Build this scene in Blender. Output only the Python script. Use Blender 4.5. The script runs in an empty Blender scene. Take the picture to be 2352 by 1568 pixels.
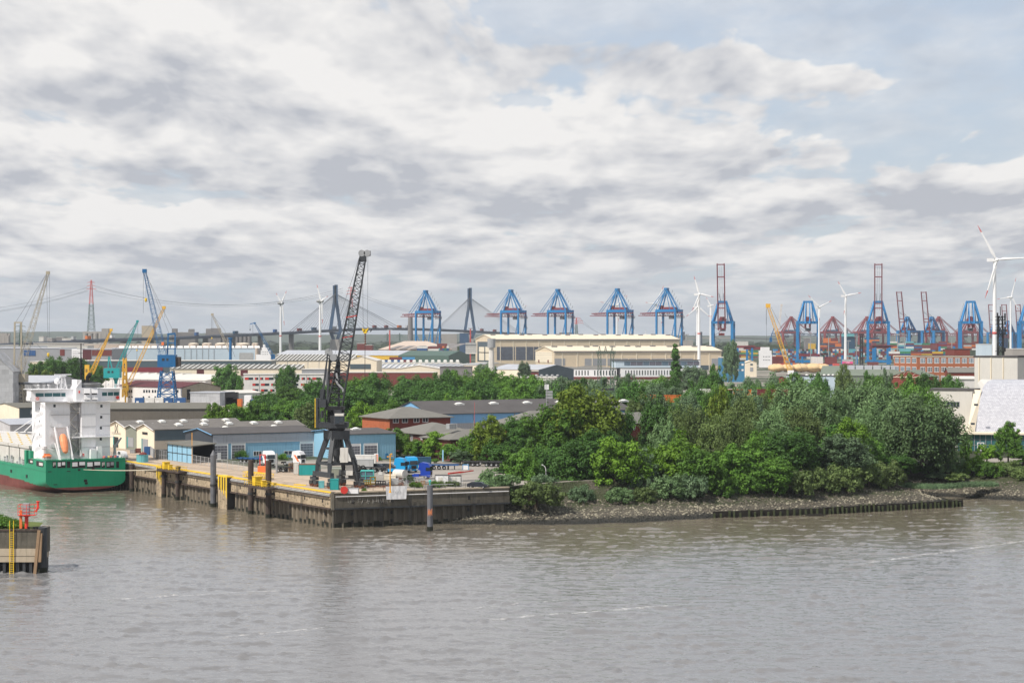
import bpy, math, random
import numpy as np
from mathutils import Vector, Matrix
R = math.radians
sc = bpy.context.scene
col = sc.collection
# camera, sun, sky, exposure
FOC = 4573.0; HX = 1176.0; HY = 775.0; CH = 41.0; GZ = 7.5
cd = bpy.data.cameras.new('camera'); cam = bpy.data.objects.new('camera', cd); col.objects.link(cam)
cam.location = (0, 0, CH); cam.rotation_euler = (R(90), 0, 0)
cd.sensor_width = 36.0; cd.lens = 36.0 * FOC / 2352.0; cd.shift_y = -(784.0 - HY) / 2352.0
cd.clip_start = 1.0; cd.clip_end = 30000
sc.camera = cam
SUN_EL = 50.0
SX, SY = -0.77, -0.64           # horizontal direction towards the sun
ln = math.hypot(SX, SY); SX /= ln; SY /= ln
sund = Vector((SX * math.cos(R(SUN_EL)), SY * math.cos(R(SUN_EL)), math.sin(R(SUN_EL))))
sl = bpy.data.lights.new('sun', 'SUN'); so = bpy.data.objects.new('sun', sl); col.objects.link(so)
sl.energy = 5.0; sl.angle = R(1.5); sl.color = (1.0, 0.93, 0.84)
so.rotation_euler = (-sund).to_track_quat('-Z', 'Y').to_euler()
sc.view_settings.view_transform = 'Standard'; sc.view_settings.look = 'None'
sc.view_settings.exposure = 0.0; sc.view_settings.gamma = 1.0
sc.cycles.use_denoising = True
sc.cycles.max_bounces = 6; sc.cycles.transparent_max_bounces = 12
sc.cycles.volume_bounces = 0
sc.cycles.sample_clamp_indirect = 4.0
class NT:
 """tiny node-tree writer"""
 def __init__(s, nt): s.nt = nt; s.nodes = nt.nodes; s.links = nt.links
 def n(s, t, **kw):
  nd = s.nodes.new(t)
  for k, v in kw.items(): setattr(nd, k, v)
  return nd
 def put(s, sock, v):
  if isinstance(v, bpy.types.NodeSocket): s.links.new(v, sock)
  elif isinstance(v, (tuple, list)) and len(v) == 3 and sock.type == 'RGBA': sock.default_value = (*v, 1)
  else: sock.default_value = v
 def m(s, op, a, b=None, c=None, clamp=False):
  nd = s.n('ShaderNodeMath', operation=op, use_clamp=clamp)
  s.put(nd.inputs[0], a)
  if b is not None: s.put(nd.inputs[1], b)
  if c is not None: s.put(nd.inputs[2], c)
  return nd.outputs[0]
 def mix(s, f, a, b, blend='MIX'):
  nd = s.n('ShaderNodeMix', data_type='RGBA', blend_type=blend)
  s.put(nd.inputs[0], f); s.put(nd.inputs[6], a); s.put(nd.inputs[7], b)
  return nd.outputs[2]
 def sm(s, v, a, b, lo=0.0, hi=1.0):
  nd = s.n('ShaderNodeMapRange', interpolation_type='SMOOTHSTEP')
  s.put(nd.inputs[0], v); s.put(nd.inputs[1], a); s.put(nd.inputs[2], b); s.put(nd.inputs[3], lo); s.put(nd.inputs[4], hi)
  return nd.outputs[0]
 def comb(s, x, y, z):
  nd = s.n('ShaderNodeCombineXYZ')
  for i, v in enumerate((x, y, z)): s.put(nd.inputs[i], v)
  return nd.outputs[0]
 def noise(s, vec, scale, detail=4, rough=0.55, dist=0.0, lac=2.0):
  nd = s.n('ShaderNodeTexNoise')
  s.links.new(vec, nd.inputs['Vector'])
  nd.inputs['Scale'].default_value = scale; nd.inputs['Detail'].default_value = detail
  nd.inputs['Roughness'].default_value = rough; nd.inputs['Distortion'].default_value = dist
  nd.inputs['Lacunarity'].default_value = lac
  return nd.outputs['Fac']
w = bpy.data.worlds.new("World"); sc.world = w; w.use_nodes = True
def build_world():
 t = NT(w.node_tree); t.nodes.clear()
 out = t.n('ShaderNodeOutputWorld'); bg = t.n('ShaderNodeBackground'); bg.inputs[1].default_value = 0.1
 sky = t.n('ShaderNodeTexSky', sky_type='NISHITA'); sky.sun_disc = False
 sky.sun_elevation = R(SUN_EL); sky.sun_rotation = math.atan2(SX, SY)
 tc = t.n('ShaderNodeTexCoord'); sp = t.n('ShaderNodeSeparateXYZ'); t.links.new(tc.outputs['Generated'], sp.inputs[0])
 x, y, z = sp.outputs
 az = t.m('ARCTAN2', x, y); el = t.m('MAXIMUM', t.m('ARCSINE', z), 0.0)
 # cloud deck seen in perspective: the cells shrink and flatten towards the horizon
 inv = t.m('DIVIDE', 1.0, t.m('ADD', el, 0.10))
 U = t.m('MULTIPLY', az, t.m('DIVIDE', 1.75, t.m('ADD', el, 0.24)))
 def field(dv, det):
  e2 = t.m('ADD', el, dv)
  i2 = t.m('DIVIDE', 1.0, t.m('ADD', e2, 0.10))
  v = t.comb(t.m('MULTIPLY', U, 1.75), t.m('MULTIPLY', i2, 0.8), 3.7)
  vo = t.n('ShaderNodeTexVoronoi', voronoi_dimensions='2D', feature='F1'); vo.inputs['Scale'].default_value = 3.6; vo.inputs['Detail'].default_value = 2.0; vo.inputs['Roughness'].default_value = .55; t.links.new(v, vo.inputs['Vector'])
  return t.m('MULTIPLY_ADD', t.m('SUBTRACT', .42, vo.outputs['Distance']), .16, t.noise(v, 1.5, det, 0.53, 0.5))
 n0 = field(0.0, 9); n1 = field(0.010, 5); n3 = field(-0.012, 4)
 def blobs(L):
  acc = None
  for (px, py, sx_, sy_, a) in L:
   A = (px - 1176) / 4573.0; E = (775 - py) / 4573.0
   dx = t.m('DIVIDE', t.m('SUBTRACT', az, A), sx_ / 4573.0); dy = t.m('DIVIDE', t.m('SUBTRACT', el, E), sy_ / 4573.0)
   q = t.m('ADD', t.m('MULTIPLY', dx, dx), t.m('MULTIPLY', dy, dy))
   g = t.m('MULTIPLY', t.m('EXPONENT', t.m('MULTIPLY', q, -1.0)), a)
   acc = g if acc is None else t.m('ADD', acc, g)
  return acc
 cover = blobs([(350, 150, 700, 200, .20), (1300, 330, 500, 100, .16), (700, 330, 700, 200, .14), (1800, 370, 190, 60, .10), (2150, 470, 330, 50, .13),
     (1500, 50, 420, 70, -.22), (2250, 130, 620, 190, -.30), (2100, 370, 250, 60, -.10), (1600, 460, 200, 50, .12), (1800, 165, 330, 55, .16), (2080, 205, 160, 25, .16), (1650, 75, 260, 20, .12), (1200, 560, 1800, 90, .10), (2340, 360, 60, 50, .2),
     (1690, 180, 260, 30, .16), (1450, 130, 420, 35, .12), (1950, 210, 120, 20, .14), (100, 190, 500, 30, .05), (1200, 235, 180, 25, -.08)])
 lightb = blobs([(90, 160, 260, 60, .6), (60, 50, 160, 50, .4), (500, 60, 380, 60, .35), (720, 190, 90, 45, .8), (1480, 260, 260, 50, .6), (1180, 290, 330, 60, .4), (1620, 430, 90, 22, .5), (1830, 320, 70, 40, .4),
     (300, 225, 320, 50, -.65), (650, 265, 170, 30, -.25), (1550, 355, 260, 28, -.6), (950, 370, 200, 26, -.35), (560, 430, 260, 28, -.6), (850, 385, 180, 28, -.35), (1000, 450, 300, 25, -.3), (1650, 520, 260, 24, -.4), (1150, 300, 100, 30, .2)])
 dens = t.m('ADD', t.m('SUBTRACT', n0, 0.38), cover)
 mask = t.sm(dens, -0.04, 0.09)
 edge = t.m('SUBTRACT', n0, n1)                       # thin above = lit top
 under = t.m('SUBTRACT', n3, n0)                      # thin below = grey base
 lit = t.m('ADD', t.m('MULTIPLY', edge, 3.0), t.m('MULTIPLY', under, 1.6))
 soft = t.noise(t.comb(t.m('MULTIPLY', U, 1.2), t.m('MULTIPLY', inv, 0.7), 9.1), 1.6, 6, 0.6)
 lit = t.m('ADD', t.m('ADD', lit, t.m('MULTIPLY', t.m('SUBTRACT', soft, 0.5), 1.5)), t.m('ADD', t.m('MULTIPLY', lightb, 0.66), 0.52))
 lit = t.m('ADD', lit, t.m('MULTIPLY', t.sm(el, 0.085, 0.0), -0.16))
 lit = t.m('MINIMUM', t.m('MAXIMUM', lit, 0.0), 1.0)
 lit = t.m('POWER', lit, 0.85)
 mask = t.m('MAXIMUM', mask, t.m('MULTIPLY', t.sm(soft, .38, .62), .45))
 cloud = t.mix(lit, (5.15, 5.35, 5.85), (9.1, 8.95, 8.8))
 blue = t.mix(t.sm(el, 0.02, 0.22), (6.1, 6.8, 7.7), (5.9, 6.8, 8.2))
 blue = t.mix(t.sm(el, 0.2, 1.0), blue, (4.2, 5.4, 7.6))
 blue = t.mix(0.25, blue, sky.outputs[0])
 c = t.mix(mask, blue, cloud)
 haze = t.sm(el, 0.045, 0.0)
 c = t.mix(t.m('MULTIPLY', haze, 0.75), c, (5.75, 6.25, 6.85))
 c = t.mix(1.0, c, t.mix(t.sm(el, .7, 1.3), (1, 1, 1), (.6, .62, .66)), 'MULTIPLY')
 t.put(bg.inputs[0], c); t.links.new(bg.outputs[0], out.inputs[0])
build_world()
# helpers
def px2(frame, x, y):
 ox, oy, k = FRM[frame]; return ox + x * k, oy + y * k
FRM = {'A': (0, 612.5, .1823), '1': (0, 796.2, .2344), '3': (214.4, 857.5, .2343), '4': (551.2, 918.7, .2148), '5': (673.7, 551.2, .2149),
  '6': (673.7, 857.5, .1954), '7': (796.2, 1010.6, .1562), '8': (398.1, 612.5, .1954), 'B1': (796.2, 643.1, .1823), 'B2': (1163.7, 643.1, .2214),
  'B3': (1561.8, 581.9, .2148), 'B4': (1959.9, 490, .2734), 'B5': (796.2, 857.5, .1823), 'B6': (1163.7, 857.5, .2148), 'B7': (1531.2, 826.8, .2343),
  'B8': (1959.9, 857.5, .2148), 'B9': (1163.7, 735, .1562), 'B10': (1776.2, 704.4, .1302), 'W': (0, 1102.5, .1823), 'P': (0, 0, 1.0)}
def at(f, x, y, Y):
 """world point seen at a spot of crop f, at depth Y"""
 px, py = px2(f, x, y); return Vector(((px - HX) / FOC * Y, Y, CH - (py - HY) / FOC * Y))
def gp(f, x, y, z=GZ):
 """world point seen at a spot of crop f, at height z"""
 px, py = px2(f, x, y); return at(f, x, y, FOC * (CH - z) / (py - HY))
class MB:
 def __init__(s): s.v = []; s.f = []; s.mi = []
 def add(s, vs, fs, m=0):
  o = len(s.v); s.v.extend([tuple(p) for p in vs]); s.f.extend([[o + i for i in f] for f in fs]); s.mi.extend([m] * len(fs)); return s
 def box(s, x0, x1, y0, y1, z0, z1, m=0):
  return s.add([(x0, y0, z0), (x1, y0, z0), (x1, y1, z0), (x0, y1, z0), (x0, y0, z1), (x1, y0, z1), (x1, y1, z1), (x0, y1, z1)],
      [(0, 3, 2, 1), (4, 5, 6, 7), (0, 1, 5, 4), (1, 2, 6, 5), (2, 3, 7, 6), (3, 0, 4, 7)], m)
 def rot(s, x0, x1, y0, y1, z0, z1, M, m=0):
  o = len(s.v); s.box(x0, x1, y0, y1, z0, z1, m)
  for i in range(o, len(s.v)): s.v[i] = tuple(M @ Vector(s.v[i]))
  return s
 def beam(s, p, q, w, h=None, m=0, up=(0, 0, 1), w2=None, h2=None):
  p = Vector(p); q = Vector(q); d = (q - p)
  if d.length < 1e-6: return s
  d.normalize(); u = Vector(up)
  if abs(d.dot(u)) > 0.97: u = Vector((1, 0, 0)) if abs(d.x) < 0.9 else Vector((0, 1, 0))
  a = d.cross(u).normalized(); b = a.cross(d)
  h = w if h is None else h; w2 = w if w2 is None else w2; h2 = (h if w2 == w else h * w2 / w) if h2 is None else h2
  P = [p + a * (i * w / 2) + b * (j * h / 2) for i, j in ((-1, -1), (1, -1), (1, 1), (-1, 1))]
  Q = [q + a * (i * w2 / 2) + b * (j * h2 / 2) for i, j in ((-1, -1), (1, -1), (1, 1), (-1, 1))]
  return s.add(P + Q, [(0, 3, 2, 1), (4, 5, 6, 7), (0, 1, 5, 4), (1, 2, 6, 5), (2, 3, 7, 6), (3, 0, 4, 7)], m)
 def tube(s, p, q, r, r2=None, n=10, m=0, caps=True):
  p = Vector(p); q = Vector(q); d = (q - p).normalized(); u = Vector((0, 0, 1)) if abs(d.z) < .9 else Vector((1, 0, 0))
  a = d.cross(u).normalized(); b = a.cross(d); r2 = r if r2 is None else r2
  vs = []
  for c, rr in ((p, r), (q, r2)):
   for i in range(n):
    t = 2 * math.pi * i / n; vs.append(c + a * (math.cos(t) * rr) + b * (math.sin(t) * rr))
  fs = [(i, (i + 1) % n, n + (i + 1) % n, n + i) for i in range(n)]
  if caps: fs += [tuple(range(n))[::-1], tuple(range(n, 2 * n))]
  return s.add(vs, fs, m)
 def lathe(s, c, prof, n=14, m=0):
  c = Vector(c); vs = []
  for r, z in prof:
   for i in range(n):
    t = 2 * math.pi * i / n; vs.append(c + Vector((math.cos(t) * r, math.sin(t) * r, z)))
  fs = []
  for k in range(len(prof) - 1):
   for i in range(n):
    j = (i + 1) % n; fs.append((k * n + i, k * n + j, (k + 1) * n + j, (k + 1) * n + i))
  fs += [tuple(range(n))[::-1], tuple(range((len(prof) - 1) * n, len(prof) * n))]
  return s.add(vs, fs, m)
 def prism(s, poly, z0, z1, m=0):
  n = len(poly); vs = [(x, y, z0) for x, y in poly] + [(x, y, z1) for x, y in poly]
  return s.add(vs, [tuple(range(n))[::-1], tuple(range(n, 2 * n))] + [(i, (i + 1) % n, n + (i + 1) % n, n + i) for i in range(n)], m)
 def xprism(s, prof, y0, y1, m=0):
  """profile in (x,z) pushed along y"""
  n = len(prof); vs = [(x, y0, z) for x, z in prof] + [(x, y1, z) for x, z in prof]
  return s.add(vs, [tuple(range(n)), tuple(range(n, 2 * n))[::-1]] + [(i, n + i, n + (i + 1) % n, (i + 1) % n) for i in range(n)], m)
 def yprism(s, prof, x0, x1, m=0):
  """profile in (y,z) pushed along x"""
  n = len(prof); vs = [(x0, y, z) for y, z in prof] + [(x1, y, z) for y, z in prof]
  return s.add(vs, [tuple(range(n))[::-1], tuple(range(n, 2 * n))] + [(i, (i + 1) % n, n + (i + 1) % n, n + i) for i in range(n)], m)
 def quad(s, *p, m=0): return s.add(p, [tuple(range(len(p)))], m)
 def lattice(s, p, q, w0, h0, w1, h1, n, r, m=0, up=(0, 0, 1), cross=False):
  """square lattice girder from p to q"""
  p = Vector(p); q = Vector(q); d = (q - p).normalized(); u = Vector(up)
  if abs(d.dot(u)) > 0.97: u = Vector((0, 1, 0))
  a = d.cross(u).normalized(); b = a.cross(d).normalized()
  def ring(t):
   c = p.lerp(q, t); ww = (w0 + (w1 - w0) * t) / 2; hh = (h0 + (h1 - h0) * t) / 2
   return [c + a * (i * ww) + b * (j * hh) for i, j in ((-1, -1), (1, -1), (1, 1), (-1, 1))]
  A = ring(0); B = ring(1)
  for k in range(4): s.beam(A[k], B[k], r * 1.7, m=m)
  for i in range(n):
   A = ring(i / n); B = ring((i + 1) / n)
   for k in range(4):
    j = (k + 1) % 4
    if i: s.beam(A[k], A[j], r, m=m)
    if cross: s.beam(A[k], B[j], r, m=m); s.beam(A[j], B[k], r, m=m)
    elif (i + k) % 2: s.beam(A[k], B[j], r, m=m)
    else: s.beam(A[j], B[k], r, m=m)
  return s
 def blob(s, c, rx, ry, rz, seed=0, n=8, m=0, amp=.25):
  rnd = random.Random(seed); c = Vector(c); vs = []; k = max(4, n // 2)
  for i in range(k + 1):
   ph = math.pi * i / k
   for j in range(n):
    th = 2 * math.pi * j / n; q = 1 + rnd.uniform(-amp, amp)
    vs.append(c + Vector((math.sin(ph) * math.cos(th) * rx * q, math.sin(ph) * math.sin(th) * ry * q, math.cos(ph) * rz * q)))
  fs = [(i * n + j, (i + 1) * n + j, (i + 1) * n + (j + 1) % n, i * n + (j + 1) % n) for i in range(k) for j in range(n)]
  return s.add(vs, fs, m)
 def build(s, name, mats, parent=None, off=None, smooth=False):
  me = bpy.data.meshes.new(name); v = np.array(s.v, dtype=np.float64).reshape(-1, 3)
  if off is not None: v = v - np.array(off)
  me.from_pydata(v.tolist(), [], s.f)
  if not isinstance(mats, (list, tuple)): mats = [mats]
  for x in mats: me.materials.append(M(x) if isinstance(x, str) else x)
  if len(mats) > 1: me.polygons.foreach_set('material_index', s.mi)
  if smooth: me.polygons.foreach_set('use_smooth', [True] * len(me.polygons))
  me.update()
  o = bpy.data.objects.new(name, me); col.objects.link(o)
  if parent is not None: o.parent = parent
  return o
def tag(o, label=None, cat=None, group=None, kind=None):
 if label: o['label'] = label
 if cat: o['category'] = cat
 if group: o['group'] = group
 if kind: o['kind'] = kind
 return o
class Thing:
 """an Empty at the thing's base; parts are given in world coordinates unless local=True"""
 def __init__(s, name, label, cat, loc, rz=0.0, group=None, local=False):
  s.e = bpy.data.objects.new(name, None); s.e.empty_display_size = .5; col.objects.link(s.e)
  s.loc = Vector(loc); s.e.location = s.loc; s.e.rotation_euler = (0, 0, rz); s.local = local
  tag(s.e, label, cat, group)
 def part(s, name, mb, mats, parent=None, label=None, smooth=False):
  o = mb.build(name, mats, parent or s.e, None if s.local else s.loc, smooth)
  if label: o['label'] = label
  return o
def kids(o): return [c for c in bpy.data.objects if c.parent == o]
def copy_tree(src, loc=None, rz=None, label=None, group=None, scale=None):
 tree = CT.get(src.name)
 if tree is None:
  tree = CT[src.name] = [(c, kids(c)) for c in kids(src)]
 r = src.copy(); col.objects.link(r)
 for c, gs in tree:
  k = c.copy(); col.objects.link(k); k.parent = r
  for g in gs:
   h = g.copy(); col.objects.link(h); h.parent = k
 if loc is not None: r.location = loc
 if rz is not None: r.rotation_euler = (0, 0, rz)
 if scale is not None: r.scale = scale
 if label: r['label'] = label
 if group: r['group'] = group
 return r
CT = {}
# materials
MATS = {}
def M(name):
 if name in MATS: return MATS[name]
 raise KeyError(name)
def srgb(r, g, b):
 f = lambda c: ((c / 255 + .055) / 1.055) ** 2.4 if c > 10 else c / 255 / 12.92
 return (f(r), f(g), f(b))
def mat(name, c, rough=.7, var=.12, sc_=.35, metal=0.0, rust=0.0, rustc=(.12, .05, .025), streak=0.0, corr=0.0, corrax=0, bump=0.0, bsc=3.0, spec=.3, glass=False, tile=None, tilec=(.6, .6, .6)):
 """painted metal, render, concrete ...: base colour with patchy wear, vertical streaks, rust and profiled sheet"""
 m = bpy.data.materials.new(name); m.use_nodes = True; t = NT(m.node_tree); b = t.nodes['Principled BSDF']
 tc = t.n('ShaderNodeTexCoord'); P = tc.outputs['Object']
 sp = t.n('ShaderNodeSeparateXYZ'); t.links.new(P, sp.inputs[0])
 n = t.noise(P, sc_, 6, .6)
 k = t.m('MULTIPLY_ADD', t.m('SUBTRACT', n, .5), var * 3.2, 1.0)
 if streak:
  sv = t.comb(t.m('MULTIPLY', sp.outputs[0], 1.3), t.m('MULTIPLY', sp.outputs[1], 1.3), t.m('MULTIPLY', sp.outputs[2], .12))
  s2 = t.sm(t.noise(sv, 1.6, 5, .65), .48, .75)
  k = t.m('MULTIPLY', k, t.m('MULTIPLY_ADD', s2, -streak, 1.0))
 cc = t.n('ShaderNodeVectorMath', operation='SCALE'); cc.inputs[0].default_value = c; t.links.new(k, cc.inputs[3])
 colr = cc.outputs[0]
 if tile:
  br = t.n('ShaderNodeTexBrick'); vv = t.comb(t.m('ADD', sp.outputs[0], sp.outputs[1]), sp.outputs[2], 0.0); t.links.new(vv, br.inputs[0])
  br.inputs['Scale'].default_value = 1.0; br.inputs['Brick Width'].default_value = tile[0]; br.inputs['Row Height'].default_value = tile[1]
  br.inputs['Mortar Size'].default_value = tile[2]; br.inputs['Color1'].default_value = (1, 1, 1, 1); br.inputs['Color2'].default_value = (.72, .72, .72, 1); br.inputs['Mortar'].default_value = (*tilec, 1)
  colr = t.mix(1.0, colr, br.outputs[0], 'MULTIPLY')
 if rust:
  rn = t.sm(t.noise(P, sc_ * 2.7, 8, .7), .72 - rust * .35, .80 - rust * .3)
  colr = t.mix(rn, colr, rustc)
 t.links.new(colr, b.inputs['Base Color'])
 b.inputs['Roughness'].default_value = rough; b.inputs['Metallic'].default_value = metal
 b.inputs['Specular IOR Level'].default_value = spec
 hts = None
 if corr:
  wv = t.m('SINE', t.m('MULTIPLY', sp.outputs[corrax], 2 * math.pi / corr)); hts = t.m('MULTIPLY', wv, .5)
 if bump:
  bn = t.noise(P, bsc, 5, .6); hts = t.m('MULTIPLY', bn, bump) if hts is None else t.m('ADD', hts, t.m('MULTIPLY', bn, bump))
 if hts is not None:
  bp = t.n('ShaderNodeBump'); bp.inputs['Strength'].default_value = .6; bp.inputs['Distance'].default_value = .06 if corr else .1
  t.links.new(hts, bp.inputs['Height']); t.links.new(bp.outputs[0], b.inputs['Normal'])
 MATS[name] = m; return m
# material palette
mat('concrete', srgb(178, 165, 145), .85, .16, .5, streak=.35, bump=.4)
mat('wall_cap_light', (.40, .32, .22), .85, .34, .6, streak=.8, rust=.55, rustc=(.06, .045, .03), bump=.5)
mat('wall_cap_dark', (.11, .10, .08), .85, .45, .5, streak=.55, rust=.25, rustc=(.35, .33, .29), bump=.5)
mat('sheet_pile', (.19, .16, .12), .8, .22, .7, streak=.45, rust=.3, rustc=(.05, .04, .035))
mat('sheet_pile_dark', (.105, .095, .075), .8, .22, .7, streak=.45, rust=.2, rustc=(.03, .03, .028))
mat('tide_weed', (.018, .02, .013), .9, .3, 1.2)
mat('apron', (.42, .335, .255), .9, .30, .12, bump=.2, rust=.35, rustc=(.17, .13, .10))
mat('asphalt', (.30, .275, .245), .9, .28, .10, bump=.2, rust=.35, rustc=(.10, .09, .08))
mat('rail', (.10, .07, .05), .6, .2)
mat('yellow', (.78, .52, .03), .5, .14, 1.2, rust=.2)
mat('yellow_crane', (.72, .42, .05), .5, .12, .6, rust=.15)
mat('black', (.018, .018, .02), .5, .2)
mat('rubber', (.022, .022, .022), .85, .2)
mat('dark_steel', (.045, .048, .052), .5, .2, .5, streak=.35, rust=.22)
mat('crane_grey', (.050, .055, .062), .5, .18, .4, streak=.4, rust=.2)
mat('steel', (.32, .33, .34), .5, .12, .6, streak=.3)
mat('pile_steel', (.14, .145, .16), .55, .25, .5, streak=.4, rust=.25)
mat('pile_rust', (.075, .055, .045), .8, .35, .6, streak=.4)
mat('galv', (.45, .46, .47), .5, .12, .8)
mat('white', (.80, .80, .81), .45, .05, .3, streak=.10)
mat('white_ship', (.88, .88, .90), .4, .04, .25, streak=.09)
mat('white_dirty', (.62, .60, .56), .6, .12, .4, streak=.3, rust=.18)
mat('cream', (.76, .68, .54), .7, .06, .3, streak=.14)
mat('cream_hall', (.66, .55, .40), .6, .06, .06, streak=.12)
mat('cream_roof', (.72, .63, .49), .6, .08, .08, streak=.1)
mat('hull_green', (.012, .27, .14), .35, .12, .2, streak=.18)
mat('hull_red', (.17, .055, .045), .6, .3, .4, streak=.3, rust=.2)
mat('orange', (.80, .20, .06), .45, .08)
mat('boat_orange', (.82, .30, .14), .45, .08)
mat('red', (.55, .04, .03), .5, .12, rust=.1)
mat('red_bright', (.75, .06, .04), .45, .06)
mat('pink', (.75, .09, .28), .5, .06)
mat('container_red', (.17, .035, .035), .6, .15, .5, streak=.3, corr=.28, rust=.15)
mat('container_brown', (.19, .05, .045), .6, .15, .5, streak=.3, corr=.28, rust=.2)
mat('container_blue', (.03, .10, .26), .6, .15, .5, streak=.25, corr=.28, rust=.15)
mat('container_sky', (.05, .25, .50), .6, .12, .5, streak=.2, corr=.28)
mat('container_cyan', (.14, .42, .46), .6, .12, .5, streak=.2, corr=.28)
mat('container_white', (.70, .69, .66), .6, .10, .5, streak=.25, corr=.28, rust=.12)
mat('container_grey', (.42, .43, .43), .6, .10, .5, streak=.25, corr=.28, rust=.12)
mat('container_orange', (.62, .17, .04), .6, .12, .5, streak=.25, corr=.28, rust=.12)
mat('container_green', (.04, .22, .10), .6, .12, .5, streak=.25, corr=.28)
mat('container_teal', (.02, .30, .30), .55, .12, .5, streak=.25, corr=.28, rust=.1)
mat('container_yellow', (.60, .38, .04), .6, .12, .5, streak=.2, corr=.28)
mat('container_navy', (.02, .07, .13), .6, .12, .5, streak=.25, corr=.28)
mat('teal', (.02, .27, .27), .5, .1, .6)
mat('turquoise', (.08, .48, .45), .5, .1)
mat('crane_teal', (.02, .33, .34), .5, .1, .3)
mat('crane_blue', (.012, .12, .30), .45, .15, .2, streak=.2)
mat('gantry_blue', (.006, .18, .44), .45, .12, .05, streak=.15)
mat('gantry_red', (.19, .03, .04), .5, .15, .1)
mat('gantry_pink', (.28, .045, .05), .5, .12, .1)
mat('gantry_steel', (.11, .12, .14), .5, .15, .2)
mat('crane_beige', (.38, .34, .26), .6, .15, .4, rust=.2)
mat('wall_blue', (.26, .49, .66), .6, .06, .25, streak=.18, corr=.5)
mat('wall_blue_deep', (.045, .19, .33), .55, .06, .2, streak=.1, corr=.6)
mat('wall_sky', (.20, .42, .68), .55, .05, .2, streak=.12)
mat('door_blue', (.03, .20, .42), .55, .06)
mat('fascia_grey', (.42, .43, .47), .55, .08, .3, streak=.2, corr=.3)
mat('dark_cladding', (.045, .055, .07), .6, .12, .4, corr=.4)
mat('slate_cladding', (.07, .10, .12), .5, .1, .4, corr=.5)
mat('olive_cladding', (.22, .24, .20), .6, .1, .3, corr=.4)
mat('beige_wall', (.44, .39, .32), .7, .1, .3, streak=.2)
mat('roof_felt', (.085, .08, .08), .85, .2, .25, bump=.2)
mat('roof_fibre', (.155, .145, .135), .85, .22, .4, streak=.3, corr=.45, corrax=0, rust=.2, rustc=(.08, .08, .05))
mat('roof_fibre2', (.21, .20, .185), .85, .18, .4, streak=.3, corr=.45, corrax=0)
mat('roof_grey', (.17, .165, .15), .85, .13, .3, bump=.2)
mat('roof_brown', (.15, .145, .125), .85, .13, .3, corr=.6)
mat('shed_brown', (.145, .13, .11), .7, .1, .3, streak=.2, corr=.5)
mat('roof_light', (.62, .60, .56), .6, .1, .12, streak=.12)
mat('roof_metal', (.42, .44, .48), .5, .12, .1, streak=.2, corr=1.2)
mat('roof_green', (.16, .19, .15), .7, .12, .1)
mat('roof_maroon', (.10, .025, .03), .7, .12, .3, corr=.5)
mat('white_render', (.68, .66, .64), .75, .07, .25, streak=.22)
mat('wrap', (.47, .48, .50), .6, .16, .25, streak=.25, tile=(3.5, 2.2, .035), tilec=(.65, .65, .68), bump=.3)
mat('brick_sunlit', (.46, .135, .06), .85, .12, .6, tile=(.5, .16, .02), tilec=(.75, .8, .85))
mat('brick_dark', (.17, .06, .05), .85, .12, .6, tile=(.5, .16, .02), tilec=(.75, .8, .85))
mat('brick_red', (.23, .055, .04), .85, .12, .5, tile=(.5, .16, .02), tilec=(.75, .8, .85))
mat('brick_far', (.33, .115, .055), .8, .1, .15, streak=.1)
mat('brick_maroon', (.16, .04, .035), .8, .1, .2)
mat('frame_white', (.78, .78, .78), .5, .03)
mat('glass', (.025, .035, .045), .08, .3, .6, spec=.6)
mat('glass_blue', (.10, .15, .20), .15, .3, .5, spec=.6)
mat('glass_dim', (.12, .12, .15), .25, .25, .3, spec=.5)
mat('glass_teal', (.03, .12, .13), .1, .2, .4, spec=.6)
mat('skylight', (.75, .75, .72), .4, .05)
mat('sectional', (.17, .17, .20), .35, .15, .8)
mat('grey_panel', (.30, .31, .33), .6, .08, .2, corr=.8, streak=.15)
mat('hall_window', (.10, .115, .15), .4, .25, .12, tile=(3.0, 1.2, .05), tilec=(1.6, 1.6, 1.5))
mat('white_blue', (.50, .60, .68), .6, .05, .2)
mat('silo', (.33, .31, .29), .8, .08, .05, streak=.2)
mat('silo_dark', (.20, .19, .19), .8, .1, .05, streak=.2)
mat('tank', (.52, .43, .36), .7, .06, .08, streak=.1)
mat('bridge', (.085, .10, .13), .7, .12, .03)
mat('bridge_pylon', (.04, .09, .17), .5, .08, .03)
mat('mast_red', (.55, .10, .09), .6, .05)
mat('mast_green', (.07, .12, .10), .6, .05)
mat('turbine', (.78, .79, .80), .4, .02)
mat('grating', (.05, .05, .055), .7, .2)
mat('sand', (.62, .45, .25), .9, .2, .2, bump=.5)
mat('pale_clad', (.60, .58, .54), .6, .05, .2, streak=.12)
mat('timber', (.30, .20, .12), .85, .2, 1.0)
mat('rust', (.16, .06, .035), .9, .3, 1.0)
mat('truck_blue', (.015, .30, .62), .35, .05)
mat('truck_navy', (.012, .05, .36), .35, .05)
mat('car_dark', (.02, .024, .035), .25, .1, spec=.6)
mat('car_silver', (.45, .46, .47), .3, .05, metal=.3)
mat('trunk', (.07, .055, .04), .95, .3, 2.0)
mat('trunk_birch', (.42, .40, .36), .9, .4, 2.0)
mat('cable', (.12, .13, .15), .6, .1)
mat('rope', (.55, .50, .40), .9, .1)
mat('lamp_yellow', (.80, .38, .03), .5, .05)
mat('sandy_grass', (.10, .13, .035), .95, .35, .3, bump=.5)
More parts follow.
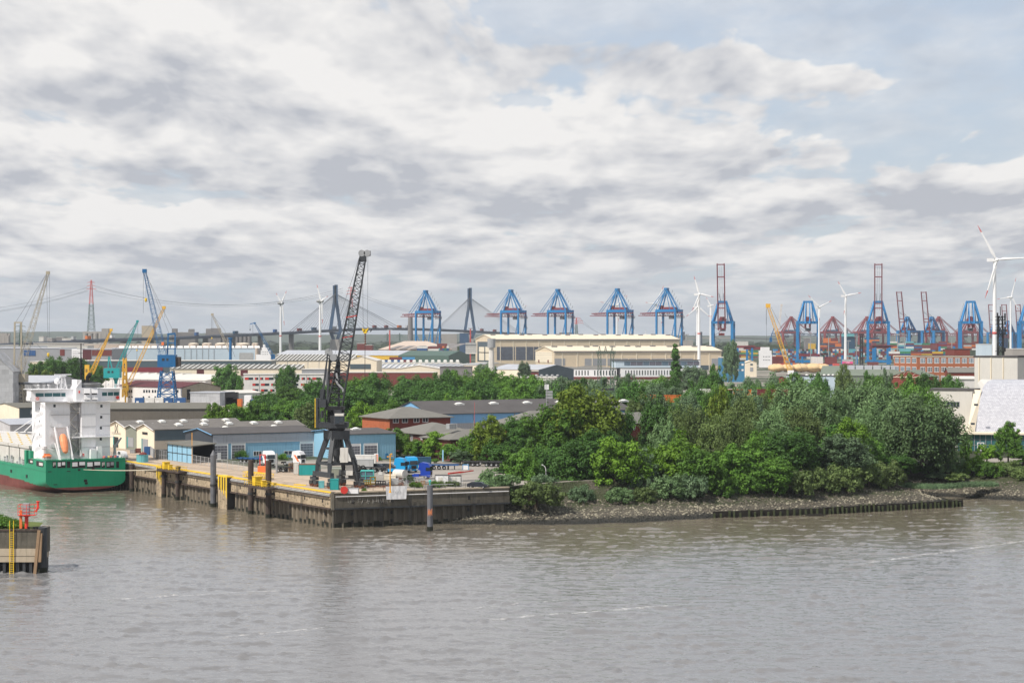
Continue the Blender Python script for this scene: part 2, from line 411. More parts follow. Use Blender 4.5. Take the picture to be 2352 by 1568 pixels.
def leafmat(name, c1, c2, tr=.30):
 m = bpy.data.materials.new(name); m.use_nodes = True; t = NT(m.node_tree); t.nodes.clear()
 out = t.n('ShaderNodeOutputMaterial'); d = t.n('ShaderNodeBsdfPrincipled'); tl = t.n('ShaderNodeBsdfTranslucent'); mx = t.n('ShaderNodeMixShader')
 d.inputs['Roughness'].default_value = .55; d.inputs['Specular IOR Level'].default_value = .2
 tc = t.n('ShaderNodeTexCoord'); oi = t.n('ShaderNodeObjectInfo')
 n = t.noise(tc.outputs['Object'], .45, 3, .6); f = t.noise(tc.outputs['Object'], 3.0, 2, .6)
 g = t.m('ADD', t.m('MULTIPLY', n, .75), t.m('MULTIPLY', f, .35), clamp=True)
 c = t.mix(t.sm(g, .32, .76), c1, c2)
 k = t.m('MULTIPLY_ADD', oi.outputs['Random'], .55, .72)
 vs = t.n('ShaderNodeVectorMath', operation='SCALE'); t.links.new(c, vs.inputs[0]); t.links.new(k, vs.inputs[3])
 t.links.new(vs.outputs[0], d.inputs['Base Color'])
 t2 = t.mix(.5, vs.outputs[0], (.10, .14, .01)); t.links.new(t2, tl.inputs[0])
 mx.inputs[0].default_value = tr; t.links.new(d.outputs[0], mx.inputs[1]); t.links.new(tl.outputs[0], mx.inputs[2]); t.links.new(mx.outputs[0], out.inputs[0])
 MATS[name] = m
leafmat('leaf_dark', (0.042, 0.109, 0.027), (0.104, 0.236, 0.042))
leafmat('leaf_mid', (0.056, 0.137, 0.023), (0.151, 0.308, 0.041))
leafmat('leaf_bright', (0.072, 0.164, 0.016), (0.188, 0.344, 0.033))
leafmat('leaf_yellow', (0.073, 0.120, 0.014), (0.171, 0.240, 0.029))
leafmat('leaf_willow', (0.083, 0.161, 0.061), (0.211, 0.333, 0.141))
leafmat('leaf_olive', (0.079, 0.132, 0.038), (0.197, 0.272, 0.087))
leafmat('leaf_grey', (0.079, 0.142, 0.071), (0.179, 0.275, 0.142))
# water
def build_water():
 m = bpy.data.materials.new('river_water'); m.use_nodes = True; t = NT(m.node_tree); b = t.nodes['Principled BSDF']
 tc = t.n('ShaderNodeTexCoord'); P = tc.outputs['Object']; sp = t.n('ShaderNodeSeparateXYZ'); t.links.new(P, sp.inputs[0])
 n = t.noise(P, .02, 4, .6)
 wall_refl = t.sm(t.m('ADD', sp.outputs[1], t.m('MULTIPLY', n, 120)), 395, 480)  # brown reflection of the quay walls, painted into the water colour
 base = t.mix(wall_refl, (.183, .184, .19), (.15, .13, .098))
 # thin foam lines left by the current: each a wobbling line with broken density
 foam = None
 wob = t.m('MULTIPLY', t.m('SUBTRACT', t.noise(P, .12, 4, .6), .5), 3.0)
 brk = t.sm(t.noise(P, .9, 6, .8), .42, .62)
 for (x0, y0, x1, y1, wd) in FOAM:
  k = (y1 - y0) / (x1 - x0)
  d = t.m('ABSOLUTE', t.m('ADD', t.m('SUBTRACT', t.m('SUBTRACT', sp.outputs[1], y0), t.m('MULTIPLY', t.m('SUBTRACT', sp.outputs[0], x0), k)), wob))
  a = t.sm(d, wd, 0.0)
  xm = (x0 + x1) / 2; a = t.m('MULTIPLY', a, t.sm(t.m('ABSOLUTE', t.m('SUBTRACT', sp.outputs[0], xm)), abs(x1 - x0) / 2, abs(x1 - x0) / 2 * .6))
  foam = a if foam is None else t.m('MAXIMUM', foam, a)
 foam = t.m('MULTIPLY', t.m('MULTIPLY', foam, brk), .6)
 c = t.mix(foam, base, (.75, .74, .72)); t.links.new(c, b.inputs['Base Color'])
 t.put(b.inputs['Roughness'], t.m('MULTIPLY_ADD', foam, .5, .05))
 b.inputs['IOR'].default_value = 1.36; b.inputs['Specular IOR Level'].default_value = .5
 v2 = t.comb(sp.outputs[0], t.m('MULTIPLY', sp.outputs[1], 1.4), 0.0)
 h = t.m('ADD', t.noise(v2, 1.6, 5, .65, .4), t.m('MULTIPLY', t.noise(v2, 3.2, 4, .6), .45))
 bp = t.n('ShaderNodeBump'); bp.inputs['Strength'].default_value = .35; bp.inputs['Distance'].default_value = .09
 t.links.new(h, bp.inputs['Height']); t.links.new(bp.outputs[0], b.inputs['Normal'])
 MATS['water'] = m
 # waves as real relief on the stretch before the quay
 rng = np.random.default_rng(5)
 ny, nx = 1150, 1000
 ys = 150 * (560 / 150.) ** (np.arange(ny) / (ny - 1)); s = np.linspace(-.44, .44, nx)
 X = s[None, :] * ys[:, None]; Y = np.repeat(ys[:, None], nx, 1); Z = np.zeros_like(X)
 amp_env = np.interp(Y, [190, 260, 330, 440, 560], [1.05, 1.0, .85, .6, .45])
 for i in range(130):
  L = 0.75 * (4.2 / 0.75) ** rng.random() ** 1.2; th = rng.normal(1.5, .42); k = 2 * math.pi / L
  ph = rng.random() * 6.28
  wx = X + .8 * np.sin(Y / 23 + i); wy = Y + .8 * np.sin(X / 19 + i * 1.7)
  grp = .55 + .45 * np.sin(X * .09 * math.cos(i) + Y * .09 * math.sin(i * 1.3) + i)
  Z += .0135 * L ** .6 * grp ** 2.2 * np.sin(k * (wx * math.cos(th) + wy * math.sin(th)) + ph)
 G = np.zeros_like(X)
 for i in range(26):
  L = rng.uniform(2.2, 11); th = rng.normal(1.45, .5); G += np.sin(6.283 / L * (X * math.cos(th) * .8 + Y * math.sin(th)) + rng.random() * 6.28)
 G = np.clip(G / 3.6 - .3, 0, .85)
 Z *= amp_env * (.30 + 1.15 * G)
 Z += .5 * np.maximum(Z, 0) ** 1.5
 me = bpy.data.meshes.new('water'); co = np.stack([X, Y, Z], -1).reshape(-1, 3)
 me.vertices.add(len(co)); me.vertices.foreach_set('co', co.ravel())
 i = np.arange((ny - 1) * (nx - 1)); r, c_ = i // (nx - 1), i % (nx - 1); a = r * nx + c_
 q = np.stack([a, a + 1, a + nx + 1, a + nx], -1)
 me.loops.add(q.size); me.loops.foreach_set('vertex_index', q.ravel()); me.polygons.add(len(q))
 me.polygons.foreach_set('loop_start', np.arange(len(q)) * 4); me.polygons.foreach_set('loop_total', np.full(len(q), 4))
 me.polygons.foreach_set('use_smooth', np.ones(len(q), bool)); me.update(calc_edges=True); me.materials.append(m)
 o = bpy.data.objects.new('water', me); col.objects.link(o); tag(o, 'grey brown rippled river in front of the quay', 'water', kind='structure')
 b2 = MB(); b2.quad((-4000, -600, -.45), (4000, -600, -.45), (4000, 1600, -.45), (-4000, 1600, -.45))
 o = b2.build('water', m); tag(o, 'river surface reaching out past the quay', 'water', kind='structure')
def fo(x0, y0, x1, y1, wd):
 a = gp('P', x0, y0, 0); b = gp('P', x1, y1, 0); return (a.x, a.y, b.x, b.y, wd)
FOAM = [fo(480, 1466, 790, 1436, .9), fo(1080, 1425, 1610, 1384, 1.0), fo(1930, 1300, 2420, 1232, 1.6), fo(200, 1378, 700, 1352, .7), fo(1050, 1400, 1330, 1372, .5)]
build_water()
# land
QC = Vector((-38.5, 429.0)); QA = Vector((-0.514, 0.858)); QB = Vector((.921, .390))   # quay corner, left wall direction, right wall direction
QE = QC + QB * 40
WL = [(-22, 437.5), (-6, 433.8), (14.6, 433), (30, 440), (45.7, 450.7), (75, 466), (109.9, 487), (113, 491), (106, 505), (101, 517), (112, 512), (127.6, 497), (160, 488), (260, 475)]
ML = [(-8, 446), (-1, 448), (14, 456), (32, 459), (47, 464), (74, 482), (98, 499), (99, 503), (96, 512), (97, 524), (112, 523), (130, 512), (165, 500), (265, 489)]
TL = [(-1.7, 444.6), (2, 453), (16, 466), (35, 472), (50, 480), (72, 498), (88, 513), (88, 520), (88, 530), (92, 540), (112, 540), (132, 530), (170, 518), (270, 510)]
def build_land():
 pts = [tuple(QC), tuple(QE)] + TL + [(6000, 700), (9000, 15000), (-9000, 15000), (-9000, 1200), tuple(QC + QA * 900)]
 mb=MB(); mb.add([(x, y, GZ) for x, y in pts], [tuple(range(len(pts)))])
 m = bpy.data.materials.new('harbour_ground'); m.use_nodes = True; t = NT(m.node_tree); b = t.nodes['Principled BSDF']
 P = t.n('ShaderNodeTexCoord').outputs['Object']
 a = t.mix(t.noise(P, .15, 6, .6), (.20, .18, .155), (.36, .33, .29)); sp = t.n('ShaderNodeSeparateXYZ'); t.links.new(P, sp.inputs[0]); c = t.mix(t.sm(t.m('ADD', t.noise(P, .012, 4, .6), t.sm(sp.outputs[1], 1500, 3500, 0, .18)), .50, .58), a, (.035, .05, .02))
 t.links.new(c, b.inputs[0]); b.inputs['Roughness'].default_value = .95; MATS['ground'] = m
 tag(mb.build('ground', 'ground'), kind='structure')
 # rip-rap bank, in rows between waterline and top
 def lerp(a, b, f): return (a[0] + (b[0] - a[0]) * f, a[1] + (b[1] - a[1]) * f)
 rows = []; rnd = random.Random(3)
 def dens(L):
  o = []
  for i in range(len(L) - 1):
   for k in range(6): o.append(lerp(L[i], L[i + 1], k / 6))
  return o + [L[-1]]
 w_, m_, t_ = dens(WL), dens(ML), dens(TL)
 for k in range(9):
  f = k / 8 * 2
  row = []
  for i in range(len(w_)):
   p = lerp(w_[i], m_[i], f) if f <= 1 else lerp(m_[i], t_[i], f - 1)
   z = -.8 + (3.0 + .8) * f if f <= 1 else 3.0 + (GZ - .004 - 3.0) * (f - 1)
   if 0 < k < 8: z += rnd.uniform(-.22, .22)
   if k == 0: p = (p[0] - (m_[i][0] - w_[i][0]) * .18, p[1] - (m_[i][1] - w_[i][1]) * .18); z -= .8
   row.append((p[0], p[1], z))
  rows.append(row)
 mb=MB(); n = len(w_); vs = [p for r in rows for p in r]
 mb.add(vs, [(k * n + i, k * n + i + 1, (k + 1) * n + i + 1, (k + 1) * n + i) for k in range(8) for i in range(n - 1)])
 m = bpy.data.materials.new('rip_rap'); m.use_nodes = True; t = NT(m.node_tree); b = t.nodes['Principled BSDF']
 P = t.n('ShaderNodeTexCoord').outputs['Object']; sp = t.n('ShaderNodeSeparateXYZ'); t.links.new(P, sp.inputs[0])
 v = t.n('ShaderNodeTexVoronoi'); v.inputs['Scale'].default_value = 1.9; t.links.new(P, v.inputs[0])
 c = t.mix(t.m('POWER', v.outputs['Distance'], .6), (.23, .20, .15), (.014, .012, .009))
 v3 = t.n('ShaderNodeSeparateColor'); t.links.new(v.outputs['Color'], v3.inputs[0])
 c = t.mix(t.m('MULTIPLY', v3.outputs[0], .6), c, (.06, .055, .04))
 wet = t.sm(t.m('ADD', sp.outputs[2], t.m('MULTIPLY', t.noise(P, .3, 3), .8)), 1.5, .7); c = t.mix(wet, c, (.012, .012, .009))
 moss = t.m('MULTIPLY', t.sm(sp.outputs[2], 1.5, 2.8), t.sm(t.noise(P, .25, 5, .65), .36, .52)); c = t.mix(moss, c, (.035, .045, .014))
 t.links.new(c, b.inputs[0]); b.inputs['Roughness'].default_value = .9
 bp = t.n('ShaderNodeBump'); bp.inputs['Strength'].default_value = 1; bp.inputs['Distance'].default_value = .25; bp.invert = True
 t.links.new(v.outputs['Distance'], bp.inputs['Height']); t.links.new(bp.outputs[0], b.inputs['Normal']); MATS['riprap'] = m
 tag(mb.build('terrain', 'riprap'), kind='structure')
 # loose stones
 mat('stone', (.26, .24, .18), .9, .35, .8); mat('stone_dark', (.10, .09, .07), .9, .35, .8); mat('stone_wet', (.02, .02, .015), .6, .35, .8)
 mb = MB()
 for k in range(9500):
  i = rnd.randrange(n - 1); f = rnd.random() ** .9 * 1.15; q = rnd.random()
  j0 = int(f * 4); ff = f * 4 - j0
  a = Vector(rows[j0][i]).lerp(Vector(rows[j0][i + 1]), q); b_ = Vector(rows[j0 + 1][i]).lerp(Vector(rows[j0 + 1][i + 1]), q); p = a.lerp(b_, ff)
  if p.z < -.5: continue
  s = rnd.uniform(.16, .44); mi = 2 if p.z < .65 + rnd.random() * .4 else (1 if rnd.random() < .5 + (.4 if p.z > 2.2 else 0) else 0)
  vv = [p + Vector((rnd.uniform(.7, 1.2) * x * s, rnd.uniform(.7, 1.2) * y * s, rnd.uniform(.5, .9) * z * s)) for x, y, z in ((1, 0, 0), (0, 1, 0), (-1, 0, 0), (0, -1, 0), (0, 0, 1), (0, 0, -1))]
  mb.add(vv, [(0, 1, 4), (1, 2, 4), (2, 3, 4), (3, 0, 4), (1, 0, 5), (2, 1, 5), (3, 2, 5), (0, 3, 5)], mi)
 tag(mb.build('bank_stones', ['stone', 'stone_dark', 'stone_wet']), 'loose pale and dark armour stones on the sloping river bank', 'stones', kind='stuff')
 # quay surfaces, a few millimetres above the ground
 nin = Vector((.858, .514)); a = QC + QA * 260
 def strip(o0, o1, t0, t1):
  return [QC + QA * t0 + nin * o0, QC + QA * t1 + nin * o0, QC + QA * t1 + nin * o1, QC + QA * t0 + nin * o1]
 mb=MB(); p = strip(.3, 20, 0.0, 330)
 mb.add([(v.x, v.y, GZ + .006) for v in p], [(0, 3, 2, 1)]); tag(mb.build('quay_pavement', 'apron'), kind='structure')
 mb=MB(); q = [gp('P', 880, 1098), gp('P', 1128, 1116), gp('P', 1230, 1072), gp('P', 1000, 1058), gp('P', 860, 1060)]
 mb.add([(v.x, v.y, GZ + .004) for v in q], [(0, 1, 2, 3, 4)]); tag(mb.build('pavement', 'asphalt'), kind='structure')
 mat('forest_floor', (.030, .036, .016), .95, .4, .3, bump=.6)
 mb=MB(); q = [(4, 456), (16, 469), (35, 475), (50, 483), (72, 501), (86, 516), (86, 540), (110, 543), (150, 560), (190, 640), (150, 760), (30, 760), (14, 600), (24, 540), (8, 500)]
 mb.add([(x, y, GZ + .006) for x, y in q], [tuple(range(len(q)))]); tag(mb.build('ground', 'forest_floor'), kind='structure')
 mb=MB(); q = [(-110, 640), (10, 620), (14, 760), (30, 960), (-60, 960), (-150, 780)]
 mb.add([(x, y, GZ + .006) for x, y in q], [tuple(range(len(q)))]); tag(mb.build('ground', 'forest_floor'), kind='structure')
 for off, nm in ((4.7, 0), (11.3, 1)):
  mb = MB()
  for e in (0, .28):
   pp = strip(off + e, off + e + .1, -2 if 0 else 2, 300); mb.add([(v.x, v.y, GZ + .014) for v in pp], [(0, 3, 2, 1)])
  o = mb.build('crane_rail', 'rail'); tag(o, ['worn crane rail set in the quay nearest the water', 'worn crane rail set in the quay on the land side'][nm], 'rail')
 # hills
 mat('hill', (.05, .07, .045), .95, .3, .01)
 mb=MB(); rr = random.Random(8); N = 140
 hs = []
 for i in range(N + 1):
  px = -500 + 3400 * i / N
  top = np.interp(px, [-500, 60, 150, 250, 330, 520, 700, 900, 1150, 1400, 1700, 2000, 2400, 2900], [764, 762, 761, 764, 767, 764, 768, 768, 766, 769, 771, 771, 769, 767]) + rr.uniform(-.5, .5)
  A = at('P', px, top, 9500); hs.append(A)
 vs = []
 for A in hs: vs += [(A.x * .93, 8800, GZ - 1), (A.x, 9500, max(A.z, GZ + 12)), (A.x * 1.08, 10600, GZ - 1)]
 fs = []
 for i in range(N): fs += [(3 * i, 3 * i + 3, 3 * i + 4, 3 * i + 1), (3 * i + 1, 3 * i + 4, 3 * i + 5, 3 * i + 2)]
 mb.add(vs, fs); tag(mb.build('hills', 'hill', smooth=True), kind='structure')
build_land()
def far_woods():
 rr = random.Random(12); mb = MB()
 for i in range(900):
  Y = 3600 * (8600 / 3600) ** rr.random(); px = rr.uniform(-150, 2500); r_ = rr.uniform(9, 30)
  if px < 900 and Y < 4300: continue
  mb.blob(((px - HX) / FOC * Y, Y, GZ + 2), r_ * rr.uniform(1.2, 2.6), r_, rr.uniform(8, 17), i, 7, amp=.3)
 mat('far_leaf', (.028, .045, .018), .95, .3, .02); tag(mb.build('distant_woods', 'far_leaf'), 'far off woods running along the horizon', 'woods', kind='stuff')
far_woods()
def build_haze():
 mb=MB(); mb.box(-5200, 5200, -60, 11500, -3.5, 215)
 m = bpy.data.materials.new('haze_air'); m.use_nodes = True; t = NT(m.node_tree); t.nodes.clear()
 out = t.n('ShaderNodeOutputMaterial'); v = t.n('ShaderNodeVolumePrincipled')
 v.inputs['Color'].default_value = (.86, .92, 1.0, 1); v.inputs['Density'].default_value = HAZE; v.inputs['Anisotropy'].default_value = .2
 t.links.new(v.outputs[0], out.inputs['Volume']); MATS['haze'] = m
 o = mb.build('haze', 'haze'); tag(o, kind='stuff', label='thin pale blue air over the far harbour', cat='haze')
HAZE = .00005
build_haze()
# trees
def leaf_mesh(name, seed, kind, r, h, ncl, nlf, ls):
 """crown of small leaf faces gathered in clumps; base of the crown at z=0"""
 rg = np.random.default_rng(seed)
 if kind == 'poplar':
  zz = rg.random(ncl); rad = r * np.sin(np.clip(zz * .92 + .08, 0, 1) * math.pi) ** .6 * (1 - .35 * zz)
  th = rg.random(ncl) * 6.283; q = rg.random(ncl) ** .5
  C = np.stack([rad * q * np.cos(th), rad * q * np.sin(th), zz * h], -1); cr = np.full(ncl, r * .42)
 else:
  d = rg.normal(size=(ncl, 3)); d /= np.linalg.norm(d, axis=1)[:, None]
  d[:, 2] = np.where(d[:, 2] < -.75, -d[:, 2] * .6, d[:, 2])
  lob = 1 + .17 * np.sin(3 * np.arctan2(d[:, 1], d[:, 0]) + seed) + .12 * np.sin(5 * np.arctan2(d[:, 1], d[:, 0]) + 2 * seed) * (1 - d[:, 2] ** 2)
  q = (.62 + .33 * rg.random(ncl)) * lob
  q = np.where(rg.random(ncl) < .25, q * .55, q)
  C = np.stack([d[:, 0] * q * r, d[:, 1] * q * r, h * .46 + d[:, 2] * q * h * .52], -1)
  k_ = np.where(d[:, 2] < 0, (1.02 - d[:, 2] ** 2) ** -.24, 1.0); C[:, :2] *= k_[:, None]
  cr = r * rg.uniform(.14, .32, ncl)
 V = []; Fn = []
 ex = 1.0
 nt = ncl * nlf; ci = np.repeat(np.arange(ncl), nlf)
 dd = rg.normal(size=(nt, 3)); dd /= np.linalg.norm(dd, axis=1)[:, None]
 rr = (rg.random(nt) ** .45)
 ell = np.array([1, 1, .75]) if kind != 'willow' else np.array([.95, .95, 1.0])
 P = C[ci] + dd * rr[:, None] * cr[ci][:, None] * ell
 if kind == 'willow': P[:, 2] -= rg.random(nt) ** 3 * cr[ci] * 1.0
 P[:, 2] = np.maximum(P[:, 2], .05)
 N = dd * 1.0 + rg.normal(size=(nt, 3)) * .38 + np.array([0, 0, .4]); N /= np.linalg.norm(N, axis=1)[:, None]
 T = np.cross(N, rg.normal(size=(nt, 3))); T /= np.linalg.norm(T, axis=1)[:, None]
 if kind == 'willow':
  T = np.array([0, 0, -1.]) + rg.normal(size=(nt, 3)) * .7; T -= (T * N).sum(1)[:, None] * N; T /= np.linalg.norm(T, axis=1)[:, None] + 1e-9
 B = np.cross(N, T); s = ls * rg.uniform(.6, 1.25, nt)[:, None]; s2 = s * (.45 if kind == 'willow' else .62)
 bend = N * s * .18
 co = np.stack([P - T * s, P + B * s2 - bend, P + T * s, P - B * s2 - bend], 1).reshape(-1, 3)
 me = bpy.data.meshes.new(name); me.vertices.add(len(co)); me.vertices.foreach_set('co', co.ravel())
 me.loops.add(nt * 4); me.loops.foreach_set('vertex_index', np.arange(nt * 4)); me.polygons.add(nt)
 me.polygons.foreach_set('loop_start', np.arange(nt) * 4); me.polygons.foreach_set('loop_total', np.full(nt, 4)); me.update(calc_edges=True)
 me.materials.append(MATS['leaf_mid'])
 return me, C
def trunk_mesh(name, C, h0, h, r, seed):
 """tapered trunk with limbs into the crown; crown base sits h0 above ground"""
 rnd = random.Random(seed); mb=MB(); p = Vector((0, 0, -.3)); top = Vector((rnd.uniform(-.3, .3), rnd.uniform(-.3, .3), h0 + h * .55))
 mid = Vector((rnd.uniform(-.2, .2), rnd.uniform(-.2, .2), h0 + h * .15))
 mb.tube(p, mid, r, r * .7, 7); mb.tube(mid, top, r * .7, r * .25, 6)
 for c in C[::max(1, len(C) // 9)]:
  q = mid.lerp(top, rnd.uniform(0, .8)); mb.tube(q, Vector(c) * .85 + Vector((0, 0, h0)), r * .28, r * .07, 5, caps=False)
 me = bpy.data.meshes.new(name); me.from_pydata(mb.v, [], mb.f); me.materials.append(MATS['trunk']); me.update()
 return me
PROTO = {}
def protos():
 #        kind      r    h   ncl nlf  leaf  trunk
 spec = {'big': ('oak', 8.0, 17., 210, 85, .40, .3), 'mid': ('oak', 5.5, 11., 150, 75, .33, .2), 'small': ('oak', 3.2, 6.2, 80, 65, .26, .25),
   'bush': ('oak', 3.6, 3.8, 80, 70, .23, .05), 'willow': ('willow', 8.0, 17., 230, 95, .40, .3), 'birch': ('willow', 4.2, 10., 110, 70, .32, .9), 'poplar': ('poplar', 2.4, 22., 110, 60, .40, 1.5)}
 for k, (kd, r, h, ncl, nlf, ls, t0) in spec.items():
  PROTO[k] = []
  for v in range(1 if k == 'poplar' else 3):
   me, C = leaf_mesh('crown', 11 + v * 7 + len(k), kd, r, h, ncl, nlf, ls)
   PROTO[k].append((me, trunk_mesh('trunk', C, t0, h, .16 + r * .045, v), r, h, t0))
protos()
TR = random.Random(77)
TREES = []
def tree(cx, ytop, wpx, Y, kind, leaf, name, label, cat='tree', group=None, z0=GZ, f='P', v=None):
 P = PROTO[kind][TR.randrange(len(PROTO[kind])) if v is None else v % len(PROTO[kind])]
 top = at(f, cx, ytop, Y); h = max(top.z - z0, 1.2); w_ = wpx * (FRM[f][2]) / FOC * Y / 2
 s = w_ / P[2] * 1.06; sz = h / ((P[3] * .97 + P[4])) if kind != 'bush' else h / P[3] / .97
 e = bpy.data.objects.new(name, None); col.objects.link(e); e.location = (top.x, Y, z0); e.scale = (s, s, sz); e.rotation_euler = (0, 0, TR.random() * 6.28)
 tag(e, label, cat, group)
 c = bpy.data.objects.new('crown', P[0]); col.objects.link(c); c.parent = e; c.location = (0, 0, P[4])
 c.material_slots[0].link = 'OBJECT'; c.material_slots[0].material = MATS[leaf]
 t = bpy.data.objects.new('trunk' if kind != 'bush' else 'stem', P[1]); col.objects.link(t); t.parent = e
 if kind == 'birch': t.material_slots[0].link = 'OBJECT'; t.material_slots[0].material = MATS['trunk_birch']
 TREES.append(e); return e
# prominent trees and bushes: centre, top, width in the photograph's own pixels, distance, build, foliage
for a in [
 (1340, 890, 175, 505, 'big', 'leaf_yellow', 'tallest broad tree on the bank with yellow green sunlit top'),
 (1272, 932, 135, 500, 'big', 'leaf_mid', 'broad green tree just left of the tallest yellow green tree'),
 (1412, 938, 95, 508, 'big', 'leaf_dark', 'dark tree leaning against the narrow red brick house'),
 (1380, 985, 120, 495, 'big', 'leaf_dark', 'deep green tree under the right side of the tallest tree'),
 (1190, 958, 95, 535, 'big', 'leaf_dark', 'dark round tree right of the yellow green yard tree'),
 (1228, 1000, 90, 520, 'mid', 'leaf_dark', 'shaded tree between two dark crowns behind the yard'),
 (1124, 963, 82, 530, 'mid', 'leaf_yellow', 'yellow green tree before the low brick house with hipped roof'),
 (1080, 1000, 60, 533, 'mid', 'leaf_mid', 'green tree at the corner of the low brick house'),
 (1150, 1010, 80, 525, 'mid', 'leaf_dark', 'dark tree shading the chassis trailers at the yard edge'),
 (908, 988, 70, 560, 'mid', 'leaf_mid', 'slender tree at the right end of the blue workshop'),
 (944, 1006, 58, 556, 'mid', 'leaf_bright', 'bright tree second from the blue workshop end'),
 (968, 1010, 54, 552, 'small', 'leaf_mid', 'small tree in front of the hipped roof house'),
 (1008, 990, 72, 548, 'mid', 'leaf_bright', 'fresh green tree behind the dark blue container'),
 (1034, 1018, 56, 536, 'small', 'leaf_mid', 'young tree right of the dark blue container'),
 (1062, 1034, 56, 528, 'small', 'leaf_grey', 'grey green young tree behind the white waste bin'),
 (998, 1058, 20, 532, 'small', 'leaf_mid', 'very small sapling before the row of yard trees'),
 (1197, 1030, 84, 470, 'mid', 'leaf_mid', 'round green tree standing behind the olive waterside bush'),
 (1256, 1016, 70, 482, 'mid', 'leaf_dark', 'dark tree directly behind the curved street lamp'),
 (1322, 1008, 108, 472, 'mid', 'leaf_dark', 'very dark tree beside the brightest tree on the bank'),
 (1414, 1003, 120, 468, 'mid', 'leaf_bright', 'brightest lime green tree at the middle of the bank'),
 (1370, 1040, 80, 472, 'small', 'leaf_dark', 'dark low tree between the darkest and the brightest bank trees'),
 (1470, 1035, 70, 474, 'mid', 'leaf_grey', 'grey green tree below the narrow red house'),
 (1548, 995, 125, 480, 'mid', 'leaf_bright', 'wide bright green tree right of the red house'),
 (1612, 1028, 100, 470, 'mid', 'leaf_mid', 'green tree overlapping the wide bright tree'),
 (1510, 912, 80, 525, 'mid', 'leaf_dark', 'dark feathery tree hiding the right corner of the red house'),
 (1580, 932, 105, 512, 'willow', 'leaf_olive', 'drooping olive birch with hanging twigs'),
 (1528, 958, 60, 505, 'birch', 'leaf_willow', 'pale thin birch between red house and drooping birch'),
 (1655, 903, 66, 535, 'mid', 'leaf_yellow', 'tree with orange tinted crown under the stacked containers'),
 (1705, 908, 90, 530, 'willow', 'leaf_olive', 'olive weeping tree right of the orange tinted crown'),
 (1690, 946, 95, 500, 'willow', 'leaf_olive', 'olive tree filling the middle of the right hand wood'),
 (1640, 950, 70, 506, 'birch', 'leaf_olive', 'olive birch between two weeping trees'),
 (1768, 936, 90, 505, 'willow', 'leaf_willow', 'grey green tree with fine hanging foliage, mid wood'),
 (1835, 935, 120, 508, 'willow', 'leaf_olive', 'broad olive willow below the two great willows'),
 (1838, 878, 150, 560, 'willow', 'leaf_willow', 'great grey green willow at the left of the willow group'),
 (1902, 893, 140, 548, 'willow', 'leaf_willow', 'great grey green willow second in the willow group'),
 (1966, 876, 130, 562, 'willow', 'leaf_willow', 'tall willow with a domed top behind the group'),
 (2036, 882, 130, 560, 'willow', 'leaf_willow', 'tall willow behind the large corner willow'),
 (2012, 925, 120, 532, 'willow', 'leaf_willow', 'willow with a dark hollow left of the corner willow'),
 (2118, 905, 165, 524, 'willow', 'leaf_willow', 'largest willow beside the pale concrete theatre'),
 (1815, 985, 130, 490, 'big', 'leaf_dark', 'dark round tree in the middle of the right hand wood'),
 (1932, 996, 108, 495, 'mid', 'leaf_grey', 'blue green ball shaped tree above the olive shrubs'),
 (1952, 968, 90, 508, 'mid', 'leaf_bright', 'bright green crown behind the ball shaped tree'),
 (1690, 1028, 110, 478, 'mid', 'leaf_mid', 'green tree right of two overlapping bank trees'),
 (1772, 1043, 92, 477, 'mid', 'leaf_mid', 'round green tree next to the olive shrub row'),
 (1880, 1010, 80, 498, 'mid', 'leaf_dark', 'dark tree wedged left of the ball shaped tree'),
 (1745, 985, 80, 494, 'birch', 'leaf_mid', 'green birch left of the dark round tree'),
 (1995, 1010, 70, 512, 'mid', 'leaf_mid', 'green tree in the shadow of the willows'),
 (2050, 985, 80, 525, 'mid', 'leaf_dark', 'dark tree beneath the willow hollow'),
 (2150, 1025, 80, 528, 'mid', 'leaf_dark', 'dark undergrowth tree beneath the largest willow'),
 (2217, 998, 28, 536, 'small', 'leaf_mid', 'little tree before the glass front of the theatre'),
 (2266, 1018, 44, 532, 'small', 'leaf_bright', 'bright small tree right of the glass door'),
 (2316, 976, 62, 534, 'mid', 'leaf_mid', 'conical green tree covering the glass front'),
 (2350, 1030, 60, 528, 'small', 'leaf_mid', 'small tree cut by the right edge of the view'),
 (1551, 797, 28, 905, 'poplar', 'leaf_dark', 'columnar poplar rising before the long cream hall'),
 (1588, 841, 66, 1180, 'big', 'leaf_grey', 'round grey green tree right of the columnar poplar'),
 (1642, 848, 50, 830, 'mid', 'leaf_dark', 'dark tree below the deep blue office block'),
 (1937, 847, 44, 800, 'mid', 'leaf_olive', 'olive round tree before the lettered white warehouse'),
 (1885, 862, 44, 790, 'mid', 'leaf_dark', 'dark tree hiding the last letters of the white warehouse'),
 (1994, 850, 32, 810, 'mid', 'leaf_dark', 'small dark tree before the green shed roof'),
 (2032, 845, 36, 820, 'birch', 'leaf_grey', 'feathery tree by the red brick gable'),
 (2010, 862, 50, 795, 'mid', 'leaf_mid', 'low green tree by the red brick gable'),
 (2085, 868, 60, 770, 'mid', 'leaf_mid', 'left tree of the clump beside the brick factory'),
 (2130, 861, 80, 775, 'big', 'leaf_dark', 'middle tree of the clump beside the brick factory'),
 (2185, 863, 60, 775, 'big', 'leaf_dark', 'right tree of the clump beside the brick factory'),
 (70, 0, 10, 0, '', '', '')][:-1]:
 cx, yt, wpx, Y, k, lf, lb = a; tree(cx, yt, wpx, Y, k, lf, z0=4.6 if Y < 483 and cx > 1150 else GZ, name={'birch': 'birch_tree', 'willow': 'willow_tree', 'poplar': 'poplar_tree'}.get(k, 'broadleaf_tree'), label=lb)
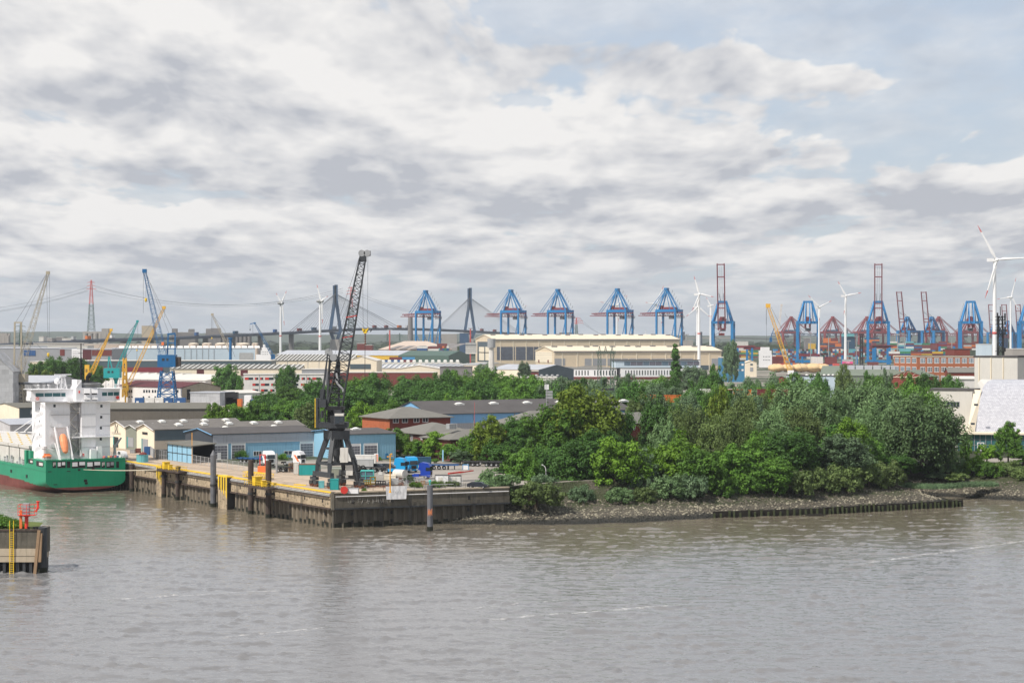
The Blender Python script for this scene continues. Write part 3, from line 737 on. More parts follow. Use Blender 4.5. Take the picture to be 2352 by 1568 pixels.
for a in [
 (1232, 1106, 112, 447, 'leaf_olive', 3.2, 'round olive bush alone on the stones by the quay end'),
 (1246, 1090, 70, 462, 'leaf_grey', 5, 'grey green bush behind the round olive bush'),
 (1142, 1082, 104, 451, 'leaf_willow', 3.0, 'olive bush growing over the end of the quay wall'),
 (1118, 1104, 60, 447, 'leaf_willow', 4, 'small olive bush leaning on the quay wall end'),
 (1337, 1115, 58, 458, 'leaf_grey', 3.0, 'dark grey green bush low on the stony bank'),
 (1422, 1120, 66, 459, 'leaf_willow', 2.8, 'pale grey bush at the foot of the brightest tree'),
 (1482, 1120, 62, 461, 'leaf_olive', 2.8, 'dry olive bush right of the pale grey bush'),
 (1540, 1092, 80, 464, 'leaf_willow', 3.2, 'tall pale bush at the foot of the wide bright tree'),
 (1592, 1092, 80, 464, 'leaf_grey', 3.0, 'grey green bush beneath the overlapping trees'),
 (1460, 1088, 60, 468, 'leaf_grey', 5, 'grey bush behind the dry olive bush'),
 (1655, 1090, 70, 470, 'leaf_mid', 3.4, 'green bush under the middle of the wood'),
 (1715, 1085, 70, 474, 'leaf_mid', 3.6, 'green bush left of the olive shrub row'),
 (1775, 1090, 60, 477, 'leaf_mid', 3.6, 'green bush at the start of the olive shrub row'),
 (1832, 1076, 84, 479, 'leaf_olive', 3.4, 'first olive shrub of the row above the timber piles'),
 (1888, 1074, 80, 485, 'leaf_olive', 3.4, 'second olive shrub of the row above the timber piles'),
 (1942, 1068, 84, 490, 'leaf_olive', 3.4, 'third olive shrub of the row above the timber piles'),
 (1996, 1066, 80, 496, 'leaf_olive', 3.4, 'fourth olive shrub of the row above the timber piles'),
 (2040, 1060, 76, 500, 'leaf_olive', 3.4, 'last olive shrub at the end of the bank'),
 (1975, 1048, 70, 505, 'leaf_grey', 6, 'grey green shrub behind the olive row'),
 (2090, 1060, 60, 528, 'leaf_dark', 5, 'dark shrub under the largest willow'),
 (2128, 1062, 60, 530, 'leaf_dark', 5, 'dark shrub second under the largest willow'),
 (2176, 1044, 72, 528, 'leaf_willow', 4.5, 'grey twiggy shrub right of the largest willow'),
 (2232, 1048, 60, 527, 'leaf_bright', 4.5, 'bright climber covered shrub below the glass front'),
 (2270, 1062, 60, 522, 'leaf_mid', 4.5, 'green shrub below the glass door'),
 (2312, 1058, 70, 522, 'leaf_olive', 4, 'olive shrub right of the inlet'),
 (2350, 1070, 60, 518, 'leaf_olive', 4, 'olive shrub at the right edge above the beach'),
 (2200, 1085, 50, 520, 'leaf_olive', 3.6, 'low olive shrub at the back of the beach'),
 (2150, 1085, 50, 524, 'leaf_grey', 4, 'low grey shrub at the back of the beach'),
 (1041, 1104, 36, 449, 'leaf_olive', GZ, 'yellowish bush inside the fence on the quay'),
 (640, 1030, 26, 560, 'leaf_mid', GZ, 'bush against the blue workshop right of the white lorry'),
 (584, 0, 0, 0, '', 0, '')][:-1]:
 cx, yt, wpx, Y, lf, z0, lb = a; tree(cx, yt, wpx, Y, 'bush', lf, 'bush', lb, 'bush', z0=z0)
# the wood behind: trees nobody could tell apart share a label per stand
ORD = 'first second third fourth fifth sixth seventh eighth ninth tenth eleventh twelfth thirteenth fourteenth fifteenth'.split()
def stand(n, x0, x1, ytf, Y0, Y1, wr, kinds, leaves, label, group, name='broadleaf_tree', seed=1):
 rnd = random.Random(seed)
 for i in range(n):
  x = x0 + (x1 - x0) * (i + rnd.uniform(.1, .9)) / n; Y = rnd.uniform(Y0, Y1)
  yt = np.interp(x, *zip(*ytf)) + rnd.uniform(-5, 9)
  tree(x, yt, rnd.uniform(*wr), Y, rnd.choice(kinds), rnd.choice(leaves), name, label.replace('#', ORD[i]), group=group)
stand(13, 600, 1240, [(600, 905), (650, 885), (820, 860), (1000, 855), (1130, 848), (1240, 870)], 800, 900, (62, 84), ['big'], ['leaf_dark', 'leaf_dark', 'leaf_mid'], '# tree from the left in the back row of the dense belt behind the workshops', 'trees of the dense belt', seed=4)
stand(13, 590, 1250, [(590, 925), (700, 905), (850, 885), (1000, 880), (1130, 874), (1250, 890)], 700, 770, (70, 95), ['big', 'mid'], ['leaf_dark', 'leaf_mid', 'leaf_dark'], '# tree from the left in the middle row of the dense belt behind the workshops', 'trees of the dense belt', seed=6)
stand(9, 600, 1180, [(600, 942), (800, 930), (1000, 905), (1180, 905)], 655, 685, (60, 85), ['mid', 'big'], ['leaf_dark', 'leaf_dark', 'leaf_mid'], '# tree from the left in the front row of the dense belt behind the workshops', 'trees of the dense belt', seed=7)
stand(13, 1200, 1900, [(1200, 862), (1270, 868), (1400, 862), (1500, 858), (1620, 862), (1800, 858), (1900, 872)], 800, 900, (50, 72), ['mid', 'big'], ['leaf_dark', 'leaf_mid', 'leaf_grey'], '# tree from the left in the far row below the long cream hall', 'trees below the cream hall', seed=9)
stand(14, 1220, 1840, [(1220, 885), (1450, 880), (1700, 882), (1840, 880)], 690, 780, (60, 85), ['mid', 'big', 'willow'], ['leaf_mid', 'leaf_grey', 'leaf_dark'], '# tree from the left in the middle row behind the tallest bank trees', 'trees below the cream hall', seed=10)
stand(9, 1440, 1840, [(1440, 905), (1600, 905), (1840, 905)], 590, 650, (60, 80), ['mid', 'willow'], ['leaf_mid', 'leaf_olive', 'leaf_grey'], '# tree from the left just behind the drooping trees of the right wood', 'trees of the right hand wood', seed=12)
stand(7, 1990, 2240, [(1990, 882), (2100, 885), (2240, 892)], 600, 680, (60, 80), ['mid', 'big'], ['leaf_dark', 'leaf_mid'], '# tree from the left between the willows and the brick factory', 'trees by the factory', seed=13)
stand(10, 1530, 2140, [(1530, 985), (1800, 975), (2140, 985)], 525, 545, (70, 90), ['mid'], ['leaf_dark'], '# shaded dark tree from the left deep inside the right hand wood', 'trees of the right hand wood', seed=14)
for a in [(500, 924, 62, 650, 'mid', 'leaf_bright', 'light green tree at the left end of the belt, by the wide roofs'), (545, 926, 60, 655, 'mid', 'leaf_mid', 'second tree from the left end of the belt'),
   (588, 918, 60, 670, 'mid', 'leaf_mid', 'third tree from the left end of the belt'), (705, 932, 62, 625, 'mid', 'leaf_olive', 'yellow olive tree left of the tall dark crane'),
   (832, 930, 70, 620, 'mid', 'leaf_bright', 'bright tree between the dark crane and the orange brick house'), (1035, 912, 62, 640, 'mid', 'leaf_bright', 'bright crown peeping over the long sky blue hall'),
   (520, 836, 62, 1080, 'mid', 'leaf_dark', 'dark tree before the cream sheds, left one'), (660, 838, 48, 1080, 'mid', 'leaf_dark', 'dark tree before the cream sheds, right one'), (550, 862, 20, 1060, 'small', 'leaf_dark', 'small tree beside the red windowed office'),
   (85, 829, 50, 1150, 'mid', 'leaf_dark', 'dark tree at the left of the clump behind the green ship'), (125, 820, 70, 1150, 'big', 'leaf_dark', 'largest dark tree of the clump behind the green ship'),
   (175, 822, 70, 1150, 'big', 'leaf_dark', 'dark tree at the right of the clump behind the green ship'), (215, 838, 52, 1150, 'big', 'leaf_dark', 'dark tree behind the yellow crane boom'),
   (75, 852, 40, 1060, 'bush', 'leaf_yellow', 'yellowish bush below the dark clump, left one'), (108, 846, 44, 1060, 'small', 'leaf_yellow', 'yellowish tree below the dark clump'),
   (1005, 0, 0, 0, '', '', '')][:-1]:
 cx, yt, wpx, Y, k, lf, lb = a; tree(cx, yt, wpx, Y, k, lf, 'bush' if k == 'bush' else 'broadleaf_tree', lb, cat='bush' if k == 'bush' else 'tree')
for (px, py, wp, lb) in [(1115, 834, 58, 'round green tree beside the white chimney'), (1680, 783, 36, 'grey green tree behind the far blue quay cranes'), (1205, 830, 30, 'green tree right of the white chimney')]:
 tree(px, py, wp, 1450, 'big', 'leaf_grey', 'broadleaf_tree', lb)
stand(15, 1150, 1640, [(1150, 1070), (1640, 1062)], 478, 500, (46, 70), ['small', 'mid'], ['leaf_dark', 'leaf_dark', 'leaf_mid'], '# low shaded tree from the left beneath the bright bank trees', 'undergrowth trees on the bank', seed=21)
stand(12, 1640, 2080, [(1640, 1050), (2080, 1040)], 500, 520, (50, 76), ['small', 'mid'], ['leaf_dark'], '# low shaded tree from the left behind the olive shrub row', 'undergrowth trees on the bank', seed=22)
stand(7, 1060, 1200, [(1060, 1010), (1200, 1000)], 538, 560, (50, 70), ['mid'], ['leaf_dark'], '# dark tree from the left behind the yard trailers', 'trees behind the yard trailers', seed=23)
# buildings toolkit
class Fac:
 """a building standing on the line A-B (its front, left to right) with local axes: x along the front, y into the building, z up"""
 def __init__(s, name, label, A, B, depth, cat='building', group=None, z0=GZ):
  s.A = Vector((A[0], A[1], z0)); s.B = Vector((B[0], B[1], z0)); s.z0 = z0
  d = s.B - s.A; s.L = d.length; s.ex = d.normalized(); s.ey = Vector((-s.ex.y, s.ex.x, 0)); s.D = depth
  s.rz = math.atan2(s.ex.y, s.ex.x)
  s.t = Thing(name, label, cat, s.A, s.rz, group, local=True)
 def part(s, name, mb, mats, parent=None, label=None): return s.t.part(name, mb, mats, parent, label)
 def uz(s, f, x, y, side='front'):
  """spot of a crop -> (distance along the wall, height) on the front, left or right wall"""
  px, py = px2(f, x, y); C = Vector((0, 0, CH)); d = Vector(((px - HX) / FOC, 1, -(py - HY) / FOC))
  if side == 'front': O, n = s.A, s.ey
  elif side == 'left': O, n = s.A, s.ex
  else: O, n = s.B, s.ex
  k = (O - C).dot(n) / d.dot(n); p = C + d * k; r = p - O
  return (r.dot(s.ex) if side == 'front' else r.dot(s.ey)), p.z - s.z0
 def hgt(s, f, x, y, back=0.0):
  px, py = px2(f, x, y); Y = s.A.y + s.ey.y * back; return CH - (py - HY) / FOC * Y - s.z0
 def walls(s, he, hr, wall, roof, style='end', oh=.4, th=.22, wl=None, rl=None, flat=False):
  L, D = s.L, s.D; w_ = MB(); r_ = MB(); s.he = he; s.hr = hr
  if style == 'end':
   w_.yprism([(0, -1), (D, -1), (D, he), (D / 2, hr), (0, he)], 0, L)
   k = (hr - he) / (D / 2); e = he - oh * k
   r_.yprism([(-oh, e + .02), (D / 2, hr + .02), (D + oh, e + .02), (D + oh, e + th), (D / 2, hr + th), (-oh, e + th)], -oh, L + oh)
  elif style == 'front':
   w_.xprism([(0, -1), (L, -1), (L, he), (L / 2, hr), (0, he)], 0, D)
   k = (hr - he) / (L / 2); e = he - oh * k
   r_.xprism([(-oh, e + .02), (L / 2, hr + .02), (L + oh, e + .02), (L + oh, e + th), (L / 2, hr + th), (-oh, e + th)], -oh, D + oh)
  elif style == 'hip':
   w_.box(0, L, 0, D, -1, he); m = min(L, D) / 2 - .01
   q = [(-oh, -oh, he + .02), (L + oh, -oh, he + .02), (L + oh, D + oh, he + .02), (-oh, D + oh, he + .02)]
   t_ = [(m, m, hr), (L - m, m, hr), (L - m, D - m, hr), (m, D - m, hr)]
   b = [(x, y, z - .2) for x, y, z in q]
   r_.add(b + q + t_, [(3, 2, 1, 0), (0, 1, 5, 4), (1, 2, 6, 5), (2, 3, 7, 6), (3, 0, 4, 7), (4, 5, 9, 8), (5, 6, 10, 9), (6, 7, 11, 10), (7, 4, 8, 11), (8, 9, 10, 11)])
  else:
   w_.box(0, L, 0, D, -1, he); r_.box(-.25, L + .25, -.25, D + .25, he + .01, he + .45)
  s.wall = s.part('wall', w_, wall, label=wl); s.roof = s.part('roof', r_, roof, label=rl); return s
 def win(s, f, x0, y0, x1, y1, side='front', nx=2, ny=1, fr='frame_white', gl='glass', name='window', t=.12, par=None):
  u0, z1 = s.uz(f, x0, y0, side); u1, z0 = s.uz(f, x1, y1, side); return s.winm(u0, u1, z0, z1, side, nx, ny, fr, gl, name, t)
 def slab(s, mb, u0, u1, d0, d1, z0, z1, side, m=0):
  if u1 < u0: u0, u1 = u1, u0
  if side == 'front': mb.box(u0, u1, -d1, -d0, z0, z1, m)
  elif side == 'left': mb.box(-d1, -d0, u0, u1, z0, z1, m)
  else: mb.box(s.L + d0, s.L + d1, u0, u1, z0, z1, m)
 def winm(s, u0, u1, z0, z1, side='front', nx=2, ny=1, fr='frame_white', gl='glass', name='window', t=.12):
  if u1 < u0: u0, u1 = u1, u0
  a = MB(); s.slab(a, u0, u1, .02, .07, z1 - t, z1, side); s.slab(a, u0, u1, .02, .07, z0, z0 + t, side)
  for i in range(nx + 1):
   c = u0 + (u1 - u0 - t) * i / nx; s.slab(a, c, c + t, .02, .072, z0 + t, z1 - t, side)
  for i in range(1, ny):
   c = z0 + (z1 - z0) * i / ny; s.slab(a, u0 + t, u1 - t, .02, .066, c - t / 2, c + t / 2, side)
  o = s.part(name, a, fr); g = MB(); s.slab(g, u0 + t * .5, u1 - t * .5, .005, .035, z0 + t * .5, z1 - t * .5, side); s.part('pane', g, gl, parent=o); return o
 def panel(s, f, x0, y0, x1, y1, mt, name, side='front', d=.06, label=None, d0=.01):
  u0, z1 = s.uz(f, x0, y0, side); u1, z0 = s.uz(f, x1, y1, side); a = MB(); s.slab(a, u0, u1, d0, d, z0, z1, side); return s.part(name, a, mt, label=label)
 def row(s, u0, u1, n, z0, z1, side='front', gl='glass', fr='frame_white', fill=.7, nx=1, name='window', t=.12):
  for i in range(n):
   a = u0 + (u1 - u0) * (i + .5 - fill / 2) / n; b = u0 + (u1 - u0) * (i + .5 + fill / 2) / n; s.winm(a, b, z0, z1, side, nx, 1, fr, gl, name, t)
def hall(name, label, f, xl, Yl, xr, Yr, ye, yr, depth, wall, roof, style='end', cat='building', group=None, **k):
 A = at(f, xl, 0, Yl); B = at(f, xr, 0, Yr); F_ = Fac(name, label, A, B, depth, cat, group)
 he = F_.hgt(f, 0, ye); hr = F_.hgt(f, 0, yr, 0 if style in ('front', 'flat') else depth / 2); F_.walls(he, hr, wall, roof, style, **k); return F_
EX = Vector((.858, .514, 0)); EQ = Vector((-.514, .858, 0))
# blue workshops on the quay
A = Vector((-82, 546, 0)); B = A + EX * 30.8
W1 = Fac('workshop', 'light blue workshop with grey upper cladding and dark gable end', A, B, 20).walls(6.9, 8.2, 'wall_blue', 'roof_felt')
mb=MB(); W1.slab(mb, 0, W1.L - .1, .01, .12, 4.35, 6.75, 'front'); W1.part('cladding_band', mb, 'fascia_grey')
mb=MB(); mb.yprism([(0, 3.4), (20, 3.4), (20, 6.75), (10, 8.05), (0, 6.75)], -.14, -.01); W1.part('gable_cladding', mb, 'dark_cladding')
mb = MB()
for y0, y1, z0, z1 in ((-.3, 10, 6.75, 8.15), (10, 20.3, 8.15, 6.75)): mb.beam((-.45, y0, z0 + .1), (-.45, y1, z1 + .1), .12, .5, up=(1, 0, 0))
W1.part('barge_board', mb, 'wall_sky')
for x in (945, 1003, 1042, 1100): W1.win('3', x, 590 if x < 1000 else 600, x + 16, 632 if x < 1000 else 645, 'left', 1, 1, 'cream', 'skylight')
def sectional(F_, f, x0, y0, x1, y1, side='front'):
 u0, z1 = F_.uz(f, x0, y0, side); u1, z0 = F_.uz(f, x1, y1, side); z0 = .02
 a = MB(); F_.slab(a, u0, u1, .01, .05, z0, z1, side); F_.slab(a, u0 - .12, u0, .01, .14, z0, z1, side); F_.slab(a, u1, u1 + .12, .01, .14, z0, z1, side)
 o = F_.part('roller_door', a, 'frame_white'); ih = (z1 - z0 - .7) / 5; iw = (u1 - u0 - .2) / 4
 for r in range(5):
  g = MB()
  for c in range(4): F_.slab(g, u0 + .13 + iw * c, u0 + .07 + iw * (c + 1), .05, .075, z0 + .1 + ih * r, z0 + ih * (r + 1), side)
  F_.part('pane', g, 'sectional', parent=o)
sectional(W1, '3', 1182, 685, 1316, 845); sectional(W1, '3', 1356, 680, 1485, 845); sectional(W1, '4', 645, 440, 783, 590)
W1.win('4', 142, 545, 232, 592, nx=3); W1.win('4', 470, 540, 560, 582, nx=2); W1.panel('4', 568, 552, 606, 605, 'door_blue', 'door'); W1.panel('3', 1215, 775, 1250, 845, 'frame_white', 'wicket_door', d=.12)
A2 = Vector((-45.7, 544.6, 0)); W2 = Fac('workshop', 'plain light blue workshop standing behind the big dark crane', A2, A2 + EX * 15.6, 23.5).walls(6.9, 7.9, 'wall_blue', 'roof_felt')
sectional(W2, '6', 650, 825, 787, 1000); sectional(W2, '6', 832, 820, 986, 1000); W2.panel('6', 1083, 938, 1110, 1025, 'door_blue', 'door')
mb = MB()
for y0, y1, z0, z1 in ((-.3, 11.75, 6.75, 7.85), (11.75, 23.8, 7.85, 6.75)): mb.beam((-.45, y0, z0 + .1), (-.45, y1, z1 + .1), .12, .4, up=(1, 0, 0))
W2.part('barge_board', mb, 'wall_sky')
def skydome(F_, u, v, z, l=2.6, w_=1.6, tilt=0.0):
 m_ = MB(); m_.box(u - l / 2, u + l / 2, v - w_ / 2, v + w_ / 2, z - .3, z + .25); m_.lathe((u, v, z + .25), [(w_ * .62, 0), (w_ * .5, .22), (w_ * .2, .34)], 8); F_.part('skylight', m_, 'skylight')
for u in (9, 24): skydome(W1, u, 13, 8.0)
skydome(W2, 7.5, 8.5, 7.9)
# open lean-to
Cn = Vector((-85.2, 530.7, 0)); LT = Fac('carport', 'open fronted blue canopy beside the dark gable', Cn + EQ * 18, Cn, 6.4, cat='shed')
mb=MB(); mb.box(0, 18, 0, .12, 0, 4.4); mb.box(0, .12, .12, 6.3, 0, 4.8); LT.part('wall', mb, 'wall_blue'); mb=MB(); mb.box(.2, 17.6, 6.2, 6.3, 0, 4.8); LT.part('dark_backing', mb, 'black')  # black sheet added to paint the shade inside the open canopy
mb = MB()
for i in range(6): mb.box(i * 3.56, i * 3.56 + .14, -.1, -.005, 0, 4.4)
mb.box(0, 18, -.1, -.005, 2.1, 2.25); mb.box(17.85, 18.05, 6.2, 6.4, 0, 5.0); LT.part('frame', mb, 'dark_steel')
mb=MB(); mb.yprism([(-.5, 4.42), (6.7, 5.0), (6.7, 5.25), (-.5, 4.67)], -.4, 18.5); LT.part('roof', mb, 'roof_brown', label='brown weathered canopy roof')
# cream sheds with three gables facing the quay
def cream(nm, lab, near, wd, he, hr, length, wallm, roofm, doors, side=True):
 far = near + EQ * wd
 F_ = Fac(nm, lab, far, near, length, cat='building');
 F_.walls(he, hr, wallm, roofm, 'front'); return F_
n3 = Vector((-103.9, 578, 0)); n2 = n3 + EQ * 14.3; n1 = n2 + EQ * 9.5
S3 = cream('shed', 'cream gabled shed nearest the blue canopy, with slate side cladding', n3, 14.3, 6.7, 8.1, 48, 'cream', 'roof_fibre', 0)
S2 = cream('shed', 'grey green gabled shed squeezed between two cream ones', n2, 9.5, 6.5, 7.3, 42, 'olive_cladding', 'roof_fibre2', 0)
S1 = cream('shed', 'cream gabled shed partly hidden by the green ship, emblem on its gable', n1, 14.6, 6.7, 8.1, 38, 'cream', 'roof_fibre', 0)
for S_, a in ((S3, (1398, 900, 1450, 1035)), (S2, (1255, 885, 1310, 985)), (S1, (1120, 880, 1160, 985))):
 S_.panel('1', *a, 'grey_panel' if S_ is not S1 else 'black', 'roller_door', d=.1)
 S_.panel('1', a[0] - 8, a[1] - 4, a[0], a[3], 'teal', 'door_post', d=.14)
S3.panel('1', 1396, 832, 1447, 862, 'black', 'window', d=.08)
S1.panel('1', 1098, 836, 1184, 846, 'black', 'sign', d=.08); S1.panel('1', 1098, 848, 1184, 856, 'black', 'sign', d=.08)
mb=MB(); c = S1.uz('1', 1142, 800)
for a, b in (((-1.2, -1.4), (1.2, 1.4)), ((-1.2, 1.4), (1.2, -1.4)), ((-1.2, -1.4), (-1.2, 1.4)), ((1.2, -1.4), (1.2, 1.4))): mb.beam((c[0] + a[0], -.06, c[1] + a[1]), (c[0] + b[0], -.06, c[1] + b[1]), .09)
S1.part('emblem', mb, 'dark_steel')
mb=MB(); S3.slab(mb, .2, 48, .02, .1, 3.6, 6.6, 'right'); S3.part('side_cladding', mb, 'slate_cladding'); mb=MB(); S3.slab(mb, .2, 48, .02, .06, 0, 3.58, 'right'); S3.part('side_wall', mb, 'beige_wall')
for S_, vs_ in ((S3, (9, 17, 25, 33, 41)), (S2, (6, 14, 22, 30, 38)), (S1, (6, 13, 20, 27, 34))):
 for v in vs_: skydome(S_, S_.L * .72, v, S_.he + (S_.hr - S_.he) * .56 + .35, 2.8, 1.7)
 mb = MB()
 for sx in (0, 1):
  L_ = S_.L; a_ = (-.4, -.45, S_.he - .1) if not sx else (L_ + .4, -.45, S_.he - .1); mb.beam(a_, (L_ / 2, -.45, S_.hr + .12), .1, .32, up=(0, 1, 0))
  a_ = (a_[0], S_.D + .45, a_[2]); mb.beam(a_, (L_ / 2, S_.D + .45, S_.hr + .12), .1, .32, up=(0, 1, 0))
 S_.part('barge_board', mb, 'white')
# sheds behind
BS = hall('shed', 'long low brown grey shed with hipped looking end behind the fibre roofs', '3', -300, 728, 1110, 732, 350, 293, 22, 'shed_brown', 'roof_brown')
DS = hall('shed', 'dark sided shed with cream gable at the left behind the ship', '1', 190, 790, 520, 800, 600, 555, 24, 'slate_cladding', 'roof_brown')
mb=MB(); mb.yprism([(0, 0), (24, 0), (24, DS.he), (12, DS.hr), (0, DS.he)], -.12, -.01); DS.part('gable_wall', mb, 'cream')
GW = hall('wrapped_building', 'building shrouded in pale grey sheeting at the left edge', '1', -160, 1015, 500, 1010, 352, 282, 40, 'wrap', 'roof_metal')
TW = hall('wrapped_building', 'tall peaked mass under white scaffold sheeting at the left edge', '1', -260, 985, 128, 985, 240, 60, 20, 'wrap', 'wrap', 'front')
WP = hall('wrapped_shed', 'low white sheeted tent roof beside the ship hatches', '1', 100, 690, 420, 700, 765, 712, 14, 'wrap', 'roof_metal', cat='shed')
RR = Fac('office_building', 'white two storey building with maroon roof behind the blue tower crane', at('P', 268, 0, 1040), at('P', 418, 0, 1000), 24).walls(8.2, 10.8, 'white_render', 'roof_maroon')
mb=MB(); mb.yprism([(0, 0), (24, 0), (24, 8.2), (12, 10.8), (0, 8.2)], RR.L + .01, RR.L + .14); RR.part('gable_wall', mb, 'concrete')
for x0 in (345, 367, 490, 516, 541, 575, 600, 626, 819): RR.win('3', x0, 160, x0 + 16, 188, fr='dark_steel', nx=1, t=.1)
for x0 in (345, 372, 485, 540, 600): RR.win('3', x0, 222, x0 + 14, 236, fr='dark_steel', nx=1, t=.1)
RR.panel('3', 915, 155, 950, 255, 'black', 'gate', 'right', d=.2)
WH = Fac('warehouse', 'long white warehouse with pale sheet roof and gabled right end', at('P', 190, 0, 1225), at('P', 472, 0, 1150), 42).walls(8.6, 11.6, 'white_render', 'roof_light')
mb=MB(); mb.yprism([(9, 7.2), (9, 7.6), (42, 7.6), (42, 7.2)], WH.L, WH.L + 9); WH.part('awning', mb, 'roof_light')
mb=MB(); mb.box(WH.L + .5, WH.L + 8, 10, 42, 0, 7.1); WH.part('annexe', mb, 'grey_panel')
for i in range(9): mb=MB(); mb.box(8 + i * 8, 9.6 + i * 8, 17.5, 24.5, 11.3, 12.2); WH.part('roof_vent', mb, 'roof_light')
mb = MB()
for i in range(12): mb.box(3 + i * 6.6, 3.25 + i * 6.6, -.14, -.01, 0, 8.4)
WH.part('downpipe', mb, 'steel')
CB = hall('storehouse', 'windowless grey concrete building beside the white warehouse gable', '3', 1397, 1140, 1560, 1150, 78, 68, 24, 'concrete', 'roof_light', 'flat')
WB = hall('wrapped_building', 'square building shrouded in white mesh with slatted roof', '3', 950, 985, 1240, 980, 190, 168, 16, 'wrap', 'roof_metal', 'flat')
LS = hall('shed', 'low pale shed roof left of the dense tree belt', '3', 1390, 1040, 1650, 1050, 195, 168, 22, 'white_render', 'roof_light')
# white office with red window panels
OF = hall('office_building', 'white three storey office with red and dark window bands', '8', 825, 1130, 1790, 1135, 1268, 1262, 16, 'white_render', 'roof_light', 'flat')
def redwin(x0, x1, y0, y1, k=0):
 u0, z1 = OF.uz('8', x0, y0); u1, z0 = OF.uz('8', x1, y1)
 a = MB(); OF.slab(a, u0, u1, .01, .06, z0, z1, 'front'); o = OF.part('window', a, 'glass')
 b = MB(); w_ = u1 - u0; p = (.42, .72) if k % 2 else (.12, .40)
 if w_ < 5: p = (.0, .45)
 OF.slab(b, u0 + w_ * p[0], u0 + w_ * p[1], .06, .1, z0 + .05, z1 - .05, 'front'); OF.part('red_panel', b, 'red', parent=o)
for k, (a, b) in enumerate([(840, 937), (958, 998), (1020, 1055), (1078, 1177), (1262, 1362), (1385, 1485), (1508, 1547), (1573, 1612), (1634, 1735)]): redwin(a, b, 1301, 1328, k)
for k, (a, b) in enumerate([(930, 1005), (1030, 1128), (1150, 1190), (1262, 1340), (1385, 1470), (1500, 1590)]): redwin(a, b, 1371, 1398, k + 1)
for k, (a, b) in enumerate([(930, 998), (1030, 1110), (1140, 1190)]): redwin(a, b, 1438, 1465, k)
OF.panel('8', 1207, 1275, 1245, 1470, 'glass_blue', 'stair_window', d=.08)
for x in (1010, 1253, 1563): OF.panel('8', x, 1268, x + 4, 1480, 'steel', 'downpipe', d=.12)
# cream sheds with saw-tooth strips of skylights
def ribroof(F_, n, wh='skylight', k=.5, w0=.35):
 D, L = F_.D, F_.L
 for i in range(n):
  u = L * (i + .5) / n; a = MB(); h0 = F_.he + .25; h1 = F_.hr + .25
  a.add([(u - L / n * w0, -.2, h0), (u + L / n * .05, -.2, h0 + .15), (u + L / n * .05 + 3, D / 2, h1 + .2), (u - L / n * w0 + 3, D / 2, h1), (u + L / n * .05, -.2, h0 + .9 * k), (u + L / n * .05 + 3, D / 2, h1 + .9 * k)],
    [(0, 1, 2, 3), (0, 3, 5, 4), (1, 4, 5, 2), (0, 4, 1), (3, 2, 5)]); F_.part('skylight', a, wh)
C1 = hall('shed', 'long cream shed with white skylight strips and maroon doors', '8', -40, 1345, 1510, 1350, 1203, 1152, 36, 'cream', 'roof_grey'); ribroof(C1, 26)
C1.panel('8', 275, 1207, 360, 1265, 'roof_maroon', 'door', d=.1); C1.panel('8', 790, 1212, 875, 1330, 'roof_maroon', 'door', d=.1)
C2 = hall('shed', 'taller cream shed with raked skylight strips left of the dark crane', '8', 1160, 1500, 2110, 1500, 1105, 1032, 50, 'cream', 'roof_grey'); ribroof(C2, 22)
for x in (1225, 1340, 1460, 1580, 1710): C2.panel('8', x, 1105, x + 5, 1200, 'steel', 'downpipe', d=.12)
C3 = hall('shed', 'cream gabled shed with one long dark opening right of the dark crane', '5', 560, 1470, 890, 1470, 1290, 1243, 60, 'cream', 'roof_light', 'front')
C3.panel('5', 606, 1325, 828, 1378, 'slate_cladding', 'gate', d=.2)
GP = hall('shed', 'grey panelled box roof behind the red windowed office', '8', 1510, 1180, 1790, 1180, 1208, 1204, 14, 'grey_panel', 'roof_light', 'flat')
LG = hall('factory_building', 'very long low factory with dark glass band over maroon wall', 'A', 1000, 1440, 3420, 1440, 1186, 1182, 30, 'slate_cladding', 'roof_light', 'flat')
LG.panel('A', 1290, 1266, 2050, 1330, 'gantry_red', 'base_band', d=.3, label='dark red lower wall')
for i in range(30): mb=MB(); mb.box(3 + i * 4.5, 6.8 + i * 4.5, -.12, -.01, 4.5, 7.5); LG.part('window', mb, 'glass_blue')
BW = hall('warehouse', 'big pale grey warehouse with row of white roof lights', 'A', 1405, 1700, 3215, 1720, 1030, 1018, 60, 'white_blue', 'roof_metal', 'flat')
BW.panel('A', 1447, 1110, 1555, 1175, 'white', 'roller_door', d=.2); BW.panel('8', 775, 1010, 940, 1090, 'container_grey', 'roller_door', d=.2, label='tall grey gate')
for i in range(22):
 mb=MB(); u = 6 + i * 5.5; mb.yprism([(4, BW.he + .4), (10, BW.he + 2.2), (10, BW.he + .4)], u, u + 4.4); BW.part('roof_light', mb, 'skylight')
for x in (130, 205, 270, 340, 410, 475): BW.panel('8', x, 968, x + 4, 1090, 'steel', 'downpipe', d=.3)
D1 = hall('warehouse', 'dark grey warehouse with blue panel at the far left', 'A', -120, 1600, 760, 1600, 1030, 1012, 60, 'grey_panel', 'roof_metal', 'flat')
D1.panel('A', 300, 1050, 390, 1120, 'container_blue', 'blue_panel', d=.3); D1.panel('A', 395, 1055, 448, 1120, 'container_blue', 'blue_panel', d=.3)
D2 = hall('warehouse', 'grey and maroon warehouse carrying a large white board', 'A', 755, 1560, 1410, 1560, 1040, 1030, 60, 'grey_panel', 'roof_metal', 'flat')
D2.panel('A', 905, 1036, 1040, 1152, 'white', 'board', d=.3); D2.panel('A', 1042, 1046, 1152, 1172, 'roof_maroon', 'maroon_bay', d=.2); D2.panel('A', 1160, 1050, 1408, 1120, 'brick_maroon', 'maroon_bay', d=.25); D2.panel('A', 756, 1042, 815, 1120, 'brick_maroon', 'maroon_bay', d=.2)
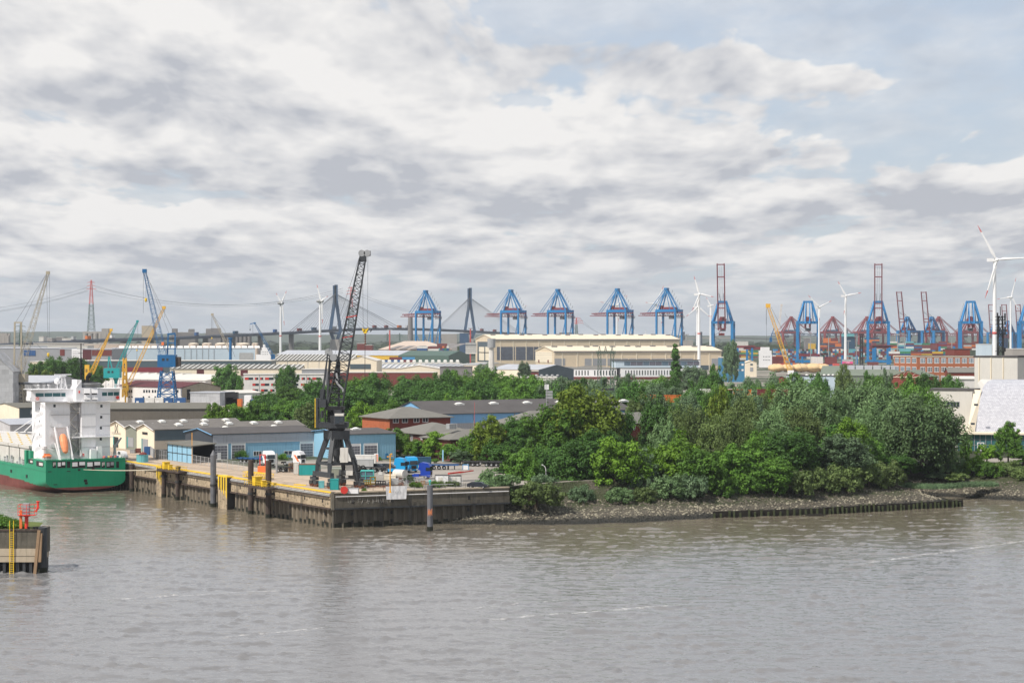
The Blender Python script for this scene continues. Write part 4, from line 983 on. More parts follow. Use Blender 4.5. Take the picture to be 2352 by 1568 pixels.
for y in (1062, 1080, 1098, 1118): D2.panel('A', 915, y, 1028 - (y % 3) * 12, y + 5, 'steel', 'lettering', d=.34, d0=.3)
for i, (x0, x1, y0, y1, Y, mt, lb) in enumerate([(0, 600, 985, 1012, 1900, 'roof_metal', 'low grey works roof under the far bridge, left'), (600, 1100, 990, 1020, 1900, 'roof_light', 'low pale works roof under the far bridge'), (1060, 2000, 965, 1000, 2050, 'tank', 'pale low sheds under the bridge beside the silos'),
             (380, 620, 1190, 1240, 1330, 'cream', 'low cream hut beside the dark tree clump')]):
 h_ = hall('shed', lb, 'A', x0, Y, x1, Y, y0 + 8, y0, 30, mt, 'roof_light', 'flat')
# orange brick house, sky blue hall, hipped houses
def winrow(F_, f, L, side, nx=2, gl='glass'):
 for a in L: F_.win(f, *a, side=side, nx=nx, gl=gl, t=.13)
Nb = gp('B5', 545, 905); Nb = Vector((at('B5', 545, 0, 590).x, 590, 0))
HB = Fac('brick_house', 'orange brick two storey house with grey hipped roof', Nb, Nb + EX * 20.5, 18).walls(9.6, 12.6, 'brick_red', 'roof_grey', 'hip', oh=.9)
mb=MB(); mb.box(-.12, -.01, 0, 18, 0, 9.55); HB.part('side_wall', mb, 'brick_sunlit', label='orange brick side wall painted brighter for sunlight')  # brighter copy of the house brick: sunlight painted into this side
he = HB.hgt('B5', 545, 545)
winrow(HB, 'B5', [(583, 560, 656, 622), (697, 558, 771, 620), (842, 553, 915, 617), (955, 551, 1027, 613), (583, 693, 656, 745), (704, 690, 772, 740)], 'front')
winrow(HB, 'B5', [(256, 540, 292, 605), (393, 549, 428, 617), (476, 555, 512, 623), (331, 625, 356, 668), (256, 672, 290, 700), (476, 688, 512, 740)], 'left')
SB = Fac('hall', 'long sky blue hall with grey window band and dark roof', Vector((at('B5', 1060, 0, 612).x, 612, 0)), Vector((at('B5', 1060, 0, 612).x, 612, 0)) + EX * 75, 26, cat='hall').walls(9.9, 13.4, 'wall_sky', 'roof_felt')
mb=MB(); SB.slab(mb, 1.2, 74, .01, .06, 2.6, 7.0, 'front'); SB.part('window_band', mb, 'grey_panel')
for i in range(7): u = 7.5 + i * 10.5; SB.winm(u, u + 1.7, 5.3, 6.9, nx=1, gl='glass_dim')
for i in range(6): skydome(SB, 15 + i * 12.5, 9, 12.5, 3.0, 2.0)
for u in (.3, 15, 30, 45): mb=MB(); mb.box(u, u + .15, -.2, -.01, 0, 9.8); SB.part('downpipe', mb, 'steel')
Nc = Vector((at('B5', 985, 0, 565).x, 565, 0))
H1 = Fac('brick_house', 'low dark brick house with broad hipped roof behind the yard trees', Nc, Nc + EX * 17, 20).walls(6.1, 8.9, 'brick_dark', 'roof_grey', 'hip', oh=.8)
winrow(H1, 'B5', [(735, 770, 765, 812), (806, 776, 836, 850), (934, 787, 962, 835)], 'left')
Nd = Vector((at('B5', 1310, 0, 540).x, 540, 0))
H2 = Fac('brick_house', 'second dark brick house with hipped roof and tall white windows', Nd, Nd + EX * 19, 16).walls(5.9, 8.2, 'brick_dark', 'roof_grey', 'hip', oh=.8)
winrow(H2, 'B5', [(1418, 838, 1458, 945), (1468, 838, 1508, 945)], 'front', 1)
mb=MB(); mb.box(3, 5.2, 6, 8, 8.4, 9.8); H2.part('roof_fan', mb, 'steel')
Ne = Vector((at('B6', 150, 0, 575).x, 575, 0))
H3 = Fac('brick_house', 'hidden brick house with grey hipped roof left of the tallest tree', Ne, Ne + EX * 20, 16).walls(8.4, 12.0, 'brick_red', 'roof_grey', 'hip', oh=.8)
H4 = hall('brick_house', 'narrow red house with pitched grey roof among the trees', 'B6', 1230, 545, 1560, 552, 538, 430, 12, 'brick_red', 'roof_grey')
winrow(H4, 'B6', [(1335, 548, 1375, 602), (1460, 742, 1520, 800), (1335, 742, 1372, 800), (1475, 560, 1515, 600)], 'front', 2)
# quay walls
def quay_wall(name, label, P0, d, L, n_out, capm, pilem, light):
 """concrete cap beam above corrugated steel sheet piling; x runs along the wall, water side is -y"""
 rz = math.atan2(d.y, d.x); T = Thing(name, label, 'quay wall', (P0.x, P0.y, 0), rz, local=True)
 s = 1 if Vector((d.y, -d.x)).dot(n_out) > 0 else -1          # side of the water
 Y = lambda a: -s * a
 def bx(mb, x0, x1, a0, a1, z0, z1, m=0): mb.box(x0, x1, min(Y(a0), Y(a1)), max(Y(a0), Y(a1)), z0, z1, m)
 mb=MB(); k = 0; seg = 22.0; x = 0
 while x < L - .1:
  e = min(L, x + seg - .05); bx(mb, x, e, -1.2, .55, 4.25, GZ - .02); x += seg
 T.part('concrete_cap', mb, capm)
 mb=MB(); bx(mb, 0, L, -.1 if light else -.2, .2 if light else .62, GZ - .02, GZ + .26); T.part('kerb', mb, 'yellow' if light else 'concrete')
 mb=MB(); bx(mb, 0, L, .56, .85, 3.95, 4.3); T.part('fender_beam', mb, 'pile_rust' if light else 'dark_steel')
 mb=MB(); w = 2.3; n = int(L / w); o = 0
 prof = []
 for i in range(n + 1): prof += [(i * w, .0), (i * w + .7, .0), (i * w + 1.0, -.55), (i * w + 2.0, -.55)]
 prof = [p for p in prof if p[0] <= L]
 vs = [(x, Y(a), -1.2) for x, a in prof] + [(x, Y(a), 4.2) for x, a in prof]; m_ = len(prof)
 mb.add(vs, [(i, i + 1, m_ + i + 1, m_ + i) for i in range(m_ - 1)]); T.part('sheet_piling', mb, pilem)
 mb=MB(); rnd = random.Random(5)
 for i in range(n * 2):
  x0 = i * w / 2; h = rnd.uniform(.35, 1.25); bx(mb, x0 + .02, min(x0 + w / 2, L), .015 if i % 2 == 0 else -.53, .03 if i % 2 == 0 else -.5, -1, h)
 T.part('weed_line', mb, 'tide_weed')
 mb = MB()
 for z in ((6.9, 7.15) if light else (6.75,)): mb.tube((.3, Y(.72), z), (L - .3, Y(.72), z), .09, n=6)
 T.part('pipe', mb, 'galv' if light else 'white')
 if light: mb=MB(); mb.tube((.3, Y(.95), 6.55), (L - .3, Y(.95), 6.55), .14, n=6); T.part('pipe', mb, 'pile_rust')
 for x0 in ((14, 50, 88, 125) if light else (10.3, 17, 32)):
  mb = MB()
  for q in (0, .5): mb.box(x0 + q, x0 + q + .06, min(Y(.9), Y(.96)), max(Y(.9), Y(.96)), -.5, 6.6)
  for j in range(22): mb.box(x0 + .06, x0 + .5, min(Y(.9), Y(.96)), max(Y(.9), Y(.96)), -.3 + j * .32, -.25 + j * .32)
  T.part('ladder', mb, 'dark_steel')
 for i in range(int(L / 9)):
  mb=MB(); x0 = 4 + i * 9; bx(mb, x0, x0 + .5, .56, .6, 5.2, 6.0); bx(mb, x0, x0 + .5, .04, .08, 2.6, 3.3); bx(mb, x0, x0 + .5, .04, .08, .8, 1.5); T.part('mooring_recess', mb, 'black')
 return T
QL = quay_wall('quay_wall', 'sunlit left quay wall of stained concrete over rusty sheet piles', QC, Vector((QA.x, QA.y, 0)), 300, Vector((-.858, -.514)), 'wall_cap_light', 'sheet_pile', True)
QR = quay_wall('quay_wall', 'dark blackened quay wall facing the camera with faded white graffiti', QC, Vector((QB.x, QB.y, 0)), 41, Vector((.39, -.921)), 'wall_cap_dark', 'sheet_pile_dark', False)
mb=MB(); mb.tube((0, 0, 3.9), (0, 0, GZ + .27), .62, n=8); mb.tube((0, .1, -1.2), (0, .1, 3.95), .3, n=8); QR.part('corner_block', mb, 'wall_cap_dark')
rnd = random.Random(2)                                                  # illegible faded graffiti, loose strokes
mb=MB(); x = 3.2
while x < 13.4:
 z0 = 4.9 + rnd.uniform(0, .5); h = rnd.uniform(.4, 1.3)
 if rnd.random() < .7: mb.beam((x, -.572, z0), (x + rnd.uniform(-.25, .35), -.572, z0 + h), .015, rnd.uniform(.06, .16), up=(0, 1, 0))
 if rnd.random() < .45: mb.beam((x, -.574, z0 + h * .5), (x + rnd.uniform(.3, .8), -.574, z0 + h * rnd.uniform(.2, .8)), .015, .09, up=(0, 1, 0))
 x += rnd.uniform(.12, .5)
QR.part('graffiti', mb, 'white_dirty')
def fenceline(name, label, pts, h, gap, mt, rails=(1.0,), cat='fence', mesh=False, z0=GZ, r=.05):
 T = Thing(name, label, cat, (pts[0][0], pts[0][1], z0)); P = [Vector((p[0], p[1], z0)) for p in pts]; mb=MB(); posts = []
 for a, b in zip(P, P[1:]):
  n = max(1, int((b - a).length / gap))
  for i in range(n + (1 if b is P[-1] else 0)): posts.append(a.lerp(b, i / n))
 for c in posts[:95]: q = MB(); q.beam(c, c + Vector((0, 0, h)), r * 1.6); T.part('post', q, mt)
 for a, b in zip(P, P[1:]):
  for k in rails: mb.beam(a + Vector((0, 0, h * k)), b + Vector((0, 0, h * k)), r, m=0)
  if mesh:
   L_ = (b - a).length; n = int(L_ / .45)
   for i in range(n): c = a.lerp(b, i / n); mb.beam(c + Vector((0, 0, .1)), c + Vector((0, 0, h - .05)), .025)
 T.part('rail' if not mesh else 'mesh_panel', mb, mt); return T
# mesh fence from the canopy past the lorries
f0 = gp('3', 972, 882); f1 = gp('3', 1210, 925); f2 = gp('3', 1640, 978); f3 = gp('4', 300, 790)
fenceline('mesh_fence', 'grey wire mesh fence between the quay road and the lorry yard', [f0, f1, f2], 2.3, 3.0, 'galv', (1.0, .5), mesh=True)
g0 = gp('3', 560, 800); g1 = gp('3', 600, 835); g2 = gp('3', 715, 850)
fenceline('mesh_fence', 'grey mesh fence around the store at the canopy corner', [g0, g1, g2], 2.6, 1.5, 'galv', (1.0, .5), mesh=True)
r0 = QC + Vector((.6, 1.2)); e0 = Vector((QC.x, QC.y, 0)) + Vector((QB.x, QB.y, 0)) * 2
fenceline('guard_rail', 'thin dark railing along the top of the blackened quay wall', [e0 + Vector((-.2, .6, 0)), e0 + Vector((QB.x, QB.y, 0)) * 36 + Vector((-.2, .6, 0))], 1.25, 2.4, 'dark_steel', (1.0, .55), r=.045)
fenceline('mesh_fence', 'wire mesh fence around the scrap yard near the quay corner', [gp('7', 430, 640), gp('7', 880, 690), gp('7', 1240, 655), gp('7', 1700, 690)], 2.2, 2.6, 'galv', (1.0, .55), mesh=True)
# mooring piles and fenders
def pile(f, x, yb, ytop, r, mt, label, cone=False, z0=0.0, extra=None, cat='mooring pile'):
 b = gp(f, x, yb, z0); h = at(f, x, ytop, b.y).z; T = Thing('mooring_pile', label, cat, (b.x, b.y, 0)); mb = MB()
 prof = [(r, -1.5), (r, h - (1.2 if cone else .02))] + ([(r * .12, h)] if cone else [(r * .8, h)])
 mb.lathe((b.x, b.y, 0), prof, 12); o = T.part('shaft', mb, mt, smooth=False)
 mb=MB(); mb.lathe((b.x, b.y, 0), [(r + .02, -1), (r + .02, .9)], 12); T.part('weed_band', mb, 'tide_weed')
 return T, b, h
def collar(T, b, z, r, mt='dark_steel', d=Vector((.858, .514, 0)), L=2.2):
 mb=MB(); mb.lathe((b.x, b.y, z), [(r + .12, 0), (r + .12, .5)], 12); mb.beam(b + Vector((0, 0, z + .25)), b + d * L + Vector((0, 0, z + .25)), .5, .6); T.part('bracket', mb, mt)
T, b, h = pile('3', 377, 1155, 885, .62, 'pile_rust', 'short dark mooring pile half hidden by the ship stern')
T, b, h = pile('3', 690, 1213, 890, .62, 'pile_rust', 'dark mooring pile right of the first striped fender'); collar(T, b, 5.2, .62)
T, b, h = pile('3', 826, 1240, 908, .55, 'pile_rust', 'rusty mooring pile beside the first yellow railed landing'); collar(T, b, 4.4, .55)
T, b, h = pile('3', 1176, 1305, 750, .72, 'pile_steel', 'tall grey mooring pile with pointed cap', True); collar(T, b, 5.0, .72)
T, b, h = pile('4', 116, 1218, 638, .66, 'pile_rust', 'tall rusty mooring pile left of the second yellow landing'); collar(T, b, 4.6, .66)
T, b, h = pile('4', 305, 1256, 645, .68, 'pile_rust', 'tall rusty mooring pile right of the second yellow landing'); collar(T, b, 5.2, .68)
T, b, h = pile('7', 1225, 1330, 655, .62, 'pile_steel', 'single steel pile standing clear of the wall, green light on top')
mb = MB()
for q in (-.28, .28): mb.beam(b + Vector((-.85, q, -.3)), b + Vector((-.85, q, h + .3)), .07)
for j in range(28): mb.beam(b + Vector((-.85, -.28, .2 + j * .33)), b + Vector((-.85, .28, .2 + j * .33)), .05)
T.part('ladder', mb, 'pile_rust')
mb=MB(); mb.lathe((b.x, b.y, h), [(.12, 0), (.12, .6), (.3, .62), (.3, .95), (.12, 1.05)], 8); T.part('green_light', mb, 'turquoise')
mb=MB(); mb.beam(b + Vector((0, 0, h + .02)), b + Vector((5.0, 1.0, h + .1)), .1); T.part('walkway', mb, 'galv')
mb=MB(); rr_ = random.Random(1)
for k in range(9): a = -2.2 + k * .18; mb.beam(b + Vector((math.cos(a) * .64, math.sin(a) * .64, 3.4 + rr_.uniform(-.3, .3))), b + Vector((math.cos(a) * .64, math.sin(a) * .64, 4.5 + rr_.uniform(-.3, .3))), .07)
T.part('painted_mark', mb, 'boat_orange')
def fender(f, x0, x1, yt0, yb0, wside, label):
 """striped fender panel standing in front of the left wall"""
 a = gp(f, x0, yb0, 0); tp = at(f, x0, yt0, a.y).z; px0, _ = px2(f, x0, 0); px1, _ = px2(f, x1, 0)
 tt = (Vector((a.x, a.y)) - Vector((QC.x, QC.y))).dot(Vector((QA.x, QA.y)))
 T = Thing('fender', label, 'fender', (a.x, a.y, 0), math.atan2(-QA.y, -QA.x), local=True)
 w = abs((px1 - px0) / FOC * a.y / .37); mb=MB(); mb.box(0, w, -.1, .5, -1.2, tp - .1); T.part('panel', mb, 'wall_cap_light')
 n = 7; sw = w / n
 for i in range(n):
  if i % 2 == 0:
   zb = tp - 3.2 - (i * .35) ; q = MB(); q.quad((i * sw, -.13, tp - .1), (i * sw, -.13, zb + 1.0), (i * sw + sw, -.13, zb), (i * sw + sw, -.13, tp - .1)); T.part('yellow_stripe', q, 'yellow')
  else:
   q = MB(); q.box(i * sw, i * sw + sw, -.12, -.1, tp - 3.2, tp - .1); T.part('black_stripe', q, 'black')
 mb=MB(); mb.box(-.1, w + .1, -.15, 1.6, tp - .1, tp + .25); T.part('cap', mb, 'yellow')
 mb=MB(); mb.box(w, w + .1, .0, 1.5, -1.2, tp - .12); mb.box(.1, w, .5, 2.2, -1.2, tp - .12); T.part('backing', mb, 'black'); return T
fender('3', 622, 677, 912, 1195, 0, 'yellow and black striped fender nearest the green ship')
fender('3', 1226, 1308, 1003, 1315, 0, 'larger yellow and black striped fender right of the pointed pile')
def landing(f, x, y, L, label, boxes):
 b = gp(f, x, y, GZ); T = Thing('mooring_platform', label, 'platform', (b.x, b.y, GZ), math.atan2(-QA.y, -QA.x), local=True)
 mb=MB(); mb.box(0, L, -2.2, .3, -.5, -.05); T.part('deck', mb, 'pile_rust')
 mb = MB()
 for yy in (-2.1, .2):
  for z in (.5, 1.05): mb.beam((0, yy, z), (L, yy, z), .06)
  for i in range(int(L / 1.2) + 1): mb.beam((i * 1.2, yy, 0), (i * 1.2, yy, 1.05), .06)
 for xx in (0, L):
  for z in (.5, 1.05): mb.beam((xx, -2.1, z), (xx, .2, z), .06)
 T.part('railing', mb, 'yellow')
 for (u, s, h) in boxes: mb=MB(); mb.box(u, u + s, -1.6, -1.6 + s, 0, h); mb.box(u - .1, u + s + .1, -1.7, -1.5 + s, h, h + .1); T.part('winch_box', mb, 'yellow')
 mb = MB()
 for u in (L * .85,): mb.lathe((u, -1, 0), [(.3, 0), (.22, .5), (.35, 1.0), (.35, 1.15)], 8)
 T.part('bollard', mb, 'black'); return T
landing('3', 700, 925, 15, 'yellow railed mooring landing between the first two dark piles', [(2.4, 1.5, 1.7), (6.4, .9, 1.2)])
landing('4', 140, 895, 13, 'yellow railed mooring landing between the two tall rusty piles', [(3.2, 1.7, 1.9), (8, .9, 1.3)])
# yellow lattice gangway lying on the quay
a = gp('4', 32, 822); b = gp('4', 328, 852); T = Thing('gangway', 'yellow lattice gangway lying on the quay behind the tall rusty piles', 'gangway', a)
mb = MB()
for o_ in (0, 1.2):
 q = Vector((.5 * o_, .85 * o_, 0))
 for z in (.25, 1.35): mb.beam(a + q + Vector((0, 0, z)), b + q + Vector((0, 0, z)), .13)
 n = 12
 for i in range(n + 1):
  c = a.lerp(b, i / n) + q; mb.beam(c + Vector((0, 0, .25)), c + Vector((0, 0, 1.35)), .08)
  if i < n: d_ = a.lerp(b, (i + 1) / n) + q; mb.beam(c + Vector((0, 0, .25)), d_ + Vector((0, 0, 1.35)), .07)
T.part('truss', mb, 'yellow'); mb=MB(); mb.beam(a + Vector((.3, .5, .3)), b + Vector((.3, .5, .3)), 1.0, .08); T.part('walkway', mb, 'grating')
# pier head at the lower left with its beacon
a = gp('W', 480, 1170, 0); PY = a.y
T = Thing('pier_head', 'old concrete pier head with planked lower wall at the lower left', 'pier', (a.x - 6, PY, 0))
X1 = a.x; X0 = at('W', -300, 0, PY).x
mb=MB(); mb.box(X0, X1, PY, PY + 9, 2.95, 7.35); T.part('concrete_wall', mb, 'wall_cap_dark')
mb=MB(); mb.box(X0, X1 - .2, PY - .12, PY + 9, 1.95, 2.9); mb.box(X0, X1 - .2, PY - .1, PY + 9, 3.0, 4.3); T.part('planking', mb, 'concrete', label='pale grey timber planks')
mb=MB(); x = X0
while x < X1 - .5: mb.box(x, x + .5, PY + .1, PY + .8, -1.5, 1.94); x += 1.15
T.part('support_pile', mb, 'dark_steel')
mb=MB(); mb.box(X0, X1 - .3, PY + 1.0, PY + 9, -1.5, 1.9); T.part('dark_backing', mb, 'black')
mb=MB(); mb.box(X0, X1 + .15, PY - .15, PY + .8, 7.35, 7.6); T.part('coping', mb, 'pile_rust')
lx = at('W', 128, 0, PY).x; mb = MB()
for q in (0, .68): mb.beam((lx + q, PY - .35, -.2), (lx + q, PY - .35, 9.2), .1)
for j in range(24): mb.beam((lx, PY - .35, .1 + j * .31), (lx + .68, PY - .35, .1 + j * .31), .07)
T.part('ladder', mb, 'yellow')
mb=MB(); mb.beam((at('W', 440, 0, PY).x, PY - .4, -1), (at('W', 500, 0, PY).x, PY - .4, 7.5), .5); mb.beam((at('W', 505, 0, PY).x, PY - .3, 2), (at('W', 520, 0, PY).x, PY - .3, 7), .5); T.part('timber_fender', mb, 'timber')
mb = MB()
for xx in (360, 430, 465): c = at('W', xx, 0, PY + .9); mb.lathe((c.x, PY + .9, 7.6), [(.22, 0), (.18, .25), (.32, .4)], 7)
T.part('bollard', mb, 'black')
mb=MB(); mb.quad((X0, PY + .8, 7.4), (X1 - .6, PY + .8, 7.4), (X1 - 1.2, PY + 9, 8.0), (X0, PY + 9, 8.6)); T.part('grass_top', mb, 'sandy_grass')
me, C_ = leaf_mesh('grass', 91, 'oak', 3.2, 1.4, 60, 70, .16); me_w = me
for i, (xx, dy, sc2, lf) in enumerate([(15, 4, 1.0, 'leaf_mid'), (70, 5, .9, 'leaf_mid'), (150, 5, .8, 'leaf_bright'), (200, 4, .55, 'leaf_olive'), (250, 3.5, .4, 'leaf_bright'), (-60, 4, 1.2, 'leaf_mid')]):
 c = at('W', xx, 0, PY + dy); o = bpy.data.objects.new('weeds', me); col.objects.link(o); o.location = (c.x, PY + dy, 7.5); o.scale = (sc2, sc2, sc2 * 1.1)
 o.material_slots[0].link = 'OBJECT'; o.material_slots[0].material = MATS[lf]; tag(o, 'weeds and low bushes growing on the pier head', 'weeds', kind='stuff')
pile('W', 537, 1160, 592, .78, 'dark_steel', 'dark timber pile standing beside the lower left pier head', cat='mooring pile')
bx_ = at('W', 335, 0, PY + 2.2); T = Thing('beacon', 'red navigation beacon with railed platform on the pier head', 'beacon', (bx_.x, bx_.y, 7.6))
x, y = bx_.x, bx_.y; top = at('W', 0, 440, y).z
mb=MB(); mb.lathe((x, y, 7.6), [(.33, 0), (.33, top - 7.9), (1.0, top - 7.6), (1.5, top - 7.6)], 10); T.part('column', mb, 'red_bright')
mb=MB(); mb.beam((x - 1.0, y, 7.6), (x - 1.0, y, 10.8), .42); mb.beam((x - 1.0, y, 9.9), (x, y, 9.9), .12); T.part('cable_duct', mb, 'orange')
mb=MB(); mb.box(x - 1.3, x + 1.6, y - .9, y + .9, top, top + .12)
for (px_, py_) in ((-1.3, -.9), (1.6, -.9), (-1.3, .9), (1.6, .9), (.2, -.9), (.2, .9)): mb.beam((x + px_, y + py_, top), (x + px_, y + py_, top + 1.9), .07)
for z in (.65, 1.25, 1.9):
 for q in ((-1.3, -.9, 1.6, -.9), (-1.3, .9, 1.6, .9), (-1.3, -.9, -1.3, .9), (1.6, -.9, 1.6, .9)): mb.beam((x + q[0], y + q[1], top + z), (x + q[2], y + q[3], top + z), .06)
T.part('platform', mb, 'red_bright'); mb=MB(); mb.box(x - .6, x + .5, y - .5, y + .5, top + .14, top + 2.1); T.part('equipment_cabinet', mb, 'steel')
mb=MB(); mb.beam((x + 1.6, y, top + .6), (x + 2.0, y, top + 1.3), .3); mb.lathe((x + 2.0, y, top + 1.2), [(.28, 0), (.2, .4), (.2, 1.0), (.32, 1.15), (.32, 1.3)], 8); T.part('lamp', mb, 'red_bright')
# timber groyne at the tip of the bank
def groyne():
 A_ = gp('P', 1638, 1189, .0); B_ = gp('P', 1890, 1181, 0); C__ = gp('P', 2212, 1163, 0); D_ = gp('P', 2125, 1140, 0)
 T = Thing('timber_groyne', 'row of mossy timber piles with black boards along the tip of the stony bank', 'groyne', A_)
 mat('moss_wood', (.045, .055, .025), .95, .5, 1.2); mat('wet_wood', (.022, .019, .015), .8, .4, 1.0); rnd = random.Random(4); L = [(A_, B_, 17, 1.35), (B_, C__, 32, 1.5), (C__, D_, 12, .7)]
 n_ = 0
 for a, b, n, h in L:
  mb=MB(); mb.beam(a + Vector((0, .35, h * .3)), b + Vector((0, .35, h * .3)), .25, h * 1.1 + .6); T.part('board_wall', mb, 'wet_wood')
  for i in range(n):
   c = a.lerp(b, (i + rnd.uniform(.1, .5)) / n); c.z = 0; hh = h * rnd.uniform(.7, 1.3); mb=MB(); mb.beam(c + Vector((0, 0, -1)), c + Vector((rnd.uniform(-.1, .1), 0, hh)), .62, .45); T.part('pile', mb, 'moss_wood')
 m_ = gp('P', 1870, 1182, .1); mb=MB(); mb.beam(m_ + Vector((-2.2, -.8, .1)), m_ + Vector((1.6, -.9, .25)), .3); mb.beam(m_ + Vector((-1.5, -1.4, .0)), m_ + Vector((2.4, -1.0, .1)), .25); o = mb.build('driftwood', 'wet_wood'); tag(o, 'black waterlogged timbers floating against the groyne', 'driftwood')
groyne()
mg, C_ = leaf_mesh('reeds', 17, 'willow', 6, 1.1, 90, 90, .35)
for i in range(11):
 c = gp('P', 2085 + i * 19, 1115 + math.sin(i * .5) * 3, 3.4); o = bpy.data.objects.new('shore_grass', mg); col.objects.link(o); o.location = c - Vector((0, 0, .3)); o.scale = (.40, .28, .55); o.rotation_euler = (0, 0, i * 1.3); o.material_slots[0].link = 'OBJECT'; o.material_slots[0].material = MATS['leaf_grey']; tag(o, 'tall shore grass at the back of the small beach', 'grass', kind='stuff')
# green cargo ship, seen from astern
def build_ship():
 F_ = Fac('cargo_ship', 'green hulled cargo ship with white superstructure moored at the left quay', Vector((-122.4, 522.8)), Vector((-103.7, 534.0)), 110, cat='ship', z0=0.0)
 L = F_.L; c = L / 2; T = F_.t
 def half(s, z):
  zb = .66 - .2 * s; zf = 3.4 - .1 * s; u = min(max((z - zb) / (zf - zb), 0), 1)
  b = c * (1 - (1 - u) ** 2.4) ** (1 / 2.4)
  if s > 88: b *= max(.02, 1 - ((s - 88) / 24) ** 2)
  return b
 def top(s): return 8.7 if s < 11 else (8.7 - (s - 11) * .31 if s < 18.5 else 6.4 + max(0, s - 85) * .15)
 st = [0, .6, 1.5, 3, 5, 7, 9, 11, 14, 18.5, 24, 32, 45, 60, 75, 88, 95, 100, 104, 108, 111]
 mb=MB(); n = 30
 def zs(s):
  zb = max(.66 - .2 * s, -2.5); t_ = top(s); k = [zb + (3.4 - zb) * ((i / 22) ** 1.25) for i in range(23)]
  return k + [3.9, 4.5, 5.2, 5.85, 6.1, 6.2 + (t_ - 6.2) * .5, t_]
 ring = []
 for s in st:
  Z = zs(s); row = []
  for z in Z: b = half(s, z); row.append((c - b, s, z))
  for z in reversed(Z): b = half(s, z); row.append((c + b, s, z))
  ring.append(row)
 m = len(ring[0]); vs = [p for r in ring for p in r]; fs = []; mi = []
 for k in range(len(st) - 1):
  for i in range(m - 1):
   fs.append((k * m + i, k * m + i + 1, (k + 1) * m + i + 1, (k + 1) * m + i)); z = (vs[k * m + i][2] + vs[(k + 1) * m + i + 1][2]) / 2
   mi.append(1 if z < 1.5 + min(st[k], 41) * .042 else 0)
 h = m // 2
 for i in range(h - 1):
  fs.append((i, m - 1 - i, m - 2 - i, i + 1)); mi.append(1 if (vs[i][2] + vs[i + 1][2]) / 2 < 1.42 else 0)
 mb.v = vs; mb.f = [list(f) for f in fs]; mb.mi = mi
 hull = F_.part('hull', mb, ['hull_green', 'hull_red'])
 mb = MB()                                                                       # raised knuckle line
 for s0, s1 in ((0, 24), (24, 60)): mb.beam((-.04, s0, 5.85), (-.04, s1, 6.0), .12)
 mb.beam((0, -.05, 8.72), (L, -.05, 8.72), .16); F_.part('rubbing_strake', mb, 'hull_green')
 # mooring deck openings in the transom and port quarter
 for (x0, x1, mt) in ((515, 548, 'white_dirty'), (562, 642, 'white'), (656, 690, 'black'), (703, 837, 'white'), (850, 985, 'white'), (995, 1028, 'white_dirty'), (1042, 1118, 'grey_panel'), (1138, 1166, 'black')):
  u0, z1 = F_.uz('1', x0, 1122); u1, z0 = F_.uz('1', x1, 1184); a = MB(); a.box(u0, u1, -.03, .01, z0, z1); o = F_.part('mooring_opening', a, 'black')
  if mt != 'black':
   a = MB(); w_ = u1 - u0; r = random.Random(x0)
   a.box(u0 + .15, u0 + w_ * .42, -.06, -.035, z0 + .45, z1 - .25); a.box(u0 + w_ * .55, u1 - .12, -.06, -.035, z0 + .7, z1 - .2); F_.part('deck_gear', a, mt, parent=o)
 for (x0, x1, y0, y1) in ((280, 325, 1097, 1148), (357, 425, 1115, 1178)):
  u0, z1 = F_.uz('1', x0, y0, 'left'); u1, z0 = F_.uz('1', x1, y1, 'left'); a = MB(); a.box(-.05, 0, u1, u0, z0, z1); o = F_.part('mooring_opening', a, 'black')
  a = MB(); a.box(-.08, -.055, u1 + .3, u1 + (u0 - u1) * .6, z0 + .3, z1 - .3); F_.part('deck_gear', a, 'white_dirty', parent=o)
 for (x0, x1, y0, y1) in ((103, 118, 1200, 1232), (255, 270, 1250, 1285)):
  u0, z1 = F_.uz('1', x0, y0, 'left'); u1, z0 = F_.uz('1', x1, y1, 'left'); a = MB(); a.box(-.09, 0, u1, u0, z0, z1); F_.part('freeing_port', a, 'black')
 for (x, y, w_, h_) in ((487, 1222, 18, 3), (672, 1218, 18, 3), (838, 1310, 16, 12), (845, 1335, 14, 10), (543, 1348, 18, 3), (775, 1205, 12, 8), (912, 1195, 14, 10)):
  u0, z1 = F_.uz('1', x - w_, y - h_); u1, z0 = F_.uz('1', x + w_, y + h_); a = MB(); a.box(u0, u1, -.05, 0, z0, z1); F_.part('fairlead', a, 'black')
 # decks
 mb=MB(); mb.box(.15, L - .15, .15, 14, 8.3, 8.62); mb.box(.3, L - .3, 14, 100, 5.6, 5.9); F_.part('deck', mb, 'roof_green')
 def rail(pts, z, hgt=1.1, name='railing'):
  q = MB()
  for a, b in zip(pts, pts[1:]):
   a = Vector((*a, z)); b = Vector((*b, z))
   for k in (.4, .75, 1.1): q.beam(a + Vector((0, 0, k)), b + Vector((0, 0, k)), .055)
   k = max(1, int((b - a).length / 1.4))
   for i in range(k + 1): p = a.lerp(b, i / k); q.beam(p, p + Vector((0, 0, hgt)), .055)
  return F_.part(name, q, 'white')
 rail([(.2, 11), (.2, .2), (L - .2, .2), (L - .2, 12)], 8.7)
 # superstructure
 mb=MB(); mb.prism([(1.5, 5.2), (3.0, 5.2), (8.2, 5.2), (8.2, 7.5), (11.0, 7.5), (11.0, 4.6), (19.4, 5.2), (19.4, 15), (1.0, 15), (1.0, 7)], 8.6, 23.8)
 blk = F_.part('superstructure', mb, 'white_ship')
 mb=MB(); mb.prism([(11.0, 3.9), (14.9, 3.9), (15.1, 5.0), (15.1, 9), (11.0, 9)], 8.6, 24.0); cas = F_.part('engine_casing', mb, 'white_ship')
